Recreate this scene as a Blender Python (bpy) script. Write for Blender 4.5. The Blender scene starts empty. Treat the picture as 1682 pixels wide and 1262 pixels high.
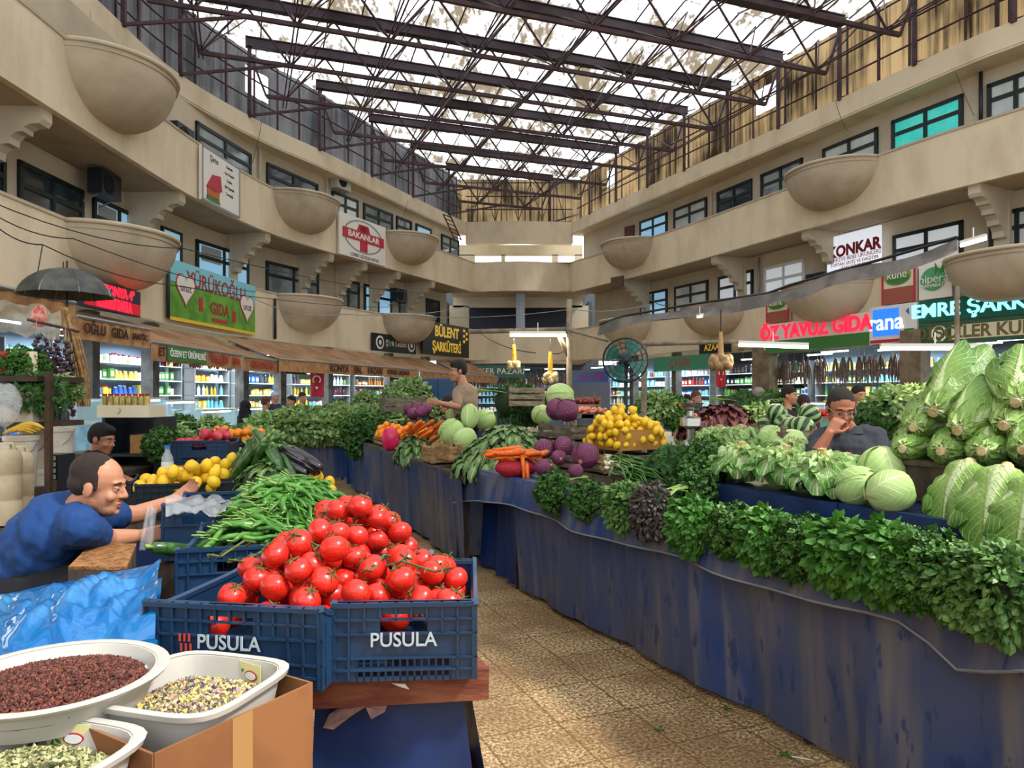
import bpy, math, random
from mathutils import Vector, Matrix, Euler, noise as mnoise
C = bpy.context.scene.collection
SC = bpy.context.scene
R = random.Random(7)
PI = math.pi
F, HY, EYE = 1200.0, 650.0, 1.6
# ---------------------------------------------------------------- camera, sky, sun, exposure
cd = bpy.data.cameras.new('camera'); cam = bpy.data.objects.new('camera', cd); C.objects.link(cam)
cam.location = (0, 0, EYE); cam.rotation_euler = (PI/2, 0, 0)
cd.sensor_width = 36; cd.lens = F/1682*36; cd.shift_y = (HY-631)/1682; cd.clip_start = .05; cd.clip_end = 300
SC.camera = cam
W = bpy.data.worlds.new('sky'); SC.world = W; W.use_nodes = True
bg = W.node_tree.nodes['Background']; bg.inputs[0].default_value = (.86, .93, 1, 1); bg.inputs[1].default_value = 2.5
sd = bpy.data.lights.new('sun', 'SUN'); sd.energy = 4; sd.angle = .12; sd.color = (1, .96, .9)
sun = bpy.data.objects.new('sun', sd); C.objects.link(sun); sun.rotation_euler = (math.radians(40), 0, math.radians(68))
SC.view_settings.view_transform = 'Standard'; SC.view_settings.look = 'None'
SC.view_settings.exposure = 0.28; SC.view_settings.gamma = 1; SC.view_settings.use_curve_mapping = False
SC.cycles.max_bounces = 8; SC.cycles.diffuse_bounces = 5; SC.cycles.glossy_bounces = 3; SC.cycles.transmission_bounces = 6
SC.cycles.transparent_max_bounces = 12; SC.cycles.use_denoising = True; SC.cycles.sample_clamp_indirect = 6
SC.cycles.caustics_reflective = False; SC.cycles.caustics_refractive = False

# ---------------------------------------------------------------- helpers
def P(px, py, Y):                 # the place seen at this pixel, Y metres away
    return Vector(((px-841)/F*Y, Y, EYE-(py-HY)/F*Y))
def Pz(px, py, z):                # the same, at a known height
    return P(px, py, (EYE-z)*F/(py-HY))
class MB:
    def __init__(s): s.v = []; s.f = []; s.m = []; s.uv = {}
    def add(s, vs, fs, mi=0):
        b = len(s.v); s.v += [tuple(p) for p in vs]; s.f += [tuple(b+i for i in f) for f in fs]; s.m += [mi]*len(fs); return b
    def box(s, c, d, rz=0, mi=0, M=None, taper=1):
        x, y, z = d[0]/2, d[1]/2, d[2]/2
        q = [(-x,-y,-z),(x,-y,-z),(x,y,-z),(-x,y,-z),(-x*taper,-y*taper,z),(x*taper,-y*taper,z),(x*taper,y*taper,z),(-x*taper,y*taper,z)]
        if M is None: M = Matrix.Rotation(rz, 3, 'Z')
        c = Vector(c)
        s.add([c+M@Vector(p) for p in q], [(0,3,2,1),(4,5,6,7),(0,1,5,4),(1,2,6,5),(2,3,7,6),(3,0,4,7)], mi); return s
    def bar(s, a, b, w, h=None, mi=0):
        a = Vector(a); b = Vector(b); h = h or w; d = b-a; L = d.length
        if L < 1e-6: return s
        d /= L; up = Vector((0,0,1)) if abs(d.z) < .95 else Vector((1,0,0))
        x = d.cross(up).normalized(); z = x.cross(d)
        q = [a+x*(i*w/2)+z*(j*h/2) for i, j in ((-1,-1),(1,-1),(1,1),(-1,1))]
        s.add(q+[p+d*L for p in q], [(3,2,1,0),(4,5,6,7),(0,1,5,4),(1,2,6,5),(2,3,7,6),(3,0,4,7)], mi); return s
    def tube(s, pts, r, n=6, mi=0, cap=True):
        pts = [Vector(p) for p in pts]; N = len(pts)
        rs = r if isinstance(r, (list, tuple)) else [r]*N
        vs = []; fs = []; px = None
        for i, p in enumerate(pts):
            d = (pts[min(i+1, N-1)]-pts[max(i-1, 0)])
            d = d.normalized() if d.length > 1e-9 else Vector((0,0,1))
            if px is None:
                up = Vector((0,0,1)) if abs(d.z) < .9 else Vector((1,0,0)); x = d.cross(up).normalized()
            else:
                x = (px-d*px.dot(d)); x = x.normalized() if x.length > 1e-6 else px
            px = x; y = d.cross(x)
            for k in range(n):
                a = 2*PI*k/n; vs.append(p+(x*math.cos(a)+y*math.sin(a))*rs[i])
        for i in range(N-1):
            for k in range(n):
                a = i*n+k; b = i*n+(k+1) % n; fs.append((a, b, b+n, a+n))
        if cap: fs.append(tuple(range(n-1, -1, -1))); fs.append(tuple((N-1)*n+k for k in range(n)))
        s.add(vs, fs, mi); return s
    def lathe(s, prof, n=20, c=(0,0,0), mi=0, M=None, sq=1):
        c = Vector(c); vs = []; fs = []
        for r, z in prof:
            for k in range(n):
                a = 2*PI*k/n; p = Vector((r*math.cos(a), r*math.sin(a)*sq, z))
                vs.append(c+(M@p if M else p))
        for i in range(len(prof)-1):
            for k in range(n):
                a = i*n+k; b = i*n+(k+1) % n; fs.append((a, b, b+n, a+n))
        if prof[0][0] > 1e-6: fs.append(tuple(range(n-1, -1, -1)))
        if prof[-1][0] > 1e-6: fs.append(tuple((len(prof)-1)*n+k for k in range(n)))
        s.add(vs, fs, mi); return s
    def ball(s, c, r, n=12, m=8, mi=0, M=None, fn=None):
        c = Vector(c); r = r if isinstance(r, (tuple, list)) else (r, r, r)
        vs = []; fs = []
        for i in range(m+1):
            t = PI*i/m
            for k in range(n):
                a = 2*PI*k/n; d = Vector((math.sin(t)*math.cos(a), math.sin(t)*math.sin(a), math.cos(t)))
                if fn: d = d*fn(d)
                p = Vector((d.x*r[0], d.y*r[1], d.z*r[2])); vs.append(c+(M@p if M else p))
        for i in range(m):
            for k in range(n):
                a = i*n+k; b = i*n+(k+1) % n; fs.append((a, a+n, b+n, b))
        s.add(vs, fs, mi); return s
    def quad(s, a, b, c, d, mi=0): s.add([a, b, c, d], [(0,1,2,3)], mi); return s
    def poly(s, pts, th=None, n=None, mi=0):        # flat polygon, th = thickness along normal n
        pts = [Vector(p) for p in pts]; k = len(pts)
        if th is None: s.add(pts, [tuple(range(k))], mi); return s
        n = Vector(n).normalized()*th
        fs = [tuple(range(k)), tuple(range(2*k-1, k-1, -1))]+[(i, i+k, (i+1) % k+k, (i+1) % k) for i in range(k)]
        s.add(pts+[p+n for p in pts], fs, mi); return s
    def grid(s, fn, nu, nv, mi=0, uv=True):
        vs = [fn(i/nu, j/nv) for j in range(nv+1) for i in range(nu+1)]
        fs = [(j*(nu+1)+i, j*(nu+1)+i+1, (j+1)*(nu+1)+i+1, (j+1)*(nu+1)+i) for j in range(nv) for i in range(nu)]
        b = s.add(vs, fs, mi)
        if uv:
            for j in range(nv+1):
                for i in range(nu+1): s.uv[b+j*(nu+1)+i] = (i/nu, j/nv)
        return s
    def join(s, o, M=None):
        b = len(s.v)
        s.v += [tuple(M@Vector(p)) for p in o.v] if M else o.v
        s.f += [tuple(b+i for i in f) for f in o.f]; s.m += o.m
        for k, t in o.uv.items(): s.uv[b+k] = t
        return s
def mesh(name, mb, mats, smooth=False, off=None):
    me = bpy.data.meshes.new(name)
    vs = mb.v if off is None else [(x-off[0], y-off[1], z-off[2]) for x, y, z in mb.v]
    me.from_pydata(vs, [], mb.f); me.validate(); me.update()
    for m in (mats if isinstance(mats, (list, tuple)) else [mats]): me.materials.append(m)
    if len(me.polygons) == len(mb.m) and any(mb.m): me.polygons.foreach_set('material_index', mb.m)
    if mb.uv:
        l = me.uv_layers.new(name='UVMap'); vi = [0]*len(me.loops); me.loops.foreach_get('vertex_index', vi)
        fl = []
        for i in vi: fl += mb.uv.get(i, (0, 0))
        l.data.foreach_set('uv', fl)
    if smooth:
        me.polygons.foreach_set('use_smooth', [True]*len(me.polygons))
        if smooth != 'all':
            try: me.set_sharp_from_angle(angle=math.radians(smooth if smooth is not True else 40))
            except Exception: pass
    return me
def tag(o, label=None, cat=None, group=None, kind=None):
    if label: o['label'] = label
    if cat: o['category'] = cat
    if group: o['group'] = group
    if kind: o['kind'] = kind
    return o
def thing(name, label, cat, loc=(0,0,0), rotz=0, group=None):
    o = bpy.data.objects.new(name, None); o.empty_display_size = .05; C.objects.link(o)
    o.location = loc; o.rotation_euler = (0, 0, rotz); return tag(o, label, cat, group)
def part(name, mb, mats, parent=None, world=True, smooth=False, label=None):   # world: vertices given in scene coordinates
    off = None
    if parent is not None and world:
        off = Vector(parent.location)
        if parent.parent is not None: off = off+Vector(parent.parent.location)
    o = bpy.data.objects.new(name, mesh(name, mb, mats, smooth, off)); C.objects.link(o)
    if parent is not None: o.parent = parent
    if label: o['label'] = label
    return o
def solo(name, mb, mats, label, cat, group=None, smooth=False, kind=None):     # a thing that is one mesh, origin at its base
    xs = [p[0] for p in mb.v]; ys = [p[1] for p in mb.v]; zs = [p[2] for p in mb.v]
    off = Vector(((min(xs)+max(xs))/2, (min(ys)+max(ys))/2, min(zs)))
    o = bpy.data.objects.new(name, mesh(name, mb, mats, smooth, off)); o.location = off; C.objects.link(o)
    return tag(o, label, cat, group, kind)
def struct(name, mb, mats, parent=None, smooth=False):
    o = part(name, mb, mats, parent, smooth=smooth)
    if parent is None: o['kind'] = 'structure'
    return o
def put(o, loc, rot=(0,0,0), sc=1):
    o.location = loc; o.rotation_euler = rot; o.scale = (sc, sc, sc) if not isinstance(sc, (tuple, list)) else sc; return o
def dup(src, loc, rot=(0,0,0), sc=1, label=None, group=None):
    r = src.copy(); C.objects.link(r); put(r, loc, rot, sc)
    if label: r['label'] = label
    if group: r['group'] = group
    for ch in list(src.children):
        c = ch.copy(); C.objects.link(c); c.parent = r
        for g in ch.children:
            d = g.copy(); C.objects.link(d); d.parent = c
    return r
class Stock:                                       # first use moves the prototype itself, later ones copy it
    def __init__(s, o): s.o = o; s.used = False
    def at(s, loc, rot=(0,0,0), sc=1, label=None, group=None):
        if not s.used:
            s.used = True; put(s.o, loc, rot, sc)
            if label: s.o['label'] = label
            if group: s.o['group'] = group
            return s.o
        return dup(s.o, loc, rot, sc, label, group)

def col(h):                                        # '#rrggbb' to linear
    c = [int(h[i:i+2], 16)/255 for i in (1, 3, 5)]
    return tuple(x/12.92 if x < .04045 else ((x+.055)/1.055)**2.4 for x in c)+(1,)
MATS = {}
def mat(name, c='#808080', rough=.6, c2=None, ns=6, sharp=(.4, .6), metal=0, spec=.5, bump=0, bs=40, emit=0, ec=None, alpha=1, transl=0, stretch=None, obj=False, coat=0, sss=0, trans=0, det=4, ior=1.45, jit=0):
    if name in MATS: return MATS[name]
    m = bpy.data.materials.new(name); m.use_nodes = True; MATS[name] = m
    nt = m.node_tree; N = nt.nodes; L = nt.links; b = N['Principled BSDF']
    b.inputs['Base Color'].default_value = col(c); b.inputs['Roughness'].default_value = rough; b.inputs['Metallic'].default_value = metal
    b.inputs['Specular IOR Level'].default_value = spec; b.inputs['Alpha'].default_value = alpha; b.inputs['Coat Weight'].default_value = coat
    b.inputs['Transmission Weight'].default_value = trans; b.inputs['IOR'].default_value = ior
    if sss: b.inputs['Subsurface Weight'].default_value = sss; b.inputs['Subsurface Radius'].default_value = (.02, .006, .003); b.inputs['Subsurface Scale'].default_value = .3
    tc = N.new('ShaderNodeTexCoord'); vec = tc.outputs['Object'] if obj else None
    if not obj:
        g = N.new('ShaderNodeNewGeometry'); vec = g.outputs['Position']
    if stretch:
        mp = N.new('ShaderNodeMapping'); mp.inputs['Scale'].default_value = stretch; L.new(vec, mp.inputs['Vector']); vec = mp.outputs[0]
    csock = None
    if c2:
        n = N.new('ShaderNodeTexNoise'); n.inputs['Scale'].default_value = ns; n.inputs['Detail'].default_value = det; n.inputs['Roughness'].default_value = .6
        L.new(vec, n.inputs['Vector']); r = N.new('ShaderNodeMapRange'); r.inputs['From Min'].default_value = sharp[0]; r.inputs['From Max'].default_value = sharp[1]
        L.new(n.outputs['Fac'], r.inputs['Value']); mx = N.new('ShaderNodeMix'); mx.data_type = 'RGBA'
        mx.inputs[6].default_value = col(c); mx.inputs[7].default_value = col(c2); L.new(r.outputs[0], mx.inputs[0])
        csock = mx.outputs[2]
    if jit:
        oi = N.new('ShaderNodeObjectInfo'); h = N.new('ShaderNodeHueSaturation'); r2 = N.new('ShaderNodeMapRange')
        r2.inputs['To Min'].default_value = 1-jit; r2.inputs['To Max'].default_value = 1+jit; L.new(oi.outputs['Random'], r2.inputs['Value']); L.new(r2.outputs[0], h.inputs['Value'])
        if csock: L.new(csock, h.inputs['Color'])
        else: h.inputs['Color'].default_value = col(c)
        csock = h.outputs[0]
    if csock: L.new(csock, b.inputs['Base Color'])
    if bump:
        n2 = N.new('ShaderNodeTexNoise'); n2.inputs['Scale'].default_value = bs; n2.inputs['Detail'].default_value = 3; L.new(vec, n2.inputs['Vector'])
        bp = N.new('ShaderNodeBump'); bp.inputs['Strength'].default_value = bump; bp.inputs['Distance'].default_value = .02
        L.new(n2.outputs['Fac'], bp.inputs['Height']); L.new(bp.outputs[0], b.inputs['Normal'])
    if emit:
        b.inputs['Emission Color'].default_value = col(ec or c); b.inputs['Emission Strength'].default_value = emit
    if transl:
        t = N.new('ShaderNodeBsdfTranslucent'); ms = N.new('ShaderNodeMixShader'); ms.inputs[0].default_value = transl
        if csock: L.new(csock, t.inputs[0])
        else: t.inputs[0].default_value = col(c)
        L.new(b.outputs[0], ms.inputs[1]); L.new(t.outputs[0], ms.inputs[2]); L.new(ms.outputs[0], N['Material Output'].inputs[0])
    m['b'] = 1
    return m
TS = bpy.data.scenes.new('bench')                   # a bench for evaluating one object at a time
def baked(o):
    TS.collection.objects.link(o); vl = TS.view_layers[0]; vl.update(); me = bpy.data.meshes.new_from_object(o.evaluated_get(vl.depsgraph)); return me
def text(name, s, loc, size, m, parent=None, rx=PI/2, rz=0, ext=.004, align='CENTER', sx=1, shear=0, bold=0, M=None):   # raised lettering as a mesh
    cu = bpy.data.curves.new(name, 'FONT'); cu.body = s; cu.size = size; cu.extrude = ext; cu.align_x = align; cu.align_y = 'CENTER'; cu.shear = shear; cu.offset = bold; cu.resolution_u = 3
    o = bpy.data.objects.new(name, cu); me = baked(o); me.name = name
    bpy.data.objects.remove(o); bpy.data.curves.remove(cu)
    MM = Matrix.Translation(Vector(loc))@(M or Euler((rx, 0, rz)).to_matrix()).to_4x4()@Matrix.Diagonal((sx, 1, 1, 1))
    if parent is not None:
        off = Vector(parent.location)+(Vector(parent.parent.location) if parent.parent else Vector()); MM = Matrix.Translation(-off)@MM
    me.transform(MM); me.materials.clear(); me.materials.append(m)
    o = bpy.data.objects.new(name, me); C.objects.link(o)
    if parent is not None: o.parent = parent
    return o

# ---------------------------------------------------------------- plan of the hall
def smoothline(pts, n=6):
    pts = [Vector(p).to_3d() for p in pts]; out = []
    for i in range(len(pts)-1):
        p0 = pts[max(i-1, 0)]; p1 = pts[i]; p2 = pts[i+1]; p3 = pts[min(i+2, len(pts)-1)]
        for k in range(n):
            t = k/n
            out.append(.5*((2*p1)+(p2-p0)*t+(2*p0-5*p1+4*p2-p3)*t*t+(3*p1-p0-3*p2+p3)*t**3))
    out.append(pts[-1]); return out
def offset(line, d):                               # d > 0: away from the middle of the hall
    out = []
    for i, p in enumerate(line):
        t = (line[min(i+1, len(line)-1)]-line[max(i-1, 0)]).normalized(); out.append(p+Vector((-t.y, t.x, 0))*d)
    return out
PL = smoothline([(-7.9,-8),(-7.9,2),(-7.95,8),(-8,12),(-8.05,15.5),(-8,18.5),(-7.45,22.4),(-6.15,25.9),(-4.95,28.5),(-3.4,31.8),(-1.85,35.3)])
PR = smoothline([(2.75,35.5),(6.05,28.8),(8.2,23.5),(10.1,18.8),(11.4,16.3),(13,13),(15,8.5),(16.5,2),(17,-8)])
PE = smoothline([(-1.85,35.3),(-.9,34.95),(.5,34.8),(1.8,35.05),(2.75,35.5)])
EL = smoothline([(-8.85,-8),(-8.85,5),(-8.85,12),(-8.9,16),(-8.8,19.2),(-7.75,22.8),(-6.35,25.9),(-3.95,31.9),(-2.2,36)])
ER = smoothline([(2.9,36),(4.5,32),(8.4,23.2),(10.75,17.7),(11.5,16.3),(13.1,13),(15.1,8.5),(16.6,2),(17.1,-8)])
EE = [Vector((-2.2,36,0)), Vector((2.9,36,0))]
def on(line, px):                                  # where the sight line of column px meets a wall line (far hit first for right side lists)
    k = (px-841)/F; best = None
    for a, b in zip(line, line[1:]):
        fa = a.x-k*a.y; fb = b.x-k*b.y
        if fa*fb <= 0 and fa != fb:
            t = fa/(fa-fb); q = a.lerp(b, t)
            if q.y > .5: tt = (b-a).normalized(); best = (Vector((q.x, q.y, 0)), tt)
    if best is None:
        q = max(line, key=lambda p: p.y); i = line.index(q); j = i-1 if i else 1
        best = (q.copy(), (q-line[j]).normalized()*(1 if i else -1))
    return best
def zat(py, q): return EYE-(py-HY)/F*q.y
def strip(mb, line, z0, z1, th, mi=0):             # vertical wall of thickness th (away from the hall)
    o = offset(line, th); n = len(line)
    vs = [(p.x,p.y,z0) for p in line]+[(p.x,p.y,z1) for p in line]+[(p.x,p.y,z0) for p in o]+[(p.x,p.y,z1) for p in o]; fs = []
    for i in range(n-1):
        fs += [(i,i+1,n+i+1,n+i),(2*n+i+1,2*n+i,3*n+i,3*n+i+1),(n+i,n+i+1,3*n+i+1,3*n+i),(i+1,i,2*n+i,2*n+i+1)]
    fs += [(0,n,3*n,2*n),(n-1,3*n-1,4*n-1,2*n-1)]
    mb.add(vs, fs, mi); return mb
Z1A, Z1B, Z2A, Z2B, ZE = 3.3, 4.75, 6.6, 8.0, 10.1
ZB, ZT = 10.75, 12.3                                # bottom chords, top beams
# ---------------------------------------------------------------- building materials
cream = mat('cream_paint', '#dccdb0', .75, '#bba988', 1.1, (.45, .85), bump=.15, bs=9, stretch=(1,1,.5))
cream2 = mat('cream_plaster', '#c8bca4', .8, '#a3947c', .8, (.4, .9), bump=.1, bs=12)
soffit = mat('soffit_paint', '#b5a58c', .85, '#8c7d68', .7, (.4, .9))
bowlm = mat('bowl_plaster', '#bdaf99', .8, '#9c8e78', 1.3, (.4, .8), bump=.08, bs=8)
frame_m = mat('dark_green_frame', '#16221f', .4)
steel = mat('red_oxide_steel', '#4c3136', .6, '#2f2024', 3)
dark_beam = mat('dark_purple_steel', '#3a2a33', .6, '#2a1d26', 2)
def cladding(name, c, c2, tr, k, strong=1):
    m = bpy.data.materials.new(name); m.use_nodes = True; nt = m.node_tree; N = nt.nodes; L = nt.links
    b = N['Principled BSDF']; b.inputs['Roughness'].default_value = .7
    g = N.new('ShaderNodeNewGeometry'); mp = N.new('ShaderNodeMapping'); mp.inputs['Scale'].default_value = k; L.new(g.outputs['Position'], mp.inputs[0])
    n = N.new('ShaderNodeTexNoise'); n.inputs['Scale'].default_value = 1; n.inputs['Detail'].default_value = 5; n.inputs['Roughness'].default_value = .65; L.new(mp.outputs[0], n.inputs[0])
    n2 = N.new('ShaderNodeTexNoise'); n2.inputs['Scale'].default_value = .55; n2.inputs['Detail'].default_value = 2; L.new(g.outputs['Position'], n2.inputs[0])
    ad = N.new('ShaderNodeMath'); ad.operation = 'ADD'; L.new(n.outputs['Fac'], ad.inputs[0]); L.new(n2.outputs['Fac'], ad.inputs[1])
    r = N.new('ShaderNodeMapRange'); r.inputs['From Min'].default_value = .86 if 'roof' in name else .8; r.inputs['From Max'].default_value = 1.12 if 'roof' in name else 1.2; L.new(ad.outputs[0], r.inputs['Value'])
    mx = N.new('ShaderNodeMix'); mx.data_type = 'RGBA'; mx.inputs[6].default_value = col(c); mx.inputs[7].default_value = col(c2); L.new(r.outputs[0], mx.inputs[0])
    L.new(mx.outputs[2], b.inputs['Base Color']); t = N.new('ShaderNodeBsdfTranslucent'); L.new(mx.outputs[2], t.inputs[0])
    ms = N.new('ShaderNodeMixShader'); ms.inputs[0].default_value = tr; L.new(b.outputs[0], ms.inputs[1]); L.new(t.outputs[0], ms.inputs[2]); L.new(ms.outputs[0], N['Material Output'].inputs[0])
    return m
roof_m = cladding('translucent_roof_sheet', '#f4f4f8', '#6a5e4c', .8, (5.5, 2.2, 1))
clad_r = cladding('stained_translucent_sheet', '#a48a62', '#241a10', .45, (6.5, 6.5, .25))
clad_l = cladding('grey_corrugated_sheet', '#85868a', '#45474b', .10, (5, 5, .25))

# ---------------------------------------------------------------- floor
def floor_material():
    m = bpy.data.materials.new('worn_terrazzo'); m.use_nodes = True; nt = m.node_tree; N = nt.nodes; L = nt.links; b = N['Principled BSDF']
    g = N.new('ShaderNodeNewGeometry'); mp = N.new('ShaderNodeMapping'); mp.inputs['Rotation'].default_value = (0, 0, math.radians(-23)); L.new(g.outputs['Position'], mp.inputs[0])
    n = N.new('ShaderNodeTexNoise'); n.inputs['Scale'].default_value = 55; n.inputs['Detail'].default_value = 3; n.inputs['Roughness'].default_value = .8; L.new(mp.outputs[0], n.inputs[0])
    n2 = N.new('ShaderNodeTexNoise'); n2.inputs['Scale'].default_value = 1.6; n2.inputs['Detail'].default_value = 5; L.new(mp.outputs[0], n2.inputs[0])
    cr = N.new('ShaderNodeValToRGB'); L.new(n.outputs['Fac'], cr.inputs[0]); e = cr.color_ramp.elements
    e[0].position = .36; e[0].color = col('#4f3a22'); e[1].position = .62; e[1].color = col('#e4cda0'); q = e.new(.5); q.color = col('#a5865a')
    br = N.new('ShaderNodeTexBrick'); br.inputs['Scale'].default_value = 1; br.inputs['Mortar Size'].default_value = .006; br.inputs['Brick Width'].default_value = .4; br.inputs['Row Height'].default_value = .4; br.offset = 0
    br.inputs['Color1'].default_value = (1,1,1,1); br.inputs['Color2'].default_value = (.86,.84,.8,1); br.inputs['Mortar'].default_value = (.45,.38,.3,1); L.new(mp.outputs[0], br.inputs[0])
    mx = N.new('ShaderNodeMix'); mx.data_type = 'RGBA'; mx.blend_type = 'MULTIPLY'; mx.inputs[0].default_value = 1; L.new(cr.outputs[0], mx.inputs[6]); L.new(br.outputs[0], mx.inputs[7])
    r = N.new('ShaderNodeMapRange'); r.inputs['From Min'].default_value = .42; r.inputs['From Max'].default_value = .62; r.inputs['To Min'].default_value = 0; r.inputs['To Max'].default_value = .6; L.new(n2.outputs['Fac'], r.inputs['Value'])
    mx2 = N.new('ShaderNodeMix'); mx2.data_type = 'RGBA'; L.new(r.outputs[0], mx2.inputs[0]); L.new(mx.outputs[2], mx2.inputs[6]); mx2.inputs[7].default_value = col('#6b4a28')
    L.new(mx2.outputs[2], b.inputs['Base Color'])
    rr = N.new('ShaderNodeMapRange'); rr.inputs['To Min'].default_value = .25; rr.inputs['To Max'].default_value = .7; L.new(n2.outputs['Fac'], rr.inputs['Value']); L.new(rr.outputs[0], b.inputs['Roughness'])
    return m
mb = MB(); mb.quad((-16,-8,0),(24,-8,0),(24,42,0),(-16,42,0)); struct('floor', mb, floor_material())

# ---------------------------------------------------------------- walls, parapets, soffits
def soff(mb, line, d0, d1, z, th=.12, mi=0):
    a = offset(line, d0); b = offset(line, d1); n = len(a)
    vs = [(p.x,p.y,z) for p in a]+[(p.x,p.y,z) for p in b]+[(p.x,p.y,z+th) for p in a]+[(p.x,p.y,z+th) for p in b]; fs = []
    for i in range(n-1): fs += [(i,n+i,n+i+1,i+1),(2*n+i,2*n+i+1,3*n+i+1,3*n+i),(i,i+1,2*n+i+1,2*n+i)]
    mb.add(vs, fs, mi)
D1, D2 = 1.5, .85                                   # set-back of the first-floor and second-floor walls
mb = MB(); mb.box((0,-8,1.9),(36,.3,3.8)); mb.box((0,-8,9.6),(36,.3,1.2)); struct('wall_rear_light_block', mb, cream2)  # unseen wall added to limit daylight from the rear; its gap admits some
nT = [0]
def trim(mb, m, smooth=False):
    nT[0] += 1; return struct('trim_%d' % nT[0], mb, m, smooth=smooth)
for side, line in (('left', PL), ('right', PR)):
    for z0, z1 in ((Z1A, Z1B), (Z2A, Z2B)):
        mb = MB(); strip(mb, line, z0, z1, .14); trim(mb, cream)
        mb = MB(); strip(mb, offset(line, -.025), z1-.005, z1+.05, .19); trim(mb, bowlm)    # coping
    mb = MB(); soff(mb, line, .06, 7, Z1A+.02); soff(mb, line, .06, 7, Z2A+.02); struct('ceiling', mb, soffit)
    mb = MB(); strip(mb, offset(line, D1), Z1A+.1, Z2A, .2); strip(mb, offset(line, D2), Z2A+.1, ZE-.35, .2); struct('wall_'+side, mb, cream2)
mb = MB(); strip(mb, EL, ZE-.55, ZE, .9); strip(mb, ER, ZE-.55, ZE, .9); soff(mb, EL, .02, 1.8, ZE-.6, .05); soff(mb, ER, .02, 1.8, ZE-.6, .05); trim(mb, cream)
# eave fillets
# end of the hall: curved parapet, columns, deep openings
for z0, z1 in ((Z1A-.15, Z1B), (Z2A, Z2B)):
    mb = MB(); strip(mb, PE, z0, z1, .14); trim(mb, cream)
EB = [Vector((-2.6,37.3,0)), Vector((3.3,37.3,0))]
mb = MB(); strip(mb, [Vector((-2.3,36,0)),Vector((.3,35.7,0)),Vector((3,36,0))], 9.1, ZE+.05, .5); trim(mb, cream)
mb = MB()
for x0, x1, z0, z1 in ((-3,3.6,Z1A,4.1),(-3,3.6,6.1,7.7),(-3,3.6,8.75,9.3),(-3,-1.9,8,8.8),(-.55,-.35,8,8.8),(2.05,2.35,8,8.8),(3.2,3.6,8,8.8),(-3.2,-2.2,4,6.2),(2.9,3.9,4,6.2)):
    mb.box(((x0+x1)/2, 37.4, (z0+z1)/2), (x1-x0, .2, z1-z0))
struct('wall_end', mb, cream2)
mb = MB(); mb.box((.3,40.5,5.5),(9,.2,5)); mb.box((-3.4,39,4.9),(.2,3.2,3)); mb.box((4,39,4.9),(.2,3.2,3)); mb.box((0,42,1.65),(26,.2,3.4)); mb.box((-9,38,1.65),(.2,9,3.4)); mb.box((9,38,1.65),(.2,9,3.4)); struct('wall_back', mb, mat('dark_back_wall', '#4c525c', .8))
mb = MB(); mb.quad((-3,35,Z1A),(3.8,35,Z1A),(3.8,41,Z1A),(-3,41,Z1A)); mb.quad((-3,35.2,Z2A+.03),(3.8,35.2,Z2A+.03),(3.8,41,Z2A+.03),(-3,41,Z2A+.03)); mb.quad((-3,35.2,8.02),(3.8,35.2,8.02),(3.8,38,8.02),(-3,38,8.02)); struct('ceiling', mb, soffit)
mb = MB(); mb.tube([(.42,36,Z1A),(.42,36,Z2A)], .22, 16); trim(mb, mat('pale_blue_column', '#a9b6c2', .5), True)
# first-floor back walls seen through the end, small white louvre windows of the second floor
for i, (x0, x1) in enumerate(((-1.85,-.6),(-.3,2.0),(2.4,3.15))):
    mb = MB(); mb.box(((x0+x1)/2, 37.45, 8.38),(x1-x0, .03, .62)); o = struct('window_%d' % (60+i), mb, mat('bright_sky_pane', '#eef4f6', .3, emit=1.1))
# ---------------------------------------------------------------- cladding between eave and roof
def corrug(line, z0, z1, amp=.03, pitch=.22, name='wall_left', m=None, holes=()):
    mb = MB(); pts = []; s = 0
    for a, b in zip(line, line[1:]):
        L = (b-a).length; n = max(1, int(L/(pitch/2))); t = (b-a).normalized(); nn = Vector((-t.y, t.x, 0))
        for i in range(n): pts.append((a.lerp(b, i/n), nn))
    for i, (p, nn) in enumerate(pts):
        q = p+nn*(amp if i % 4 in (0, 1) else 0); mb.v += [(q.x,q.y,z0),(q.x,q.y,z1)]
    for i in range(len(pts)-1):
        if any(h0 < (pts[i][0].x/pts[i][0].y*F+841) < h1 for h0, h1 in holes):
            zl, zh = z0+.45*(z1-z0), z0+.8*(z1-z0); b = len(mb.v); x0, y0, _ = mb.v[2*i]; x1, y1, _ = mb.v[2*i+2]
            mb.v += [(x0,y0,zl),(x1,y1,zl),(x0,y0,zh),(x1,y1,zh)]; mb.f += [(2*i,2*i+2,b+1,b),(b+2,b+3,2*i+3,2*i+1)]; mb.m += [0, 0]; continue
        mb.f.append((2*i,2*i+2,2*i+3,2*i+1)); mb.m.append(0)
    return struct(name, mb, m)
HOLES_R = ((996,1012),(1239,1271)); HOLES_L = ((402,438),)
corrug(offset(EL, .5), ZE-.1, ZT+.1, name='wall_left', m=clad_l, holes=HOLES_L)
corrug(offset(ER, .5), ZE-.1, ZT+.1, name='wall_right', m=clad_r, holes=HOLES_R)
corrug([Vector((-3,36.5,0)),Vector((3.6,36.5,0))], ZE-.1, ZT+.1, name='wall_end', m=clad_r)
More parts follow.
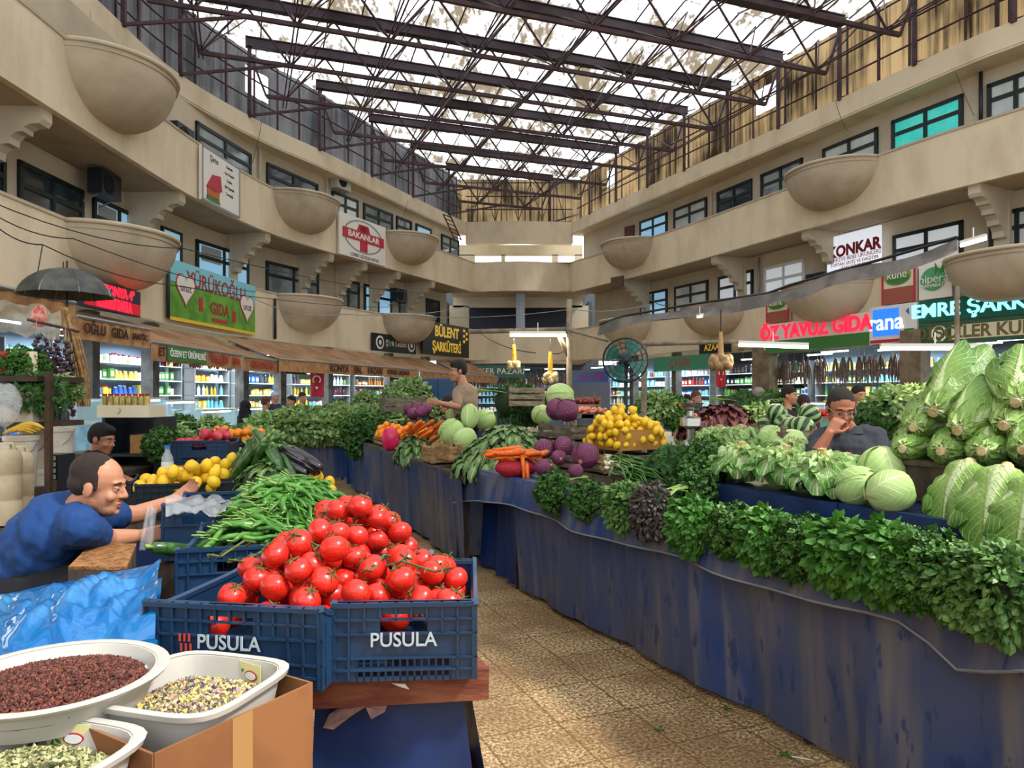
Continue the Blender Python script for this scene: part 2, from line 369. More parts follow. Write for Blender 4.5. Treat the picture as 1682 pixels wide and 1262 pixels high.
# roof sheets: a shallow stepped vault of corrugated translucent sheet, lapped along the hall's axis
U = Vector((.938, .346, 0)); V = Vector((-.346, .938, 0))
poly = [p for p in offset(EL, .7)]+[p for p in offset(ER, .7)]
def inside(p):
    c = False; n = len(poly)
    for i in range(n):
        a = poly[i]; b = poly[i-1]
        if (a.y > p.y) != (b.y > p.y) and p.x < (b.x-a.x)*(p.y-a.y)/(b.y-a.y)+a.x: c = not c
    return c
def crossings(o, d):                               # parameters where the line o + t d meets the eave outline
    E = EL+ER+[EL[0]]; ts = []
    for a, b in zip(E, E[1:]):
        e = b-a; den = d.x*e.y-d.y*e.x
        if abs(den) < 1e-9: continue
        w = a-o; t = (w.x*e.y-w.y*e.x)/den; s = (w.x*d.y-w.y*d.x)/den
        if 0 <= s < 1: ts.append(t)
    return sorted(ts)
FR = [20+2.55*k for k in range(-9, 7)]
mb = MB(); mj = MB()
for k, y0 in enumerate(FR):                        # one bay of sheets per frame, each bay lifted a little in its middle
    o = Vector((0, y0, 0)); ts = crossings(o, U)
    if len(ts) < 2: continue
    t0, t1 = ts[0]-.7, ts[-1]+.7; n = int((t1-t0)/.23); step = 2.55/ (V.y+U.y*.0+.0)
    st = 2.55*V.y
    ts2 = crossings(o+V*st, U); 
    for j in range(2):
        zj0, zj1 = ((ZT+.18, ZT+.40) if j == 0 else (ZT+.40, ZT+.18))
        for i in range(n):
            ta, tb = t0+(t1-t0)*i/n, t0+(t1-t0)*(i+1)/n; za = .035*(i % 2); zb = .035*((i+1) % 2)
            a = o+V*(st*j/2); b = o+V*(st*(j+1)/2+.04)
            p = [a+U*ta, a+U*tb, b+U*tb, b+U*ta]
            mb.add([(p[0].x,p[0].y,zj0+za),(p[1].x,p[1].y,zj0+zb),(p[2].x,p[2].y,zj1+zb),(p[3].x,p[3].y,zj1+za)], [(0,1,2,3)])
    for i in range(0, n, 4):                       # lap strips
        ta = t0+(t1-t0)*i/n
        for j, (za, zb) in enumerate(((.18,.40),(.40,.18))):
            a = o+V*(st*j/2)+U*ta; b = o+V*(st*(j+1)/2)+U*ta; mj.bar((a.x,a.y,ZT+za-.03),(b.x,b.y,ZT+zb-.03), .035, .03)
struct('ceiling', mb, roof_m); trim(mj, dark_beam)
# ---------------------------------------------------------------- roof trusses
def lerpz(p, z): return Vector((p.x, p.y, z))
SN = [-1.0+2.33*i for i in range(-6, 8)]            # positions of the lengthwise chords along U
k0 = 0
for k, y0 in enumerate(FR):
    if y0 < 9: continue
    o = Vector((0, y0, 0)); ts = crossings(o, U)
    if len(ts) < 2: continue
    a, b = ts[0], ts[-1]; base = o+U*((a+b)/2)
    order = ['nearest', 'second', 'third', 'fourth', 'fifth', 'sixth', 'seventh', 'eighth', 'ninth', 'tenth', 'farthest'][min(10, k0)]; k0 += 1
    t = thing('roof_truss', 'dark steel roof truss under the translucent roof, %s of the row from the viewer' % order, 'roof truss', lerpz(base, ZB), group='steel trusses spanning the hall')
    mb = MB(); p, q = o+U*(a-.1), o+U*(b+.1)
    mb.bar(lerpz(p, ZT+.02), lerpz(q, ZT+.02), .16, .26); mb.bar(lerpz(p, ZT+.15), lerpz(q, ZT+.15), .24, .03); mb.bar(lerpz(p, ZT-.11), lerpz(q, ZT-.11), .24, .03); part('top_beam', mb, dark_beam, t)
    mb = MB(); mb.bar(lerpz(o+U*(a+.5), ZB), lerpz(o+U*(b-.5), ZB), .1, .1); part('bottom_chord', mb, steel, t)
    nodes = [s0-(y0-20)*U.y for s0 in SN]; nodes = [s for s in nodes if a+.4 < s < b-.4]
    for s in nodes:
        for ds in (-1.16, 1.16):
            if a < s+ds < b:
                mb = MB(); mb.tube([lerpz(o+U*s, ZB), lerpz(o+U*(s+ds), ZT-.1)], .034, 5); part('diagonal', mb, steel, t)
    for s, e in ((a+.5, a+.02), (b-.5, b-.02)):    # post and strut down to the eave
        mb = MB(); mb.bar(lerpz(o+U*e, ZE-.05), lerpz(o+U*e, ZT), .1, .1); part('post', mb, steel, t)
        mb = MB(); mb.bar(lerpz(o+U*e, ZE), lerpz(o+U*(s+(2.2 if s < e or e == a+.02 else -2.2)), ZB), .07, .07); part('strut', mb, steel, t)
        mb = MB(); mb.bar(lerpz(o+U*s, ZB), lerpz(o+U*e, ZT-.3), .06, .06); part('strut', mb, steel, t)
k0 = 0
names = ['leftmost', 'second from the left', 'third from the left', 'fourth from the left', 'fifth from the left', 'sixth from the left', 'seventh from the left', 'eighth from the left', 'ninth from the left', 'rightmost']
for s0 in SN:
    o = Vector((0, 20, 0))+U*s0; ts = [t for t in crossings(o, V)]
    if len(ts) < 2: continue
    a, b = max(ts[0], -9), ts[-1]
    if b-a < 3: continue
    t = thing('lattice_girder', 'thin rust red lattice girder running the length of the roof, %s' % names[min(k0, 9)], 'lattice girder', lerpz(o+V*((a+b)/2), ZB), group='lengthwise lattice girders'); k0 += 1
    for d in (-.05, .05):
        mb = MB(); mb.tube([lerpz(o+V*a+U*d, ZB+.09), lerpz(o+V*(b-.2)+U*d, ZB+.09)], .022, 5); part('chord', mb, steel, t)
    st = 2.55*V.y; m0 = math.ceil(a/st)
    for m in range(m0, int(b/st)+1):
        pa = o+V*(m*st)
        for dv, du in ((st/2, 1.16), (-st/2, 1.16)) :
            e = o+V*(m*st+dv)+U*du
            if inside(e): 
                mb = MB(); mb.tube([lerpz(pa, ZB+.05), lerpz(e, ZT+.1)], .02, 4); part('diagonal', mb, steel, t)
        if (m+1)*st < b:
            mb = MB(); mb.tube([lerpz(pa, ZB+.05), lerpz(o+V*((m+1)*st), ZT-.05)], .024, 4); part('diagonal', mb, steel, t)
# rails and posts in front of the cladding
for side, line in (('left', EL), ('right', ER), ('end', [Vector((-2.3,36.3,0)),Vector((3,36.3,0))])):
    ln = offset(line, .36) if side != 'end' else line
    for z in (ZE+.12, ZE+.75, ZE+1.4, ZT-.12):
        mb = MB(); mb.tube([(p.x,p.y,z) for p in ln if p.y > 6], .03, 4); trim(mb, steel)
    s = 0
    for p, q in zip(ln, ln[1:]):
        if p.y < 8 and q.y < 8: continue
        L = (q-p).length; n = max(1, round(L/.62))
        for i in range(n):
            if side == 'end' or True:
                w = p.lerp(q, i/n); s += 1
                if s % 2 == 0:
                    mb = MB(); mb.bar((w.x,w.y,ZE-.05),(w.x,w.y,ZT), .05 if s % 6 else .1, .05); trim(mb, steel)
# scaffold-like lattice on the end wall
for i in range(9):
    x = -2+i*.58; mb = MB(); mb.bar((x,36,ZE-.02),(x,36,ZT), .04); 
    if i < 8: mb.bar((x,36,ZE+.1+(i % 2)*1.9),(x+.58,36,ZT-.2-(i % 2)*1.9), .035)
    trim(mb, steel)
# ---------------------------------------------------------------- bowls on the parapets
def bowl(px, line, z, side, label, w=1.45, h=1.05, proj=1.25):
    q, t = on(line, px)
    if side == 'left': t = t if t.y > 0 else -t
    else: t = t if t.y > 0 else -t
    c = q+t*w; n = Vector((-t.y, t.x, 0))
    n = -n if side == 'left' and n.x < 0 else n
    if side == 'left' and n.x < 0: n = -n
    if side == 'right' and n.x > 0: n = -n
    th = thing('balcony_bowl', label, 'planter bowl', (c.x, c.y, z-h), group='half bowls bulging from the balcony parapets')
    mb = MB(); NA, NB = 24, 10
    for j in range(NB+1):
        f = j/NB; r = math.cos(f*PI/2)**.72 if j < NB else 0; zz = z-h*(math.sin(f*PI/2))**1.12
        for i in range(NA+1):
            a = PI*i/NA; x = math.cos(a); y = math.sin(a); p = c+t*(x*w*r)+n*(y*proj*r-.02); mb.v.append((p.x,p.y,zz))
    for j in range(NB):
        for i in range(NA):
            k = j*(NA+1)+i; mb.f.append((k,k+1,k+NA+2,k+NA+1)); mb.m.append(0)
    part('shell', mb, bowlm, th, smooth='all')
    mb = MB(); pts = []
    for i in range(NA+1):
        a = PI*i/NA; p = c+t*(math.cos(a)*w)+n*(math.sin(a)*proj); pts.append((p.x,p.y,z+.01))
    mb.tube(pts, .045, 6)
    b = len(mb.v); mb.v += [(x,y,z-.12) for x, y, _ in pts]+[(c.x,c.y,z-.12)]
    for i in range(NA): mb.f.append((b+i,b+i+1,b+NA+1)); mb.m.append(0)
    part('rim', mb, cream2, th, smooth='all')
bl = 'plaster half bowl, %s parapet, %s'
bowl(105, PL, Z2B, 'left', bl % ('upper left', 'nearest to the viewer')); bowl(449, PL, Z2B, 'left', bl % ('upper left', 'between the menu board and the red cross sign')); bowl(633, PL, Z2B, 'left', bl % ('upper left', 'just right of the red cross sign'))
bowl(107, PL, Z1B, 'left', bl % ('lower left', 'above the red LED sign')); bowl(455, PL, Z1B, 'left', bl % ('lower left', 'right of the green heart banner')); bowl(628, PL, Z1B, 'left', bl % ('lower left', 'above the small black round-logo sign'))
bowl(1442, PR, Z2B, 'right', bl % ('upper right', 'nearest, left of the turquoise window')); bowl(1072, PR, Z2B, 'right', bl % ('upper right', 'farthest, beside the brown board'))
bowl(1790, PR, Z1B, 'right', bl % ('lower right', 'above the green neon sign')); bowl(1435, PR, Z1B, 'right', bl % ('lower right', 'above the red neon grocery sign')); bowl(1225, PR, Z1B, 'right', bl % ('lower right', 'behind the plastic canopy')); bowl(1070, PR, Z1B, 'right', bl % ('lower right', 'farthest, behind the fan'))
# ---------------------------------------------------------------- windows
glass_d = mat('dark_glass', '#1d262d', .08, '#39454d', .8, spec=.8); glass_l = mat('pale_glass', '#aab7b8', .12, '#dfe6e2', .9, (.3, .7), spec=.8)
glass_b = mat('lit_blue_glass', '#8fc4e6', .1, emit=.35, ec='#9fd0f0'); glass_t = mat('turquoise_film_glass', '#2fb8ae', .12, '#57cfc4', 1.4, emit=.35, ec='#38c8bd'); glass_w = mat('white_frosted_glass', '#dfe6ea', .3, emit=.25, ec='#e6eef6')  # the glow in these panes stands for light behind the glass
glass_m = mat('grey_glass', '#5d6a70', .08, '#8d999b', 1.1, spec=.8)
nW = [0]
def window(line, d, pa, pb, z0, z1, g, cols=2, transom=True, side='left', white=False):
    ln = offset(line, d-.03); A, t = on(ln, pa); B, _ = on(ln, pb); nW[0] += 1
    L = (B-A).length; u = (B-A)/L; n = Vector((-u.y, u.x, 0)); n = -n if n.dot(-A) < 0 else n
    fm = mat('white_frame', '#d8dadb', .4) if white else frame_m
    mb = MB(); M = Matrix(((u.x, n.x, 0), (u.y, n.y, 0), (0, 0, 1)))
    def bx(x0, x1, za, zb, dep=.08, oy=0): mb.box(A+u*((x0+x1)/2)+n*oy+Vector((0,0,(za+zb)/2)), (abs(x1-x0), dep, zb-za), M=M)
    f = .1 if L > 1 else .07
    bx(0, f, z0, z1); bx(L-f, L, z0, z1); bx(0, L, z1-f, z1); bx(0, L, z0, z0+f)
    for i in range(1, cols): bx(L*i/cols-f/2, L*i/cols+f/2, z0, z1)
    zt = z0+(z1-z0)*.81
    if transom: bx(0, L, zt-f/2, zt+f/2, .07)
    o = struct('window_%d' % nW[0], mb, fm)
    mb = MB(); mb.box(A+u*(L/2)+Vector((0,0,(z0+z1)/2))-n*.005, (L-.04, .012, z1-z0-.04), M=M); p = part('pane', mb, g, o)
    if g in (glass_d, glass_m, glass_b) and not white and nW[0] % 2:   # blind half drawn
        mb = MB(); mb.box(A+u*(L*.27)+Vector((0,0,z1-.35))+n*.004, (L*.36, .012, .45), M=M); part('blind', mb, mat('pale_blind', '#9aa3a4', .6), o)
Za, Zb = 6.95, 9.15
for pa, pb, g in ((322,412,glass_m),(438,522,glass_d),(545,588,glass_l),(597,645,glass_m),(651,676,glass_d),(683,708,glass_b),(725,765,glass_m)): window(PL, D2, pa, pb, Za, Zb, g, cols=1 if pb-pa < 30 else 2)
for pa, pb, g in ((1051,1096,glass_b),(1107,1161,glass_l),(1178,1235,glass_d),(1250,1318,glass_m),(1352,1442,glass_l),(1465,1582,glass_t),(1622,1720,glass_l)): window(PR, D2, pa, pb, Za, Zb, g)
Za, Zb = 3.75, 6.15
for pa, pb, g in ((-60,8,glass_d),(30,136,glass_d),(153,232,glass_b),(265,298,glass_b),(322,408,glass_b),(437,523,glass_m),(553,590,glass_m),(598,643,glass_b),(656,675,glass_m),(700,722,glass_d)): window(PL, D1, pa, pb, Za, Zb, g, cols=1 if pb-pa < 35 else 2)
for pa, pb, g in ((1052,1096,glass_b),(1108,1163,glass_l),(1180,1237,glass_w),(1467,1582,glass_w),(1625,1720,glass_l)): window(PR, D1, pa, pb, Za, Zb, g)
window(PR, D1, 1256, 1322, 3.5, 6.1, glass_w, white=True); 
# wall pilasters between windows and scalloped brackets under the upper balcony
def bracket(px, line, side):
    q, t = on(offset(line, .12), px); n = Vector((-t.y, t.x, 0)); n = n if n.dot(q) > 0 else -n   # n points away from the hall
    L = D1-.1; pr = [(0,0),(0,-.22),(.06,-.3),(.1,-.3)]
    k = 5
    for i in range(k):                             # scallops stepping down towards the wall
        a0 = i/k; x = .1+(L-.22)*a0; z = -.3-1.15*(a0**1.3)
        x1 = .1+(L-.22)*(i+1)/k; z1 = -.3-1.15*(((i+1)/k)**1.3)
        pr += [(x+(x1-x)*.55, z-.01), (x+(x1-x)*.95, z+(z1-z)*.45), (x1, z1)]
    pr += [(L,-1.9),(L,0)]
    mb = MB(); pts = [q+n*x+Vector((0,0,Z2A+.02+z))-t*.14 for x, z in pr]; mb.poly(pts, .28, t); trim(mb, cream2)
    w = q+n*(L-.02); mb = MB(); mb.box((w.x,w.y,(Z1B+Z2A)/2-.7), (.36,.36,Z2A-Z1A+.2), rz=math.atan2(t.y,t.x)); trim(mb, cream2)
for px in (78, 300, 440, 545, 600, 655, 712): bracket(px, PL, 'left')
for px in (1022, 1172, 1322, 1600): bracket(px, PR, 'right')
# ---------------------------------------------------------------- ground-floor shops
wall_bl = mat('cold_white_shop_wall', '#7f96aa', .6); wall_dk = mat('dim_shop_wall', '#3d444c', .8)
wood_d = mat('dark_wood', '#4a3425', .6, '#2f2018', 5); wood_l = mat('pale_crate_wood', '#b08c5e', .75, '#7f6140', 7, stretch=(1,1,4), bump=.2)
tube_m = mat('fluorescent_tube', '#ffffff', .4, emit=9, ec='#dff0ff'); tube_w = mat('warm_fluorescent_tube', '#fff4d8', .4, emit=5, ec='#fff0c8')
white_p = mat('white_plastic', '#dedbd2', .35); grey_p = mat('grey_plastic', '#8b8f92', .45); metal = mat('galvanised_metal', '#9a9c9c', .4, metal=.6)
case_g = mat('display_case_glass', '#bfe8f5', .05, alpha=.35, spec=.8); case_b = mat('pale_blue_case', '#9fd3e8', .35, '#6bb0d2', 6)
PC = {'yellow': '#d9b73a', 'white': '#e3e6e6', 'blue': '#2f68c4', 'green': '#4f8a3e', 'red': '#a32c26', 'cyan': '#79c9d8', 'amber': '#a8641c', 'dark': '#2b2c33', 'cream': '#d9cfae', 'purple': '#4a2634'}
def pm(c): return mat('packing_'+c, PC[c], .35, jit=.15)
PROD = {}
def product(kind, c):
    if (kind, c) in PROD: return PROD[(kind, c)]
    nm = {'jar': 'glass_jar', 'bottle': 'bottle', 'box': 'carton', 'tin': 'tin_can', 'bag': 'packet'}[kind]
    t = thing(nm, 'x', kind, (0, 0, 0))
    mb = MB()
    if kind == 'jar':
        mb.lathe([(.0,0),(.075,0),(.08,.02),(.08,.17),(.06,.2)], 10); part('body', mb, pm(c), t, smooth=True)
        mb = MB(); mb.lathe([(.065,.195),(.065,.235),(0,.235)], 10); part('lid', mb, pm('red' if c != 'red' else 'white'), t)
    elif kind == 'bottle':
        mb.lathe([(0,0),(.05,0),(.052,.2),(.02,.27),(.02,.3)], 9); part('body', mb, pm(c), t, smooth=True)
        mb = MB(); mb.lathe([(.023,.295),(.023,.33),(0,.33)], 8); part('cap', mb, pm('white'), t)
    elif kind == 'box':
        mb.box((0,0,.13),(.17,.12,.26)); part('body', mb, pm(c), t)
        mb = MB(); mb.box((0,-.062,.13),(.12,.004,.12)); mb.box((0,.062,.13),(.12,.004,.12)); part('label_panel', mb, pm('white' if c != 'white' else 'blue'), t)
    elif kind == 'tin':
        mb.lathe([(0,0),(.09,0),(.09,.2),(0,.2)], 12); part('body', mb, pm(c), t, smooth=True)
        mb = MB(); mb.lathe([(.092,.05),(.092,.14)], 12); part('band', mb, pm('cream' if c != 'cream' else 'green'), t)
    else:
        mb.box((0,0,.11),(.16,.09,.22), taper=.55); part('body', mb, pm(c), t)
        mb = MB(); mb.box((0,0,.225),(.11,.02,.03)); part('seal', mb, pm('white'), t)
    PROD[(kind, c)] = Stock(t); return PROD[(kind, c)]
def frame_of(line, d, pa, pb):
    ln = offset(line, d); A, _ = on(ln, pa); B, _ = on(ln, pb); L = (B-A).length; u = (B-A)/L; n = Vector((-u.y, u.x, 0)); n = -n if n.dot(Vector((0,1,0))) < 0 and n.dot(A) < 0 else n
    if n.dot((A+B)/2-Vector((0, A.y*.7, 0))) < 0: n = -n
    return A, u, n, L
shelf_n = 0
def shop(line, pa, pb, where, kinds, colours, tubes=2, wallm=None, shelves=(.75,1.18,1.6,2.02,2.44), depth=2.3, hang=None, hl='', gap=.21, watts=45, tcol=(.72,.88,1)):
    global shelf_n
    A, u, n, L = frame_of(line, .45, pa, pb); M = Matrix(((u.x, n.x, 0), (u.y, n.y, 0), (0, 0, 1)))
    W_ = lambda x, y, z: A+u*x+n*y+Vector((0,0,z))
    mb = MB(); mb.box(W_(L/2, depth+.1, 1.65), (L, .1, 3.3), M=M); struct('wall_'+('left' if line is PL else 'right' if line is PR else 'end'), mb, wallm or wall_bl)
    mb = MB(); mb.box(W_(0, 0.05, 1.65), (.26, .3, 3.3), M=M); struct('wall_'+('left' if line is PL else 'right' if line is PR else 'end'), mb, mat('grey_shop_pillar', '#66625c', .7, '#4a4845', 3))
    rk = thing('shelf_rack', 'shelf rack lining the back of %s' % where, 'shelf', W_(L/2, depth-.25, 0))
    for z in shelves:
        mb = MB(); mb.box(W_(L/2, depth-.25, z), (L-.3, .4, .03), M=M); part('shelf', mb, white_p, rk)
    for x in (.17, L-.17):
        mb = MB(); mb.box(W_(x, depth-.25, 1.4), (.04, .4, 2.8), M=M); part('side_panel', mb, metal, rk)
    rz = math.atan2(u.y, u.x)
    g = {'jar': 'glass jars', 'bottle': 'bottles', 'box': 'cartons', 'tin': 'tins', 'bag': 'packets'}
    for z in shelves:
        x = .32; k = R.choice(kinds); c = R.choice(colours); run = R.randint(2, 5)
        while x < L-.3:
            if run == 0: k = R.choice(kinds); c = R.choice(colours); run = R.randint(2, 5)
            run -= 1
            product(k, c).at(W_(x, depth-.25+R.uniform(-.06,.02), z+.016), (0,0,rz+R.uniform(-.08,.08)), R.uniform(.85,1.1), '%s %s on the back rack of %s' % (c, {'jar':'jar','bottle':'bottle','box':'carton','tin':'tin','bag':'packet'}[k], where), '%s %s on the rack of %s' % (c, g[k], where))
            x += gap
    for i in range(tubes):
        x = L*(i+.5)/tubes; y = .7+.8*(i % 2); q = W_(x, y, 2.95); lw = min(1.1, L/tubes*.8)
        t = thing('tube_light', '%s fluorescent tube hanging in %s' % (['cold white','second cold white','third cold white','fourth cold white'][i], where), 'lamp', q, rz)
        mb = MB(); mb.box((0,0,.03),(lw,.1,.03)); mb.bar((-lw*.4,0,.04),(-lw*.4,0,.36),.008); mb.bar((lw*.4,0,.04),(lw*.4,0,.36),.008); part('housing', mb, white_p, t, world=False)
        mb = MB(); mb.tube([(-lw/2+.03,0,-.005),(lw/2-.03,0,-.005)], .02, 6); part('tube', mb, tube_m, t, world=False)
        ld = bpy.data.lights.new('tube_glow', 'AREA'); ld.shape = 'RECTANGLE'; ld.size = lw; ld.size_y = .08; ld.energy = watts; ld.color = tcol
        lo = bpy.data.objects.new('tube_glow', ld); C.objects.link(lo); lo.parent = t; lo.location = (0,0,-.04)
    if hang:
        mb = MB(); mb.tube([W_(.1,.22,2.98), W_(L-.1,.22,2.98)], .02, 5); mb.bar(W_(.2,.22,2.98), W_(.2,.22,3.32), .02); mb.bar(W_(L-.2,.22,2.98), W_(L-.2,.22,3.32), .02)
        solo('hanging_rail', mb, metal, 'thin metal hanging rail across %s' % where, 'rail')
        x = .25; i = 0
        while x < L-.2:
            q = W_(x, R.uniform(.1,.35), 2.72); hang(q, rz, where, i); x += R.uniform(.16,.3); i += 1
    return A, u, n, L, W_, M, rz
saus_m = mat('dark_dried_sausage', '#5a1f1c', .45, '#7a342a', 20); dried_m = mat('grey_brown_dried_goods', '#5b504a', .8, '#8a7a68', 15)
cloth_p = mat('dusty_pink_bundle', '#8b6a66', .8, '#6a4d4c', 9)
def mk_bunch(name, m, n, ln, sp, r, lab, cat):
    t = thing(name, lab, cat)
    mb = MB(); mb.tube([(0,0,.25),(0,0,0)], .006, 4); part('string', mb, grey_p, t, world=False)
    for i in range(n):
        a = 2*PI*i/n+R.uniform(-.3,.3); L = ln*R.uniform(.75,1.1); x = math.cos(a)*sp; y = math.sin(a)*sp
        mb = MB(); mb.tube([(x*.2,y*.2,0),(x*.7,y*.7,-L*.3),(x,y,-L*.7),(x*.9,y*.9,-L)], [r*.5,r,r,r*.4], 6); part({'sausage_bunch':'sausage','dried_bunch':'strand','bundle_bunch':'strand'}[name], mb, m, t, world=False, smooth='all')
    return Stock(t)
SB = mk_bunch('sausage_bunch', saus_m, 5, .42, .06, .025, 'x', 'sausages'); DB = mk_bunch('dried_bunch', dried_m, 9, .75, .1, .02, 'x', 'dried goods'); BB = mk_bunch('bundle_bunch', cloth_p, 7, .85, .09, .028, 'x', 'dried goods')
def h_s(q, rz, where, i): SB.at(q, (0,0,rz+i), 1, 'dark red sausage bunch hanging in %s' % where, 'sausages hanging at %s' % where)
def h_d(q, rz, where, i): (DB if i % 3 else BB).at(q, (0,0,rz+i), 1, ('grey brown' if i % 3 else 'dusty pink')+' dried string hanging in %s' % where, 'dried strings hanging at %s' % where)
ALLK = ['jar','bottle','box','tin','bag']
shop(PL, -40, 150, 'the shop behind the white buckets', ['jar','box'], ['white','dark','green'], 1)
shop(PL, 150, 250, 'the dairy shop left of the sausages', ALLK, ['white','blue','cyan','cyan'], 2, hang=None, watts=70)
shop(PL, 250, 400, 'the sausage shop', ALLK, ['white','yellow','green','blue','cyan','cream'], 3, hang=h_s, watts=60)
shop(PL, 400, 462, 'the narrow shop right of the sausages', ALLK, ['cyan','white','yellow'], 2, hang=h_s, watts=60)
shop(PL, 462, 540, 'the shop beside the red flag', ALLK, ['yellow','blue','white','dark'], 2, watts=60)
shop(PL, 540, 640, 'the honey shop', ALLK, ['white','cyan','yellow','purple','green'], 3, watts=60)
shop(PL, 640, 700, 'the shop under the black logo sign', ALLK, ['white','cyan','amber'], 2, watts=50)
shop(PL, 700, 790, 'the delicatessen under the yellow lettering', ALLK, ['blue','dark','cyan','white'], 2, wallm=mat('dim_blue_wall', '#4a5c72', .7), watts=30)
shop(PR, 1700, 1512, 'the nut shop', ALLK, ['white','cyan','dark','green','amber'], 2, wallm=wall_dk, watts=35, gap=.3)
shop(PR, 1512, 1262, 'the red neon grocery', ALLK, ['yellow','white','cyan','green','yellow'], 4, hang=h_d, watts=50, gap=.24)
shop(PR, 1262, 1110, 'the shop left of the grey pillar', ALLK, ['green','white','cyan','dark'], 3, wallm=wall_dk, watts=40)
shop(PR, 1110, 1040, 'the shop behind the lemon heap', ALLK, ['white','cyan','red','blue'], 2, watts=60)
shop(PR, 1040, 930, 'the shop behind the fan', ALLK, ['white','cyan','cream','red'], 3, watts=50)
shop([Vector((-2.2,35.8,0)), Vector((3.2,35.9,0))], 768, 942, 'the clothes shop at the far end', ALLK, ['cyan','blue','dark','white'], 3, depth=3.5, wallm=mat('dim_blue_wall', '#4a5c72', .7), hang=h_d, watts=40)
mb = MB(); q, t = on(PR, 1258); mb.box((q.x,q.y+.1,1.6),(.62,.5,3.3), rz=-.9); struct('trim_201', mb, mat('ochre_grey_pillar', '#7c6c54', .8, '#5f5240', 3))
q, t = on(PR, 1512); mb = MB(); mb.box((q.x-.1,q.y+.1,1.6),(.5,.5,3.3), rz=-.9); struct('trim_202', mb, mat('ochre_grey_pillar', '#7c6c54'))
# display cases in front of the left shops
def case(line, pa, pb, d, lab, h=1.25, base=case_b):
    A, u, n, L = frame_of(line, d, pa, pb); M = Matrix(((u.x, n.x, 0), (u.y, n.y, 0), (0, 0, 1))); W_ = lambda x, y, z: A+u*x+n*y+Vector((0,0,z))
    t = thing('display_case', lab, 'display case', W_(L/2, .4, 0))
    mb = MB(); mb.box(W_(L/2,.4,(h-.45)/2),(L,.8,h-.45), M=M); part('base', mb, base, t)
    mb = MB(); mb.poly([W_(0,0,h-.45),W_(0,.25,h),W_(0,.8,h),W_(0,.8,h-.45)], L, u); part('glass_hood', mb, case_g, t)
    mb = MB(); mb.bar(W_(0,.25,h),W_(L,.25,h),.04); mb.bar(W_(0,0,h-.44),W_(L,0,h-.44),.04); part('frame', mb, white_p, t)
    mb = MB(); mb.box(W_(L/2,.45,h-.4),(L-.1,.6,.06), M=M); part('tray', mb, white_p, t)
    mb = MB(); mb.tube([W_(.1,.3,h-.04),W_(L-.1,.3,h-.04)], .018, 5); part('tube', mb, tube_m, t)
    for i in range(int(L/.3)):
        product(R.choice(['jar','box','bag']), R.choice(['white','yellow','cream','cyan'])).at(W_(.2+i*.3,.5,h-.36), (0,0,i), .7, 'small pack inside the %s' % lab, 'goods inside the %s' % lab)
case(PL, 205, 292, -1.7, 'pale blue display case in front of the dairy shop', 1.55)
case(PL, 296, 345, -1.7, 'pale blue display case right of the dairy shop', 1.5)
case(PL, 350, 400, -1.2, 'display case in front of the sausage shop')
case(PL, 405, 455, -.6, 'lit display case behind the woman in black')
case(PL, 560, 640, -.6, 'long lit display case of the honey shop')
case(PR, 1415, 1310, -.5, 'turquoise lit display case behind the man in grey', 1.4, mat('turquoise_case', '#6fc7c6', .3))
# ---------------------------------------------------------------- awnings over the left shops
awn = mat('sun_bleached_awning', '#b08a66', .85, '#8f6c4c', 1.6, bump=.2, bs=20); val = mat('awning_valance', '#9c6f4a', .85, '#b88a5c', 6)
ink = mat('brown_lettering', '#3c2318', .7); inkr = mat('red_lettering', '#a8322a', .6); inkw = mat('white_lettering', '#e8e4d8', .6)
def awning(pa, pb, proj, zr, zf, lab, words=(), vh=.32, line=PL, back=0, m=awn):
    A, u, n, L = frame_of(line, -proj, pa, pb); A = A+n*(proj-.04); n = -n; f = lambda x, y, z: A+u*x+n*y+Vector((0,0,z))
    t = thing('awning', lab, 'awning', f(L/2, proj/2, zf))
    def S(s, q):
        y = proj*q; z = zr+(zf-zr)*q-.05*math.sin(PI*q)*(.6+.4*math.sin(s*PI*4)); return f(L*s, y, z)
    mb = MB(); mb.grid(S, 16, 6); part('canopy', mb, m, t, smooth='all')
    mb = MB(); mb.grid(lambda s, q: f(L*s, proj+.012*math.sin(s*40), zf-vh*q), 30, 1); part('valance', mb, val, t, smooth='all')
    mb = MB(); mb.tube([f(0,proj,zf),f(L,proj,zf)], .03, 6); part('front_bar', mb, metal, t)
    for x in (.1, L-.1):
        mb = MB(); mb.tube([f(x,0,zr-.5),f(x,proj*.5,(zr+zf)/2-.15),f(x,proj,zf)], .022, 5); part('arm', mb, metal, t)
    Mx = Matrix(((u.x, 0, n.x), (u.y, 0, n.y), (0, 1, 0)))
    for x, s, sz, c, bgc in words:
        if bgc: mb = MB(); mb.box(f(L*x, proj+.02, zf-vh/2), (bgc[1], .012, vh*.8), M=Matrix(((u.x, n.x, 0),(u.y, n.y, 0),(0,0,1)))); part('panel', mb, bgc[0], t)
        text('lettering', s, f(L*x, proj+.035, zf-vh/2), sz, c, t, M=Mx, bold=.004)
green_s = mat('sign_green', '#3f7a3a', .5)
awning(-60, 118, 1.8, 3.15, 2.9, 'brown awning at the left edge above the potted shop front')
awning(120, 242, 1.8, 3.12, 2.72, 'brown awning under the red LED sign', [(.2,'OĞLU',.21,ink,None),(.52,'GIDA',.21,ink,None),(.82,'SAN.TİC.',.13,ink,None)])
awning(244, 394, 1.8, 3.15, 2.52, 'brown awning under the heart banner with a green panel on its valance', [(.08,'ET',.22,ink,None),(.33,'ÖZEN ET ÜRÜNLERİ',.17,inkw,(green_s,1.7)),(.68,'YALÇIN',.28,inkr,None),(.9,'GIDA',.2,inkr,None)])
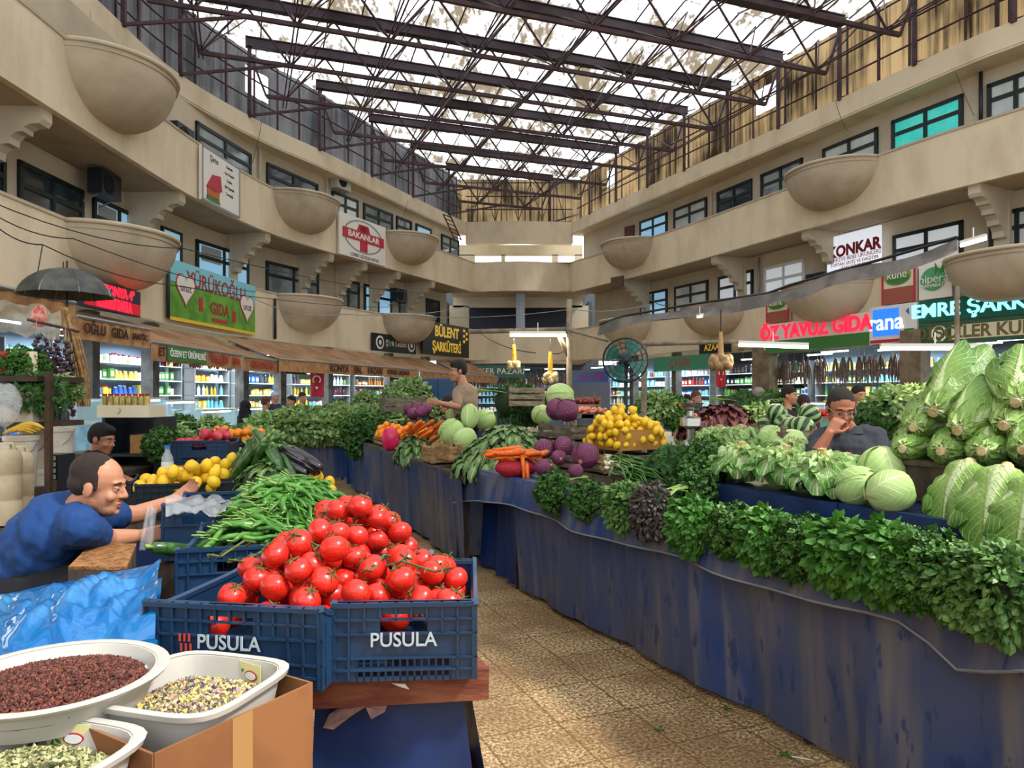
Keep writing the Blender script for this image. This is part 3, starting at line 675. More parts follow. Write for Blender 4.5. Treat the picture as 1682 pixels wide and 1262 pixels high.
awning(396, 455, 1.8, 3.15, 2.5, 'short brown awning with red lettering right of the heart banner', [(.5,'GIDA PAZARI',.24,inkr,None)])
awning(457, 686, 1.9, 3.2, 2.55, 'long faded awning of the honey shop, black lettering on its valance', [(.34,'KONYA',.3,ink,None),(.47,'BAL',.3,ink,None),(.6,'PAZARI',.3,ink,None),(.8,'YÖRESEL ÜRÜNLER',.2,ink,None)])
awning(688, 758, 1.8, 3.15, 2.5, 'faded awning under the black delicatessen sign')
awning(760, 815, 1.4, 3.15, 2.5, 'small faded awning at the far left corner of the hall')
# ---------------------------------------------------------------- signs
def board(name, line, d, pa, pb, z0, z1, m, lab, th=.08, cat='sign', tilt=0):
    ln = offset(line, d); A, _ = on(ln, pa); B, _ = on(ln, pb); L = (B-A).length; u = (B-A)/L; n = u.cross(Vector((0,0,1)))
    t = thing(name, lab, cat, (A+B)/2+Vector((0,0,z0))); H = z1-z0
    mb = MB(); mb.box((A+B)/2+Vector((0,0,(z0+z1)/2))+n*0, (L, th, H), M=Matrix(((u.x, -n.x, 0),(u.y, -n.y, 0),(0,0,1)))); part('board', mb, m, t)
    Mx = Matrix(((u.x, 0, n.x), (u.y, 0, n.y), (0, 1, 0)))
    g = lambda x, y, o=.0: A+u*(L*x)+n*(th/2+.004+o)+Vector((0,0,z0+H*y))
    def tx(s, x, y, size, m, **k): return text('lettering', s, g(x, y), size, m, t, M=Mx, **k)
    def rc(x0, x1, y0, y1, m, nm='panel', o=0.003):
        mb = MB(); mb.poly([g(x0,y0,o-.006),g(x1,y0,o-.006),g(x1,y1,o-.006),g(x0,y1,o-.006)], .012, n); return part(nm, mb, m, t)
    def shp(pts, m, nm='emblem', o=0): mb = MB(); mb.poly([g(x,y,o) for x, y in pts], .01, n); return part(nm, mb, m, t)
    def disc(cx, cy, r, m, nm='emblem', ry=None, r0=0, o=0):
        ry = ry or r; mb = MB(); k = 28
        vs = [g(cx+r/L*math.cos(2*PI*i/k), cy+ry/H*math.sin(2*PI*i/k), o) for i in range(k)]
        if r0 == 0: mb.poly(vs, .01, n)
        else:
            vi = [g(cx+(r*r0)/L*math.cos(2*PI*i/k), cy+(ry*r0)/H*math.sin(2*PI*i/k), o) for i in range(k)]
            for i in range(k): j = (i+1) % k; mb.poly([vs[i],vs[j],vi[j],vi[i]], .01, n)
        return part(nm, mb, m, t)
    return t, tx, rc, shp, disc, L, H
white_s = mat('white_sign_face', '#e2dfd6', .4); black_s = mat('black_sign_face', '#17191b', .4); navy_s = mat('navy_sign_face', '#1c2440', .3)
red_s = mat('red_sign', '#b52a3c', .5); red_e = mat('red_led', '#ff2233', .4, emit=2.6, ec='#ff1028'); pink_e = mat('red_neon', '#e02040', .4, emit=.9, ec='#ff2848'); cyan_e = mat('cyan_neon', '#9ff0ff', .4, emit=1.4, ec='#7fe0ff'); yel_s = mat('yellow_letter', '#e0b93a', .4, emit=.25)
t, tx, rc, shp, disc, L, H = board('menu_board', PL, -.1, 329, 392, 6.58, 7.98, white_s, 'framed white menu board on the upper left balcony with red and green picture')
rc(.0,1,.0,.03,grey_p,'frame'); rc(.0,1,.97,1,grey_p,'frame'); rc(0,.03,0,1,grey_p,'frame'); rc(.97,1,0,1,grey_p,'frame')
shp([(.12,.12),(.42,.12),(.44,.3),(.12,.3)], mat('picture_orange','#b5622c',.5),'picture'); shp([(.1,.28),(.25,.55),(.46,.6),(.5,.32),(.3,.24)], red_s,'picture'); shp([(.1,.05),(.45,.05),(.42,.14),(.12,.14)], green_s,'picture')
tx('Şirin',.3,.84,.22,ink); 
for i in range(5): tx(['Kahvaltı','Köy Peyniri','Zeytin','Bal Kaymak','Tereyağı'][i],.7,.86-.13*i,.11,ink)
t, tx, rc, shp, disc, L, H = board('sign_board', PL, -.1, 556, 632, 6.6, 8.1, white_s, 'white sign with a red cross and oval ring, upper left balcony')
disc(.5,.56,L*.42,grey_p,'ring',H*.4,.93); shp([(.42,.2),(.58,.2),(.58,.82),(.42,.82)], red_s); shp([(.34,.62),(.66,.62),(.6,.85),(.4,.85)], red_s)
rc(.06,.95,.44,.68,red_s,'band',.012); tx('BAKANLAR',.5,.56,.3,white_s,sx=1.25,bold=.01,ext=.02); tx('CEMRE GEZEGE MEYVE',.53,.07,.17,ink)
t, tx, rc, shp, disc, L, H = board('banner', PL, -.09, 278, 418, 3.45, 4.8, mat('banner_green','#6fae3c',.5,'#4f8a2c',2), 'green and sky blue grocery banner with two white hearts, lower left balcony', .03)
rc(0,1,.62,1,mat('banner_sky','#7cc8d4',.5),'sky_panel',.004); rc(0,1,-.06,0,mat('banner_yellow','#e8c22c',.5),'yellow_strip')
def heart(cx, cy, s):
    pts = []
    for i in range(30):
        a = 2*PI*i/30; x = 16*math.sin(a)**3; y = 13*math.cos(a)-5*math.cos(2*a)-2*math.cos(3*a)-math.cos(4*a); pts.append((cx+x*s/L/16, cy+y*s/H/16))
    return pts
shp(heart(.15,.55,.45),red_s,'heart_outline',.002); shp(heart(.15,.55,.4),white_s,'heart',.006); shp(heart(.88,.5,.45),red_s,'heart_outline',.002); shp(heart(.88,.5,.4),white_s,'heart',.006)
tx('unat',.15,.55,.3,ink,ext=.02); tx('unat',.88,.5,.3,ink,ext=.02); tx('YÜRÜKOĞLU',.51,.72,.52,mat('maroon_letter','#9a2a2a',.5),bold=.012,ext=.012); tx('GIDA',.53,.3,.42,mat('maroon_letter','#9a2a2a'),bold=.012); rc(.29,.33,.2,.45,red_s); rc(.69,.73,.12,.35,red_s); rc(.43,.62,.05,.12,red_s)
t, tx, rc, shp, disc, L, H = board('led_sign', PL, -.35, 104, 226, 3.2, 3.72, navy_s, 'navy LED sign with glowing red letters under the nearest bowl', .12)
tx('KONYA 4°',.68,.74,.24,red_e,bold=.014); rc(.2,.99,.06,.48,mat('led_back','#7a1020',.4,emit=.6,ec='#c01020'),'led_panel'); tx('KUZULU DAMLA',.6,.26,.27,red_e,sx=.62,bold=.016,ext=.015)
disc(.1,.5,.2,mat('green_led','#40e090',.4,emit=2,ec='#30e0a0'),'led_swirl',.2,.6)
t, tx, rc, shp, disc, L, H = board('sign_board', PL, -.1, 611, 682, 3.3, 3.98, black_s, 'small black sign with two round white logos, lower left balcony')
for x in (.15,.88): disc(x,.5,.26,white_s,'round_logo',.26); disc(x,.5,.18,black_s,'round_logo',.18,.55,.012)
tx('Şark Lezzet',.52,.5,.3,inkw)
disc(.36,.5,.12,green_s)
t, tx, rc, shp, disc, L, H = board('sign_board', PL, -.3, 693, 769, 3.35, 4.75, black_s, 'black delicatessen sign with yellow letters and a wheat emblem, lower left balcony')
tx('BÜLENT',.5,.72,.62,yel_s,bold=.02,sx=.95); tx('ŞARKÜTERİ',.5,.25,.56,yel_s,bold=.016,sx=.85); 
for i in range(5): disc(.9+(.04 if i % 2 else -.02),.52+.09*i,.1,yel_s,'wheat_grain',.07)
for i in range(3): disc(.06,.55+.1*i,.1,yel_s,'wheat_grain',.07)
kw = mat('lit_white_sign','#eef3fb',.4,emit=.5,ec='#e8f0ff')
qk = on(offset(PR, D1-.34), 1403)[0]
t, tx, rc, shp, disc, L, H = board('lit_sign', PR, D1-.34, 1360, 1447, zat(463, qk), zat(381, qk), kw, 'lit white window sign with dark red letters under the upper right balcony')
tx('KONKAR',.52,.66,.46,mat('wine_letter','#8a1f2c',.5),bold=.02); tx('TÜRKİYE BEBE ÜRÜNLERİ',.52,.5,.17,inkr); tx('TOPTAN SATIŞ VE DAĞITIM',.52,.4,.14,inkr); tx('0332 350 00 00',.52,.31,.14,inkr)
t, tx, rc, shp, disc, L, H = board('grocery_sign', PR, -.12, 1260, 1430, 2.95, 3.85, white_s, 'white grocery sign with glowing red letters and a green strip')
rc(0,1,0,.4,green_s,'green_strip'); tx('ÖZ YAVUZ GIDA',.48,.68,.58,pink_e,bold=.02,ext=.03,sx=.98); tx('KURUYEMİŞ BAKLİYAT SÜT ÜRÜNLERİ',.5,.2,.27,inkw,sx=.95)
t, tx, rc, shp, disc, L, H = board('lit_logo_sign', PR, -.13, 1430, 1508, 2.97, 3.95, white_s, 'white sign with a glowing blue rounded logo beside the red neon sign')
blue_e = mat('glowing_blue_panel','#2a6cf0',.4,emit=1.3,ec='#1f62f0'); rc(.08,.64,.2,.92,blue_e,'logo_panel'); tx('rana',.36,.55,.6,kw,ext=.02,bold=.012); rc(.75,.95,.3,.34,green_s); shp([(.78,.8),(.85,.7),(.84,.88)],mat('packing_blue','#2f68c4')); rc(.02,.98,.02,.1,red_s,'frame')
def kune(pa, pb, z0, z1, lab):
    t, tx, rc, shp, disc, L, H = board('poster_sign', PR, -.1, pa, pb, z0, z1, mat('cream_poster','#d8d0b4',.5), lab)
    rc(0,.06,0,1,red_s,'frame'); rc(.94,1,0,1,red_s,'frame'); disc(.47,.7,L*.4,mat('sign_olive','#7f9a3a',.5),'oval_emblem',H*.24); disc(.5,.62,L*.34,green_s,'oval_emblem',H*.14,0,.004); tx('küne',.47,.72,.3,white_s,ext=.03); rc(.06,.94,.0,.4,mat('poster_brick','#9a5444',.6),'lower_panel'); tx('ÇEREZCİM',.5,.28,.14,white_s)
kune(1450,1506,3.98,5.0,'cream and green nut poster sign, left of the white leaf logo sign'); kune(1260,1298,3.9,4.75,'cream and green nut poster sign above the left end of the red neon sign')
t, tx, rc, shp, disc, L, H = board('logo_sign', PR, -.12, 1511, 1565, 3.98, 4.95, white_s, 'white square sign with a green leafy logo')
disc(.45,.5,L*.38,mat('mint_green','#4fa06c',.5),'oval_emblem',H*.3); shp([(.5,.6),(.52,.9),(.62,.72)],green_s,'leaf_emblem',.01); shp([(.62,.62),(.8,.95),(.78,.65)],green_s,'leaf_emblem',.01); tx('hipera',.47,.5,.3,white_s,ext=.03); tx('BAHARAT',.45,.33,.13,white_s,ext=.03)
t, tx, rc, shp, disc, L, H = board('neon_sign', PR, -.14, 1511, 1735, 3.4, 3.95, mat('emerald_sign','#0f5a46',.4), 'emerald green sign with pale blue neon letters')
tx('EMRE ŞARKÜTERİ',.62,.5,.46,cyan_e,bold=.01,ext=.02,sx=1.12)
t, tx, rc, shp, disc, L, H = board('nut_shop_sign', PR, -.13, 1511, 1735, 2.85, 3.36, mat('forest_sign','#2f5a40',.5), 'forest green sign with gold letters on a cream band, right edge')
disc(.17,.5,.2,white_s,'round_logo',.2,.75); disc(.17,.5,.1,white_s,'round_logo'); rc(.27,.99,.18,.85,mat('cream_poster','#d8d0b4'),'cream_band'); tx('DİŞÇİLER KURUYEMİŞ',.66,.5,.4,mat('olive_letter','#6b6434',.5),bold=.012,ext=.015)
for pa, pb, z0, z1, m, s, mm, lab in ((1075,1165,2.55,3.1,mat('sign_sea_green','#3d8a6c',.5),'ÇAĞRI',red_s,'sea green shop sign with red letters behind the plastic canopy'),(1150,1200,3.1,3.5,black_s,'AZAARI',yel_s,'dark sign with gold letters right of the sea green sign'),(945,1000,2.2,2.7,mat('packing_blue','#2f68c4'),'SARAY ŞARK',red_s,'blue shop sign with red letters behind the wooden pole')):
    t, tx, rc, shp, disc, L, H = board('shop_sign', PR, -.12, pa, pb, z0, z1, m, lab); tx(s, .5, .5, min(.5,H*.8), mm)
t, tx, rc, shp, disc, L, H = board('shop_sign', [Vector((-2.2,35.0,0)),Vector((3,35.2,0))], -.1, 772, 862, 2.45, 3.05, mat('emerald_sign','#0f5a46'), 'long dark green sign over the far end shop'); tx('ŞEKER PAZARI',.5,.5,.4,inkw)
t, tx, rc, shp, disc, L, H = board('shop_sign', PL, -.9, 468, 502, 2.25, 2.6, black_s, 'small sign with yellow letters beside the red flag'); tx('PERDAR',.5,.5,.4,yel_s)
def flag(q, w, h, lab):
    t = thing('flag', lab, 'flag', q-Vector((0,0,h)))
    mb = MB(); mb.grid(lambda a, b: q+Vector((w*(a-.5), .03*math.sin(a*9+b*3), -h*b)), 8, 10); part('cloth', mb, mat('flag_red','#b01626',.6), t, smooth='all')
    c = q+Vector((0,-.05,-h*.4)); mb = MB(); k = 20
    for i in range(k):
        a0 = -2.4+4.8*i/k+PI/2; a1 = -2.4+4.8*(i+1)/k+PI/2; th = lambda a: .2*w+.02; f = lambda a, r: c+Vector((math.cos(a)*r, 0, math.sin(a)*r))
        mb.quad(f(a0,w*.3),f(a1,w*.3),f(a1,w*.22),f(a0,w*.22))
    part('crescent', mb, white_s, t)
    mb = MB(); mb.poly([c+Vector((math.cos(a)*(r),0,math.sin(a)*(r)-h*.28)) for a, r in ((2*PI*i/10+PI/2, w*.14 if i % 2 == 0 else w*.06) for i in range(10))]); part('star', mb, white_s, t)
flag(P(521,605,21.5), .42, .85, 'red flag with white crescent and star hanging left of the honey shop'); flag(P(1184,598,24), .3, .75, 'small red flag hanging behind the garlic bunch')
# ---------------------------------------------------------------- produce: materials and prototypes
def leafmat(name, base, tip, rib, ribw=.05, veins=9, tr=.25, rough=.42, ripple=.5, jit=.08, flare=0):
    m = bpy.data.materials.new(name); m.use_nodes = True; nt = m.node_tree; N = nt.nodes; L = nt.links; b = N['Principled BSDF']; b.inputs['Roughness'].default_value = rough
    def mth(op, a, c=None, **k):
        n = N.new('ShaderNodeMath'); n.operation = op
        for i, x in enumerate((a, c)):
            if x is None: continue
            if isinstance(x, (int, float)): n.inputs[i].default_value = x
            else: L.new(x, n.inputs[i])
        return n.outputs[0]
    def mr(x, a, c, lo=0, hi=1):
        n = N.new('ShaderNodeMapRange'); n.inputs[1].default_value = a; n.inputs[2].default_value = c; n.inputs[3].default_value = lo; n.inputs[4].default_value = hi; L.new(x, n.inputs[0]); return n.outputs[0]
    def mix(f, a, c):
        n = N.new('ShaderNodeMix'); n.data_type = 'RGBA'; L.new(f, n.inputs[0])
        for i, x in ((6, a), (7, c)):
            if isinstance(x, tuple): n.inputs[i].default_value = x
            else: L.new(x, n.inputs[i])
        return n.outputs[2]
    uv = N.new('ShaderNodeUVMap'); sp = N.new('ShaderNodeSeparateXYZ'); L.new(uv.outputs[0], sp.inputs[0])
    u, v = sp.outputs[0], sp.outputs[1]; a = mth('MULTIPLY', mth('ABSOLUTE', mth('SUBTRACT', u, .5)), 2.0)
    g = mth('ADD', mth('MULTIPLY', v, .75), mth('MULTIPLY', a, .45)); c0 = mix(mr(g, .1, .95), col(base), col(tip))
    w = mth('SINE', mth('MULTIPLY', mth('SUBTRACT', v, mth('MULTIPLY', a, .35)), veins*6.283)); vm = mr(w, .72, 1, 0, .55); c1 = mix(vm, c0, col(rib))
    iv = mth('SUBTRACT', 1.0, v); rm = mr(mth('DIVIDE', a, mth('ADD', 1.0, mth('MULTIPLY', mth('MULTIPLY', iv, iv), mth('MULTIPLY', iv, float(flare))))), ribw, ribw*2.2, 1, 0); c2 = mix(rm, c1, col(rib))
    oi = N.new('ShaderNodeObjectInfo'); h = N.new('ShaderNodeHueSaturation'); L.new(mr(oi.outputs['Random'], 0, 1, 1-jit, 1+jit), h.inputs['Value']); L.new(c2, h.inputs['Color']); c2 = h.outputs[0]
    L.new(c2, b.inputs['Base Color'])
    bp = N.new('ShaderNodeBump'); bp.inputs['Strength'].default_value = ripple; bp.inputs['Distance'].default_value = .006; tn = N.new('ShaderNodeTexNoise'); tn.inputs['Scale'].default_value = 70
    g2 = N.new('ShaderNodeTexCoord'); L.new(g2.outputs['Object'], tn.inputs[0]); L.new(mth('ADD', mth('ADD', vm, rm), tn.outputs['Fac']), bp.inputs['Height']); L.new(bp.outputs[0], b.inputs['Normal'])
    t = N.new('ShaderNodeBsdfTranslucent'); L.new(c2, t.inputs[0]); ms = N.new('ShaderNodeMixShader'); ms.inputs[0].default_value = tr
    L.new(b.outputs[0], ms.inputs[1]); L.new(t.outputs[0], ms.inputs[2]); L.new(ms.outputs[0], N['Material Output'].inputs[0]); return m
def leaf(mb, base, d, up, L, W, bend=.6, ruf=.1, cup=.2, nu=6, nv=8, rnd=None, prof=None, mi=0):
    rnd = rnd or R; d = Vector(d).normalized(); up = Vector(up); up = (up-d*up.dot(d)).normalized(); side = d.cross(up)
    p = Vector(base); pts = []; ph = rnd.uniform(0, 6); ph2 = rnd.uniform(0, 6); fq = rnd.uniform(5, 9)
    for j in range(nv+1):
        a = bend*j/nv; dd = d*math.cos(a)-up*math.sin(a); uu = up*math.cos(a)+d*math.sin(a)
        if j: p = p+dd*(L/nv)
        pts.append((p.copy(), uu))
    prof = prof or (lambda t: math.sin(PI*(t*.86+.09))**.75)
    def fn(s, t):
        q, uu = pts[round(t*nv)]; w = W*prof(t)/2; x = (s-.5)*2
        return q+side*(x*w)+uu*(cup*w*x*x+ruf*W*abs(x)**1.5*math.sin(fq*t*2+ph+(1.5 if x > 0 else 0)))
    mb.grid(fn, nu, nv, mi)
def leaflet(mb, p, d, nr, L, W, fold=.25, mi=0):
    d = d.normalized(); s = d.cross(nr)
    if s.length < 1e-4: s = Vector((1,0,0))
    s.normalize(); n = s.cross(d); m = p+d*L*.5; k = -n*fold*W/2; b = -n*fold*W*.4
    mb.add([p, p+d*L*.28+s*W*.42+k, p+d*L*.68+s*W*.46+k, p+d*L+b, p+d*L*.68-s*W*.46+k, p+d*L*.28-s*W*.42+k, m+n*fold*W*.3], [(0,6,1),(1,6,2),(2,6,3),(3,6,4),(4,6,5),(5,6,0)], mi)
def rdir(r=R):
    while True:
        v = Vector((r.uniform(-1,1), r.uniform(-1,1), r.uniform(-1,1)))
        if .05 < v.length < 1: return v.normalized()
parsley_m = mat('parsley_green', '#264d18', .42, '#50802e', 28, (.35,.65), transl=.2, jit=.12); mint_m = mat('mint_leaf', '#315c24', .42, '#769c50', 22, (.35,.7), transl=.2, jit=.1)
rocket_m = mat('fresh_green', '#2c5c1c', .38, '#5c9438', 16, (.35,.7), transl=.25, jit=.1); basil_m = mat('purple_basil', '#3a2a30', .5, '#6f6a60', 25, (.4,.7), transl=.1); dill_m = mat('dill_green', '#2c5222', .6, '#4c7a34', 40, transl=.15)
stem_m = mat('pale_green_stem', '#7f9c4a', .5); dry_stem = mat('tomato_vine', '#56622c', .7, '#3c4a20', 60)
def clump(kind, n, rad, lsz, mtl, name, hang=.5, inner='#16260f'):     # leafy bunch: a dark tangled core, stems and leaves
    t = thing(name, 'x', 'herbs'); rx, ry, rz = rad; mb = MB()
    for i in range(n):
        a = rdir(); 
        if a.y > .55 or a.z < -.92: a.y = -abs(a.y)*.8; a.normalize()
        k = 1+.22*mnoise.noise(a*2.3+Vector((n*.1, rx*7, 0)))+R.uniform(-.16,.08)
        p = Vector((a.x*rx*k, a.y*ry*k, a.z*rz*k)); d = (a*1.0+rdir()*.75+Vector((0,-.1,-hang))).normalized(); nr = (a+rdir()*.5).normalized(); L = lsz*R.uniform(.65,1.25)
        if kind == 'parsley':
            for da in (-.9, 0, .9):
                q = Matrix.Rotation(da, 3, nr)@d; leaflet(mb, p, q, nr, L*(.8 if da else 1), L*.55)
        elif kind == 'dill':
            for da in (-.8,-.4,0,.4,.8): leaflet(mb, p, Matrix.Rotation(da, 3, nr)@d, nr, L, L*.12)
        else: leaflet(mb, p, d, nr, L*1.2, L*.8, .35)
    part('leaves', mb, mtl, t, world=False)
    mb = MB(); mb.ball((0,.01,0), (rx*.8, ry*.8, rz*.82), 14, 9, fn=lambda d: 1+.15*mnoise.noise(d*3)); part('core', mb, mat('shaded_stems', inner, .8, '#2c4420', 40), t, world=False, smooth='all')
    mb = MB()
    for i in range(22):
        a = R.uniform(-.5,.5); mb.tube([(a*rx*1.2, ry*.3, rz*.5), (a*rx*.7, ry*1.1, rz*.65), (a*rx*.5, ry*1.9, rz*.6+R.uniform(-.02,.02))], .003, 4)
    part('stems', mb, stem_m, t, world=False)
    return Stock(t)
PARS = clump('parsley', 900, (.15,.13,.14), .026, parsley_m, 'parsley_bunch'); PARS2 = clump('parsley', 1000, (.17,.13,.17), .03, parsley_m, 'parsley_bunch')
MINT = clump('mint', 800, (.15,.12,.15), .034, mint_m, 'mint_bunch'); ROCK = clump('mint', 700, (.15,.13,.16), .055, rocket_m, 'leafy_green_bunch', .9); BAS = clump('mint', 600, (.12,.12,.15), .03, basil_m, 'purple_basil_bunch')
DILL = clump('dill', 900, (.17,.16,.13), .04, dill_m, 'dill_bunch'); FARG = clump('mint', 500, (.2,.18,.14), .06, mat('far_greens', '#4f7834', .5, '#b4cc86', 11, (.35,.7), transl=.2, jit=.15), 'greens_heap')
# lettuces, cabbages
lett_m = leafmat('curly_lettuce_leaf', '#e2ecac', '#4f9026', '#f0f3cf', .05, 7, .3); roma_m = leafmat('romaine_leaf', '#cfe08e', '#4f8c26', '#e8efc6', .045, 8, .25, flare=9); roma_o = leafmat('romaine_outer_leaf', '#a8c864', '#578a2c', '#ccdca0', .03, 9, .25, ripple=.9, flare=10)
cab_m = leafmat('white_cabbage_leaf', '#c3d98c', '#a9cc74', '#e0ebba', .03, 7, .12, ripple=.5); red_m = leafmat('red_cabbage_leaf', '#7c2c54', '#5a1e42', '#a8628c', .014, 6, 0, rough=.35); spin_m = leafmat('dark_chard_leaf', '#8fb060', '#2f5a24', '#c5d69a', .05, 7, .15)
cut_m = mat('cut_stem_end', '#c9b68a', .7, '#a98c58', 30)
def p_curly(seed):
    r = random.Random(seed); t = thing('curly_lettuce', 'x', 'lettuce')
    for ring, (n, a0, L, W) in enumerate(((6, 1.25, .13, .12), (9, .75, .19, .14), (11, .35, .23, .15))):
        mb = MB()
        for i in range(n):
            a = 2*PI*i/n+r.uniform(-.2,.2)+ring*.4; o = Vector((math.cos(a), math.sin(a), 0)); d = o*math.cos(a0)*1.0+Vector((0,0,math.sin(a0)*(.25 if ring else .1)-.15)); 
            leaf(mb, Vector((0,0,.2+.012*ring*-1))+o*.015, d, Vector((0,0,1))+o*.2, L*r.uniform(.9,1.1), W, 1.15+r.uniform(-.1,.25), .14, .25, 8, 9, r)
        part('leaf_layer', mb, lett_m, t, world=False, smooth='all')
    mb = MB(); mb.lathe([(.0,.2),(.02,.2),(.022,.225),(0,.23)], 9); part('cut_stem', mb, cut_m, t, world=False)
    mb = MB(); mb.ball((0,0,.09), (.1,.1,.09), 12, 8); part('heart', mb, mat('lettuce_heart', '#8fb45a', .6), t, world=False, smooth='all')
    return t
CUR = [Stock(p_curly(i)) for i in (1, 2, 3)]
def p_romaine(seed, L=.40, r0=.085):               # axis along +Y, cut end at the origin
    r = random.Random(seed); t = thing('romaine_lettuce', 'x', 'lettuce')
    for ring, (n, k, Lk) in enumerate(((5, .35, .85), (7, .65, .95), (8, 1, 1))):
        mb = MB()
        for i in range(n):
            a = 2*PI*i/n+ring*.5+r.uniform(-.12,.12); o = Vector((math.cos(a), 0, math.sin(a)))
            leaf(mb, o*.02*k+Vector((0,.004,0)), Vector((0,.85,0))+o*(.5+.1*i%.2)*k, o, L*Lk*r.uniform(.92,1.06), .15+.03*k, .5*k+.05, .09, -.55*1.0, 8, 10, r, prof=lambda q: (.28+.72*math.sin(PI*min(1, q*.8+.08))**.8)*(1 if q < .85 else 1-(q-.85)*3.5))
        part('leaf_layer', mb, roma_m if ring < 2 else roma_o, t, world=False, smooth='all')
    mb = MB(); M = Matrix.Rotation(-PI/2, 3, 'X'); mb.lathe([(0,-.006),(.02,-.004),(.026,.03),(.02,.05)], 10, M=M); part('cut_end', mb, cut_m, t, world=False)
    mb = MB(); mb.ball((0,L*.42,0), (r0*.75, L*.42, r0*.75), 12, 8); part('heart', mb, roma_m, t, world=False, smooth='all')
    return t
ROM = [Stock(p_romaine(i)) for i in (11, 12, 13)]
def p_cabbage(name, mtl, seed, el=1.12, n=7):
    r = random.Random(seed); t = thing(name, 'x', 'cabbage'); mb = MB(); mb.ball((0,0,0), (1,1,el), 20, 14); part('head', mb, mtl, t, world=False, smooth='all')
    for i in range(n):
        a0 = 2*PI*i/n*2.4+r.uniform(-.3,.3); wd = r.uniform(1.3,1.7); h = r.uniform(1.9,2.5); k = 1.015+.012*i; mb = MB(); tw = r.uniform(-.3,.3)
        def fn(s, q):
            th = PI-.1-q*h; a = a0+tw*q+(s-.5)*wd*(1+.2*math.sin(q*PI)); rr = k+.02*math.sin(s*PI)*q+.012*math.sin(s*23+q*9)*(1 if s < .1 or s > .9 or q > .9 else .4)
            return Vector((math.sin(th)*math.cos(a), math.sin(th)*math.sin(a), math.cos(th)*el))*rr
        mb.grid(fn, 10, 12); part('outer_leaf', mb, mtl, t, world=False, smooth='all')
    mb = MB(); mb.lathe([(0,-el-.08),(.16,-el-.07),(.18,-el+.05)], 10); part('cut_stem', mb, cut_m, t, world=False)
    return t
CAB = [Stock(p_cabbage('white_cabbage', cab_m, i)) for i in (1, 2)]; RCB = [Stock(p_cabbage('red_cabbage', red_m, i, 1.02, 4)) for i in (3, 4)]
# fruit and small vegetables
tom_m = mat('tomato_skin', '#c2170f', .3, '#d8402a', 9, (.4,.8), sss=.0, coat=.15, jit=.14, obj=True)
def p_tomato(k):
    t = thing('tomato', 'x', 'tomato'); mb = MB(); mb.ball((0,0,0), (1,1,.86), 20, 14, fn=lambda d: 1+.02*math.cos(5*math.atan2(d.y,d.x))*(1-d.z*d.z)-.1*max(0,d.z-.86)*7*.2); part('flesh', mb, tom_m, t, world=False, smooth='all')
    mb = MB()
    for i in range(5):
        a = 2*PI*i/5+k; o = Vector((math.cos(a), math.sin(a), 0)); mb.tube([(0,0,.84), tuple(o*.3+Vector((0,0,.87))), tuple(o*.6+Vector((0,0,.82+.1*(i % 2))))], [.06,.07,.02], 4)
    mb.tube([(0,0,.82),(.05,0,1.1),(.2,.05,1.25)], .05, 5); part('calyx', mb, dry_stem, t, world=False); return t
TOM = [Stock(p_tomato(0)), Stock(p_tomato(.6))]
def simple(name, cat, mtl, mbf, extra=None, smooth='all'):
    t = thing(name, 'x', cat); mb = MB(); mbf(mb); part('flesh', mb, mtl, t, world=False, smooth=smooth)
    if extra:
        for nm, f, m in extra: mb = MB(); f(mb); part(nm, mb, m, t, world=False, smooth='all')
    return Stock(t)
lem_m = mat('lemon_peel', '#e8b410', .4, '#f0c930', 20, bump=.15, bs=150, jit=.1, obj=True)
LEM = simple('lemon', 'lemon', lem_m, lambda mb: mb.ball((0,0,0), (1,.85,.85), 14, 10, fn=lambda d: 1+.18*max(0, abs(d.x)-.85)*4), [('nub', lambda mb: mb.ball((1.12,0,0), .12, 6, 4), mat('packing_green', PC['green']))])
ORG = simple('orange', 'orange', mat('orange_peel', '#ee8a1c', .45, bump=.15, bs=150, jit=.08), lambda mb: mb.ball((0,0,0), (1,1,.93), 14, 10), [('stem_scar', lambda mb: mb.ball((0,0,.93), .1, 6, 4), mat('packing_green', PC['green']))])
POM = simple('pomegranate', 'pomegranate', mat('pomegranate_skin', '#b8283c', .35, '#d87a70', 12, (.5,.8), jit=.15), lambda mb: mb.ball((0,0,0), (1,1,.92), 14, 10), [('crown', lambda mb: mb.lathe([(.22,.85),(.16,1.0),(.26,1.22)], 8), mat('pomegranate_crown', '#a8483c', .6))])
pep_m = mat('green_pepper_skin', '#2f641a', .3, '#578f2e', 14, (.4,.7), coat=.3, jit=.15, obj=True)
def p_pepper(seed):
    r = random.Random(seed); L = .24; b = r.uniform(.02,.06); pts = [(L*q-.5*L, b*math.sin(q*PI)+.008*math.sin(q*11), .006*math.sin(q*9)) for q in [i/9 for i in range(10)]]
    rs = [.008,.0105,.011,.0105,.01,.0095,.0085,.007,.005,.0015]
    return simple('green_pepper', 'pepper', pep_m, lambda mb: mb.tube(pts, rs, 8), [('stalk', lambda mb: mb.tube([(-.5*L,0,0),(-.5*L-.015,0,.004),(-.5*L-.035,-.01,.012)], .003, 5), stem_m)])
PEP = [p_pepper(i) for i in (1,2,3)]
zuc_m = mat('courgette_skin', '#24481c', .3, '#3f6a2c', 30, (.45,.6), coat=.3, jit=.15, obj=True)
ZUC = simple('courgette', 'courgette', zuc_m, lambda mb: mb.tube([(-.16,0,0),(-.15,0,0),(-.08,0,.008),(0,0,.012),(.08,0,.006),(.15,0,-.006),(.165,0,-.01)], [.008,.022,.027,.029,.029,.024,.006], 10), [('stalk', lambda mb: mb.tube([(-.19,0,.002),(-.155,0,0)], .009, 6), stem_m)])
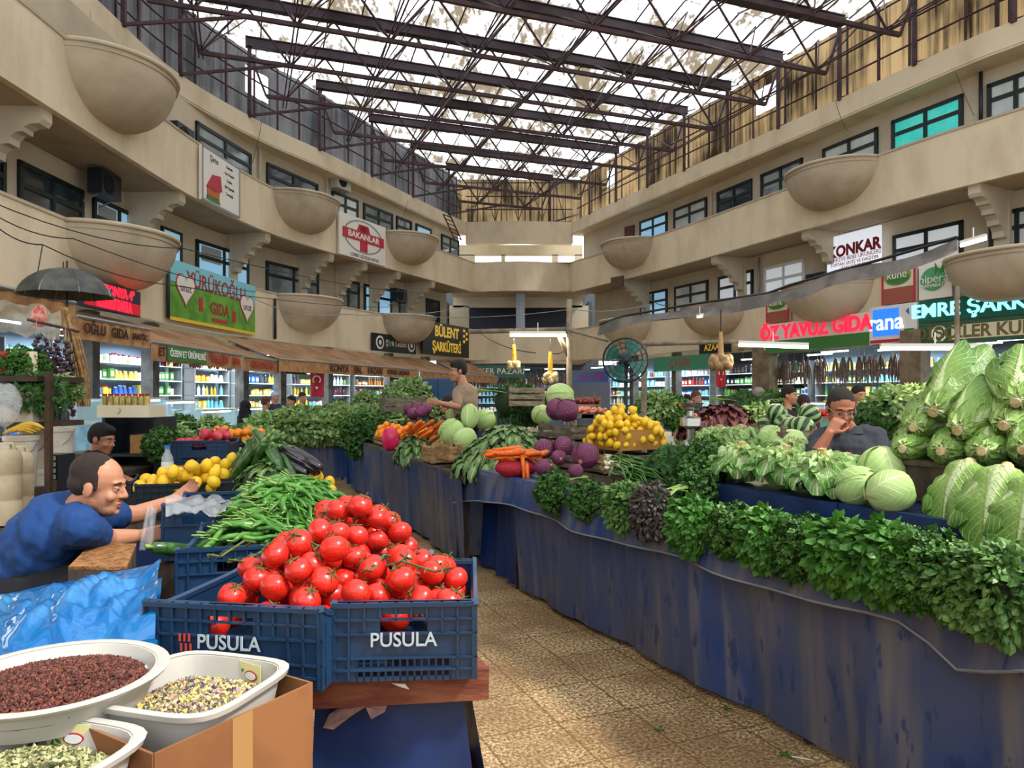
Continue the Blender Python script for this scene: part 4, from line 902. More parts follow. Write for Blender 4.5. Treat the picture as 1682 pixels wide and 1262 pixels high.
EGG = simple('aubergine', 'aubergine', mat('aubergine_skin', '#1d1420', .2, coat=.5, jit=.1), lambda mb: mb.tube([(-.13,0,0),(-.12,0,0),(-.05,0,0),(.04,0,0),(.11,0,0),(.13,0,0)], [.008,.022,.03,.036,.03,.008], 10), [('cap', lambda mb: mb.tube([(-.155,0,0),(-.11,0,0)], [.006,.025], 6), mat('packing_green', PC['green']))])
CAR = simple('carrot', 'carrot', mat('carrot_skin', '#e8701a', .45, '#d2560e', 40, jit=.08), lambda mb: mb.tube([(-.11,0,0),(-.105,0,0),(0,.004,0),(.09,0,0),(.125,-.004,0)], [.005,.016,.013,.007,.001], 8), [('top', lambda mb: mb.tube([(-.122,0,0),(-.105,0,0)], .005, 5), stem_m)])
def melon_mat():
    m = mat('watermelon_rind', '#1f4020', .3); nt = m.node_tree; N = nt.nodes; L = nt.links
    tc = N.new('ShaderNodeTexCoord'); w = N.new('ShaderNodeTexWave'); w.wave_type = 'RINGS'; w.rings_direction = 'Z'; sp = N.new('ShaderNodeSeparateXYZ'); L.new(tc.outputs['Object'], sp.inputs[0])
    at = N.new('ShaderNodeMath'); at.operation = 'ARCTAN2'; L.new(sp.outputs[1], at.inputs[0]); L.new(sp.outputs[0], at.inputs[1]); mu = N.new('ShaderNodeMath'); mu.operation = 'MULTIPLY'; mu.inputs[1].default_value = 9; L.new(at.outputs[0], mu.inputs[0])
    sn = N.new('ShaderNodeMath'); sn.operation = 'SINE'; L.new(mu.outputs[0], sn.inputs[0]); mr = N.new('ShaderNodeMapRange'); mr.inputs[1].default_value = -.1; mr.inputs[2].default_value = .3; L.new(sn.outputs[0], mr.inputs[0])
    mx = N.new('ShaderNodeMix'); mx.data_type = 'RGBA'; mx.inputs[6].default_value = col('#1c3c1e'); mx.inputs[7].default_value = col('#8fae6c'); L.new(mr.outputs[0], mx.inputs[0]); L.new(mx.outputs[2], N['Principled BSDF'].inputs['Base Color']); return m
MEL = simple('watermelon', 'watermelon', melon_mat(), lambda mb: mb.ball((0,0,0), (.11,.11,.1), 20, 12), [('stalk', lambda mb: mb.tube([(0,0,.098),(.01,0,.125)], .004, 5), stem_m)])
def p_onion():
    t = thing('spring_onion', 'x', 'spring onion'); mb = MB(); mb.tube([(0,0,0),(.02,0,0),(.12,.003,0)], [.006,.012,.009], 8); part('white_stem', mb, mat('onion_white', '#e4e2c4', .4), t, world=False, smooth='all')
    mb = MB()
    for i in range(4): a = R.uniform(-.12,.12); b = R.uniform(-.05,.08); mb.tube([(.11,0,0),(.25,a*.2,b*.3),(.42,a*.6,b*.2),(.52,a,-.03)], [.007,.006,.004,.001], 5)
    part('green_leaves', mb, pep_m, t, world=False, smooth='all')
    mb = MB()
    for i in range(14): d = rdir()*.03; mb.tube([(0,0,0),(-.015,d.y*.5,d.z*.5),(-.035-abs(d.x)*.5,d.y,d.z)], .0012, 3)
    part('roots', mb, mat('root_tan', '#a08250', .8), t, world=False); return Stock(t)
ONI = p_onion()
# pile things by dropping them one after another so that each rests on those below
def drop(n, foot, H, r, z0, seed=1, tries=26):
    rr = random.Random(seed); pts = []
    x0, x1, y0, y1 = foot
    for _ in range(n):
        best = None
        for _ in range(tries):
            x = rr.uniform(x0, x1); y = rr.uniform(y0, y1); h = H(x, y)
            if h is None: continue
            z = z0+r
            for p in pts:
                dx = p[0]-x; dy = p[1]-y; d2 = dx*dx+dy*dy
                if d2 < 3.6*r*r: z = max(z, p[2]+math.sqrt(3.6*r*r-d2))
            if z+r*.4 <= h and (best is None or z < best[2]): best = (x, y, z)
        if best: pts.append(best)
    return pts
def inquad(P4):
    def f(x, y):
        for i in range(len(P4)):
            a = P4[i]; b = P4[(i+1) % len(P4)]
            if (b[0]-a[0])*(y-a[1])-(b[1]-a[1])*(x-a[0]) < 0: return False
        return True
    return f
# ---------------------------------------------------------------- stalls
tarp_m = None
def tarp_mat():
    m = bpy.data.materials.new('dirty_blue_tarpaulin'); m.use_nodes = True; nt = m.node_tree; N = nt.nodes; L = nt.links; b = N['Principled BSDF']
    g = N.new('ShaderNodeNewGeometry')
    def nz(scale, st, det=4):
        mp = N.new('ShaderNodeMapping'); mp.inputs['Scale'].default_value = st; L.new(g.outputs['Position'], mp.inputs[0]); n = N.new('ShaderNodeTexNoise'); n.inputs['Scale'].default_value = scale; n.inputs['Detail'].default_value = det; L.new(mp.outputs[0], n.inputs[0]); return n.outputs['Fac']
    def mr(x, a, c, lo, hi):
        n = N.new('ShaderNodeMapRange'); n.inputs[1].default_value = a; n.inputs[2].default_value = c; n.inputs[3].default_value = lo; n.inputs[4].default_value = hi; L.new(x, n.inputs[0]); return n.outputs[0]
    def mix(f, a, c):
        n = N.new('ShaderNodeMix'); n.data_type = 'RGBA'; L.new(f, n.inputs[0])
        for i, x in ((6, a), (7, c)):
            if isinstance(x, tuple): n.inputs[i].default_value = x
            else: L.new(x, n.inputs[i])
        return n.outputs[2]
    c = mix(mr(nz(1.3, (1,1,.7)), .38, .62, 0, .9), col('#143a74'), col('#50525e'))
    c = mix(mr(nz(9, (1,1,.09)), .48, .72, 0, .7), c, col('#777067'))
    c = mix(mr(nz(16, (1,1,.35), 5), .6, .64, 0, .8), c, col('#15305e'))
    L.new(c, b.inputs['Base Color']); L.new(mr(nz(4, (1,1,.5)), .3, .7, .3, .6), b.inputs['Roughness'])
    bp = N.new('ShaderNodeBump'); bp.inputs['Strength'].default_value = .35; bp.inputs['Distance'].default_value = .03; L.new(nz(7, (1,1,.15)), bp.inputs['Height']); L.new(bp.outputs[0], b.inputs['Normal']); return m
tarp = tarp_mat(); tarp2 = mat('clean_blue_tarpaulin', '#10295a', .38, '#1a2c52', 2.2, bump=.3, bs=9)
hem_m = mat('grey_hem', '#7d7f86', .6); box_wood = mat('dark_stall_wood', '#3a3028', .7, '#544436', 5, stretch=(3,3,.6))
class Row:                                         # a stall front: s runs along it, t goes back from it
    def __init__(s, O, E): s.O = Vector((*O, 0)); s.L = (Vector((*E, 0))-s.O).length; s.D = (Vector((*E, 0))-s.O)/s.L; s.N = Vector((s.D.y, -s.D.x, 0))
    def q(s, a, t, z): return s.O+s.D*a+s.N*t+Vector((0,0,z))
    def hit(s, px, t):                             # where column px crosses the line t behind the front
        o = s.O+s.N*t; k = (px-841)/F; a = (k*o.y-o.x)/(s.D.x-k*s.D.y); return a
    def at(s, px, py, t): a = s.hit(px, t); p = s.q(a, t, 0); p.z = EYE-(py-HY)/F*p.y; return p
    def rz(s): return math.atan2(-s.D.y, -s.D.x)   # a thing turned so that its -Y side faces the aisle
def skirt(mb, row, s0, s1, z0, z1, t=0, amp=.03, lean=.0, n=None, seed=0, back=False):
    n = n or max(4, int((s1-s0)/.06))
    def fn(u, v):
        s = s0+(s1-s0)*u; z = z1+(z0-z1)*v; k = amp*(.15+.85*v)
        w = k*(math.sin(s*5.1+seed)+.6*math.sin(s*11.7+seed*2+1.2*v)+.35*math.sin(s*23+seed))*.6
        return row.q(s, t-w+lean*v, z)
    mb.grid(fn, n, 8)
R1 = Row((1.36+.442*3, 3.14-.897*3), (-.53, 6.98)); R2 = Row((-.46, 6.62), (-2.9, 12.8)); R3 = Row((-3.0, 13.9), (-4.6, 13.2))
def stall(row, lab, ztop, depth, s0, s1, tiers=(), flap=None, gaps=(), seed=0):
    t = thing('market_stall', lab, 'market stall', row.q((s0+s1)/2, .5, 0))
    for a, b, dd in (depth if isinstance(depth, list) else [(s0, s1, depth)]):
        mb = MB(); mb.poly([row.q(a,0,ztop),row.q(b,0,ztop),row.q(b,dd,ztop),row.q(a,dd,ztop)], .04, (0,0,-1)); part('table_top', mb, box_wood, t)
    if isinstance(depth, list): depth = depth[-1][2]
    mb = MB(); a = s0
    for g0, g1 in list(gaps)+[(s1, s1)]:
        if g0 > a: skirt(mb, row, a, g0, .04, ztop+.005, .0, .035, .05, seed=seed)
        a = g1
    part('cloth_skirt', mb, tarp, t, smooth='all')
    mb = MB(); mb.grid(lambda u, v: row.q(s1, depth*u, .05+(ztop-.05)*v)+row.D*(.03*math.sin(u*14)*(1-v)), 14, 6); part('end_cloth', mb, tarp, t, smooth='all')
    if flap:
        mb = MB(); f0, f1, fz = flap; dropat = row.hit(1585, 0)
        def fn(u, v):
            s = f0+(f1-f0)*u
            if v < .3: return row.q(s, .22*(1-v/.3)-.0, ztop+.012)
            k = (v-.3)/.7; return row.q(s, -.015-.04*k-.022*k*(math.sin(s*4.3)+math.sin(s*9.1)), ztop+.012-(ztop-fz)*k-.012*k*(math.sin(s*1.7)+math.sin(s*3.9+1))-.11*k*math.exp(-((s-dropat)/.16)**2)-(.15*k*(s-f1+1.2)**2/1.44 if s > f1-1.2 else 0))
        mb.grid(fn, int((f1-f0)/.06), 10); part('cloth_overlay', mb, tarp, t, smooth='all')
        mb = MB(); mb.tube([fn(i/60, 1) for i in range(61)], .006, 4); part('hem', mb, hem_m, t)
    for (a, b, tt, dd, z, m) in tiers:
        mb = MB(); mb.poly([row.q(a,tt,z),row.q(b,tt,z),row.q(b,tt+dd,z),row.q(a,tt+dd,z)], .02, (0,0,-1)); mb.grid(lambda u, v: row.q(a+(b-a)*u, tt-.01-.008*math.sin(u*30), z-(z-ztop)*v), 30, 4); part('raised_tier', mb, m, t)
    for s in [s0+.2+i*1.5 for i in range(int((s1-s0)/1.5)+1)]:
        for tt in (.12, .85):
            if s < s1-.05: mb = MB(); mb.bar(row.q(s,tt,0), row.q(s,tt,ztop-.04), .05); part('leg', mb, box_wood, t)
    return t
st1 = stall(R1, 'long near right stall under a dirty blue cloth, hung with green herbs', .93, [(0,3.3,1.5),(3.3,4.7,.98),(4.7,R1.L,2.0)], 0, R1.L, tiers=[(0, 3.3, .42, 1.05, 1.07, tarp2), (3.3, 4.75, .42, .54, 1.07, tarp2)], flap=(0, R1.L-.02, .70), gaps=[(6.05, R1.L)])
mb = MB(); 
for i, (a, b) in enumerate(((6.1,6.28),(6.4,6.55),(6.75,7.0))):
    mb.grid(lambda u, v: R1.q(a+(b-a)*u, .05+.12*i*.5+.05*math.sin(u*3+i)*v, .03+(.88)*(1-v)), 6, 6)
part('hanging_strip', mb, tarp2, st1, smooth='all')
st2 = stall(R2, 'second right stall under a blue cloth, beyond the carrots', .87, 2.0, 0, R2.L, seed=3, flap=None)
st3 = stall(R3, 'far stall across the end of the aisle under a blue cloth', .87, 1.8, 0, R3.L, seed=5)
mb = MB(); skirt(mb, Row((-3.4,14.0),(-7.4,13.0)), 0, 4, .05, .85); solo('stall_cloth', mb, tarp, 'dark blue cloth hanging below the greens, far left of the aisle end', 'cloth', smooth='all')
# left stall: table tops with crates, continuing up the aisle
RL = Row((-.9, 4.05), (-2.1, 7.1))
LN = Vector((-.93, -.37, 0))
plank_m = mat('red_brown_plank', '#6e3626', .65, '#8a5238', 6, stretch=(1,4,4), bump=.2)
t = thing('market_stall', 'near left stall with a red brown front plank and blue cloth, under the tomato crates', 'market stall', (-.9, 2.6, 0))
A0 = P(440, 1118, 1.97); A1 = P(803, 1099, 2.0)
mb = MB(); u = (A1-A0); u.z = 0; u.normalize(); nn = Vector((-u.y, u.x, 0))
mb.poly([A0+Vector((0,0,-.0)), A1, A1-Vector((0,0,.085)), A0-Vector((0,0,.085))], .03, nn); part('front_plank', mb, plank_m, t)
mb = MB(); zt = A1.z-.004; mb.poly([(A0.x-.42,A0.y+.0,zt),(A1.x,A1.y+.02,zt),(A1.x-.85,A1.y+2.15,zt),(A0.x-.95,A0.y+2.1,zt)], .03, (0,0,-1)); part('table_top', mb, plank_m, t)
mb = MB(); B0 = P(520,1140,2.03); B1 = P(757,1140,2.06)
def fn(a, v):
    p = B0.lerp(B1, a); k = v
    return Vector((p.x-.02*k+.14*k*a, p.y-.10*k+.03*k*math.sin(a*9), p.z-.9*k+.05))
mb.grid(fn, 20, 8); mb.grid(lambda a, v: fn(1, v)+Vector((.02+.0*a-.35*a, .9*a, 0))+Vector((.05*v,0,0)), 16, 8); part('cloth_skirt', mb, tarp2, t, smooth='all')
mb = MB(); b = [P(540,1175,1.99),P(575,1150,2.0),P(640,1148,2.0),P(632,1170,1.98),P(610,1182,1.97),P(600,1162,1.98),P(575,1178,1.98),P(548,1199,1.97),P(530,1196,1.97)]; mb.poly(b, .006, (0,1,0)); part('torn_patch', mb, mat('dusty_pink_scrap', '#94706a', .8, '#7a5650', 20), t)
mb = MB(); b = [P(643,1123,1.955),P(665,1124,1.955),P(672,1133,1.955),P(655,1128,1.955)]; mb.poly(b, .003, (0,1,0)); part('paper_scrap', mb, white_p, t)
for x, y in ((-.2,2.15),(-.95,2.15),(-.9,3.9),(-1.6,3.9)):
    mb = MB(); mb.bar((x,y,0),(x,y,zt-.03), .05); part('leg', mb, box_wood, t)
TZ = zt
# second left table further up
RL2 = Row((-1.0, 4.2), (-3.3, 10.0))
t = thing('market_stall', 'far left stall carrying fruit crates beyond the courgettes', 'market stall', (-2.6, 6.5, 0))
mb = MB(); mb.poly([RL2.q(0,-.1,.84),RL2.q(RL2.L,-.1,.84),RL2.q(RL2.L,-1.35,.84),RL2.q(0,-1.35,.84)], .04, (0,0,-1)); part('table_top', mb, box_wood, t)
mb = MB(); skirt(mb, RL2, 0, RL2.L, .04, .845, -.08, .02); part('cloth_skirt', mb, tarp2, t, smooth='all')
mb = MB(); mb.grid(lambda u, v: RL2.q(-.02, -.1-1.25*u, .84-.8*v), 12, 4); part('end_cloth', mb, tarp2, t, smooth='all')
# ---------------------------------------------------------------- plastic crates
navy = mat('navy_crate_plastic', '#16304c', .32, '#1c3a58', 4, spec=.6); navy_d = mat('dark_crate_plastic', '#1a242c', .4)
pusula_ink = mat('grey_print', '#aab4bb', .5); orange_ink = mat('orange_print', '#c2402c', .5)
def crate_mesh(W, D, H, slots=True, dip=.035):
    mb = MB(); th = .009
    def face(y, sgn, W, ang=0, cx=0):
        def bx(x0, x1, z0, z1, t=th, o=0):
            if ang == 0: mb.box(((x0+x1)/2, y+sgn*o, (z0+z1)/2), (x1-x0, t, z1-z0))
            else: mb.box((y+sgn*o, (x0+x1)/2, (z0+z1)/2), (t, x1-x0, z1-z0))
        w = W/2; hz = H*.70; hh = .03; hw = min(.062, w*.4); c = w*.34+.03
        top = H
        bx(-w,w,top-.012,top,.03)
        bx(-w,-hw,hz-.018,top); bx(hw,w,hz-.018,top); bx(-hw,hw,hz+hh,top)
        bx(-w,-c-.03,0,hz-.018); bx(c+.03,w,0,hz-.018)
        bx(-c-.03,c+.03,H*.30,hz-.018); 
        bx(-c-.03,c+.03,0,H*.06); bx(-c-.03,c+.03,H*.16,H*.18)
        n = int((2*c+.06)/.018)
        for i in range(n+1): x = -c-.03+(2*c+.06)*i/n; bx(x-.003,x+.003,0,H*.30)
        for z in (top-.045, hz-.02, H*.30, H*.15): bx(-w,w,z-.003,z+.003,.008,.008)
        k = int(W/.038)
        for i in range(k+1):
            x = -w+W*i/k
            if abs(x) > c+.03: bx(x-.003,x+.003,.005,top,.012,.006)
            elif abs(x) > hw+.01: bx(x-.003,x+.003,hz-.02,top,.012,.006)
            else: bx(x-.003,x+.003,top-.05,top,.012,.006)
    face(-D/2+.008, -1, W-.02); face(D/2-.008, 1, W-.02)
    for sx in (-1, 1):                             # long sides dip between their raised corners
        x = sx*(W/2-.008); pts = [(x,-D/2,0),(x,D/2,0),(x,D/2,H)]+[(x,D/2*c_,H-dip*(1-abs(c_)**6)) for c_ in [.95-.19*i for i in range(11)]]+[(x,-D/2,H)]
        mb.poly(pts, .009, (1,0,0))
        tops = [(x+.004,D/2*c_,H-dip*(1-abs(c_)**6)) for c_ in [1-.1*i for i in range(21)]]; mb.tube(tops, .011, 5)
        for i in range(int(D/.045)): y = -D/2+.02+i*.045; mb.bar((x+sx*.006,y,.005),(x+sx*.006,y,H-dip-.005), .008, .006)
        for z in (H*.3, H*.6): mb.bar((x+sx*.006,-D/2,z),(x+sx*.006,D/2,z), .007)
    mb.box((0,0,.006),(W-.02,D-.02,.012))
    return mb
def crate(W, D, H, loc, rz, lab, m=navy, words=None, name='plastic_crate', group=None, logo=False):
    t = thing(name, lab, 'crate', loc, rz, group)
    part('body', crate_mesh(W, D, H), m, t, world=False)
    if words:
        Mx = Matrix(((1,0,0),(0,0,-1),(0,1,0)))
        o = text('lettering', words, (.0,-D/2-.007,H*.53), .052, pusula_ink, None, M=Mx, bold=.0006, ext=.001, sx=.95); o.parent = t
        if logo:
            mb = MB()
            for i in range(6): mb.box((-.135+.013*(i % 3)+.004*(i//3), -D/2-.007, H*.58-.026*(i//3)), (.005,.002,.02), mi=0)
            part('logo', mb, orange_ink, t, world=False)
    return t
CH = .208
cl = P(243,958,1.93); cr = P(537,988,1.80); rimz = TZ+CH
ang = math.atan2((cr.y-cl.y), (cr.x-cl.x)); 
cA = crate(.50, .56, CH, ((cl.x+cr.x)/2+.025, (cl.y+cr.y)/2+.29-.0, TZ+.006), -.15, 'navy plastic crate of tomatoes printed with grey lettering, the left one of the front pair', words='PUSULA', logo=True)
cB = crate(.385, .50, CH, (-.30, 2.17, TZ+.001), .06, 'navy plastic crate of tomatoes printed with grey lettering, the right one of the front pair', words='PUSULA')
cC = crate(.40, .52, CH, (-.55, 2.72, TZ+.001), .33, 'navy plastic crate behind the two lettered tomato crates, tomatoes and peppers over its rim')
cD = crate(.40, .52, CH+.02, (-1.02, 2.78, TZ+.001), .25, 'navy plastic crate of green peppers behind the left lettered tomato crate')
cE = crate(.4, .5, .19, (-.88, 3.4, TZ+.001), .3, 'dark plastic crate under the heap of green peppers', navy_d)
# tomatoes
def place_pile(pts, stocks, sc, lab, grp, flat=False, tilt=.9, seed=3):
    rr = random.Random(seed)
    for i, (x, y, z) in enumerate(pts):
        s = stocks[i % len(stocks)]; s.at((x,y,z), (rr.uniform(-tilt,tilt), rr.uniform(-tilt,tilt), rr.uniform(0,6.28)) if not flat else (rr.uniform(-.1,.1), rr.uniform(-.15,.15), rr.uniform(-.5,.5)), sc*rr.uniform(.94,1.08), lab, grp)
def crateH(t, W, D, rim, peak, cx=0, cy=0, px=1.0, lo=-9):
    c = Vector(t.location); a = t.rotation_euler.z
    def H(x, y):
        dx = x-c.x; dy = y-c.y; lx = dx*math.cos(a)+dy*math.sin(a); ly = -dx*math.sin(a)+dy*math.cos(a)
        if abs(lx) > W/2-.054 or abs(ly) > D/2-.056 or lx < lo: return None
        return rim+peak*max(0, 1-((lx-cx)/(W*.62*px))**2-((ly-cy)/(D*.62))**2)
    return H
rT = .0405
H = crateH(cA, .50, .56, rimz+.02, .15, .12, .12, 1, -.085); c = cA.location
ptsA = drop(120, (c.x-.35,c.x+.35,c.y-.35,c.y+.35), H, rT, rimz-.115, 1)
place_pile([p for p in ptsA], TOM, rT, 'ripe red tomato heaped in the left lettered crate', 'tomatoes in the left lettered crate')
H = crateH(cB, .385, .5, rimz+.01, .06, -.09, .02); c = cB.location
place_pile(drop(80, (c.x-.3,c.x+.3,c.y-.35,c.y+.35), H, rT, rimz-.115, 2), TOM, rT, 'ripe red tomato heaped in the right lettered crate', 'tomatoes in the right lettered crate', seed=5)
H = crateH(cC, .40, .52, rimz+.03, .17, -.08, -.1); c = cC.location
place_pile(drop(90, (c.x-.35,c.x+.35,c.y-.35,c.y+.35), H, rT, rimz-.09, 3), TOM, rT, 'ripe red tomato in the crate behind the lettered crates', 'tomatoes in the crate behind', seed=6)
# a few vine stalks among the tomatoes
for i in range(7):
    c = (cA, cA, cB, cB, cC, cA, cC)[i].location; top = rimz+(.11,.08,.05,.06,.12,.12,.1)[i]; x = c.x+R.uniform(-.1,.12); y = c.y+R.uniform(-.15,.05); mb = MB(); a = R.uniform(0,3)
    mb.tube([(x+math.cos(a)*.05*j, y+math.sin(a)*.05*j, top+.012*math.sin(j*1.7)) for j in range(-2,3)], .0035, 5)
    for j in (-1.5,-.5,.5,1.5): mb.tube([(x+math.cos(a)*.05*j, y+math.sin(a)*.05*j, top),(x+math.cos(a)*.05*j-.02*math.sin(a), y+math.sin(a)*.05*j+.02*math.cos(a), top-.012)], .0025, 4)
    solo('tomato_vine_stalk', mb, dry_stem, 'dry green vine stalk lying on top of the tomatoes', 'vine stalk', 'vine stalks among the tomatoes')
# green pepper heap
pc = P(478, 832, 3.25)
def pile_long(n, c, rx, ry, h, stock, sc, lab, grp, dirz=0, spread=.5, seed=1, rmin=.0, z0=None):
    rr = random.Random(seed)
    for i in range(n):
        q = math.sqrt(rr.random()); a = rr.uniform(0, 2*PI); x = q*math.cos(a); y = q*math.sin(a)*1.0
        z = h*(1-q*q)*(1-.35*rr.random()*(1 if i % 3 else 0)); s = stock[i % len(stock)] if isinstance(stock, list) else stock
        slope = math.atan2(2*h*q, (rx+ry)/2)*.8; ux, uy = math.cos(a), math.sin(a)
        yaw = dirz+rr.gauss(0, spread); d = Vector((math.cos(yaw), math.sin(yaw), 0)); k = d.x*ux+d.y*uy
        s.at((c[0]+x*rx, c[1]+y*ry, c[2]+z), (rr.uniform(0,.5), math.sin(slope)*k*.9, yaw), sc*rr.uniform(.85,1.15), lab, grp)
pile_long(290, (pc.x, pc.y, TZ+.15), .29, .32, .22, PEP, 1.15, 'long green pepper in the big heap behind the tomatoes', 'green peppers heaped behind the tomatoes', 0, .6, 4)
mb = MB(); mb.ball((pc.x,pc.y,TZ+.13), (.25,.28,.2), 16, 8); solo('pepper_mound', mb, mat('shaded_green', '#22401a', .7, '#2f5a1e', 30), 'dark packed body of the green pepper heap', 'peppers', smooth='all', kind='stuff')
pile_long(18, (-1.0, 2.86, TZ+.2), .12, .16, .05, PEP, 1.1, 'long green pepper in the crate behind the left lettered crate', 'green peppers in the crate behind', .3, .6, 6)
# ---------------------------------------------------------------- right stalls: produce
def on1(px, py, t): return R1.at(px, py, t)
rzz = R1.rz()-PI/2                                   # prototypes face -Y; turn them to face the aisle
fz = math.atan2(R1.D.y, R1.D.x)-PI                 # rotation turning -Y to -N
HB = [  # px, py, stock, scale, label
 (1655,960,MINT,1.25,'big pale mint bunch at the right edge of the near stall'), (1590,950,MINT,1.1,'pale mint bunch second from the right edge'),
 (1520,925,PARS2,1.05,'dark parsley bunch third from the right edge'), (1452,905,ROCK,1.05,'broad-leaved green bunch hanging lowest below the last lettuces'),
 (1385,895,ROCK,1.0,'broad-leaved green bunch left of the lowest hanging one'), (1318,890,PARS2,1.0,'parsley bunch below the round cabbages'), (1262,872,ROCK,.95,'glossy green bunch below the curly lettuces'),
 (1205,862,PARS2,.95,'parsley bunch right of the purple basil'), (1142,850,ROCK,1.0,'bright broad-leaved bunch beside the purple basil'),
 (1078,840,BAS,1.05,'wilted purple basil bunch hanging on the stall edge'), (1030,832,MINT,.95,'pale mint bunch left of the purple basil'),
 (968,822,PARS,.95,'curly parsley bunch right of the leftmost one'), (912,808,PARS,1.0,'curly parsley bunch leftmost on the near stall edge')]
for i, (px, py, s, sc, lab) in enumerate(HB):
    p = on1(px, py+(12 if i < 9 else 0), -.02); s.at(p, (R.uniform(-.1,.1), R.uniform(-.1,.1), fz+R.uniform(-.2,.2)), sc*(.84 if i < 9 else 1), lab)
DILL.at(on1(1120,775,.55), (0,0,fz), 1.25, 'dark dill bunch behind the basil, beside the spring onions'); PARS.at(on1(1165,765,.55), (0,0,fz), 1.15, 'parsley bunch left of the curly lettuces on the raised tier'); PARS2.at(on1(1140,800,.35), (0,0,fz), .9, 'green bunch tucked between the spring onions and the front row')
# curly lettuces, stems up, on the raised tier
CL = [(1215,778,.62,'curly lettuce leftmost of the front row on the raised tier'),(1283,785,.58,'curly lettuce second in the front row on the raised tier'),(1355,785,.56,'curly lettuce third in the front row, before the seated man'),(1300,758,.95,'curly lettuce peeking up behind the front row'),(1392,772,.72,'curly lettuce behind the smooth cabbages, by the man\'s elbow'),(1218,725,1.45,'bushy curly lettuce set apart behind the front row'),(1180,735,1.2,'curly lettuce left of the bushy one at the back'),]
for i, (px, py, t, lab) in enumerate(CL):
    a = R1.hit(px, t); q = R1.q(a, t, 1.07+(.05 if t > .9 else 0)); CUR[i % 3].at(q, (R.uniform(-.12,.12), R.uniform(-.12,.12), i*1.3), 1.12 if t < .7 else 1.0 if t < 1 else 1.15, lab, 'curly lettuces on the raised tier')
# smooth round cabbages right of them
for i, (px, t, z, sc, rot, lab) in enumerate([(1408,.50,1.155,.092,(1.2,.3,.5),'white cabbage lying at the tier front, left one of two'),(1462,.47,1.155,.096,(1.35,.2,1.6),'white cabbage lying at the tier front, right one of two'),(1448,.74,1.21,.11,(PI,0,.4),'white cabbage standing stem up behind the two at the tier front'),(1268,1.6,1.25,.12,(1.3,0,.3),'pale cabbage behind the bushy curly lettuce'),(1297,1.65,1.22,.12,(1.2,0,1.3),'green cabbage right of the pale one, behind the lettuces')]):
    a = R1.hit(px, t); CAB[i % 2].at(R1.q(a, t, z), rot, sc, lab)
for i, (px, t, z, sc, lab) in enumerate([(1303,2.6,1.3,1.1,'striped watermelon in the middle of the melon row'),(1276,3.0,1.42,1.0,'striped watermelon on top at the left of the melons'),(1318,2.6,1.3,1.1,'striped watermelon left of the seated man'),(1290,3.0,1.3,1.1,'striped watermelon behind the pale cabbage'),(1262,3.0,1.3,1.1,'striped watermelon at the left of the melon row'),(1330,3.0,1.42,1.0,'striped watermelon topmost beside the man\'s elbow')]):
    a = R1.hit(px, t); MEL.at(R1.q(a, t, z), (.4*i,.3,i), sc, lab)
# dark crate under the romaine heap, romaine lettuces with their cut ends to the aisle
a0, a1 = R1.hit(1480, .78), R1.hit(1720, .78); mb = MB()
mb.poly([R1.q(a0,.78,1.08),R1.q(a1,.78,1.08),R1.q(a1,1.5,1.08),R1.q(a0,1.5,1.08)], .2, (0,0,1)); mb.poly([R1.q(a0+.02,.76,1.255),R1.q(a1,.76,1.255),R1.q(a1,.78,1.255),R1.q(a0+.02,.78,1.255)], .025, (0,0,1)); solo('wooden_box', mb, box_wood, 'dark wooden box on the raised tier under the romaine lettuces', 'box')
def aim(d, roll=0): return (Vector(d).to_track_quat('Y', 'Z')@Euler((0, roll, 0)).to_quaternion()).to_euler()
RO = [(1482,738,.72,(.45,.5,.02),.9,'romaine lettuce bottom left of the heap, cut end forward'),(1545,742,.68,(.6,.6,.0),.95,'romaine lettuce bottom row, second from the left'),(1612,742,.66,(.6,.65,.0),.95,'romaine lettuce bottom row, third from the left'),(1680,740,.66,(.6,.6,.05),.95,'romaine lettuce bottom row at the right edge'),
 (1500,703,.80,(.5,.5,.15),1.0,'romaine lettuce middle row, leftmost'),(1572,708,.74,(.75,.5,.3),1.1,'romaine lettuce middle row, pointing up to the right'),(1648,700,.76,(.6,.5,.2),1.05,'romaine lettuce middle row, right of the upward one'),
 (1532,678,.86,(.7,.45,.45),1.25,'largest romaine lettuce, topmost of the heap, leaves up to the right'),(1578,690,.92,(.8,.5,.4),1.15,'romaine lettuce just right of the topmost one'),(1668,662,.8,(.5,.6,.3),1.1,'romaine lettuce highest at the right edge'),(1640,672,1.0,(.6,.5,.3),1.0,'romaine lettuce tucked behind at the upper right')]
for i, (px, py, t, d, sc, lab) in enumerate(RO): ROM[i % 3].at(on1(px, py, t), aim(d, i*.9), sc, lab, 'romaine lettuces heaped on the box')
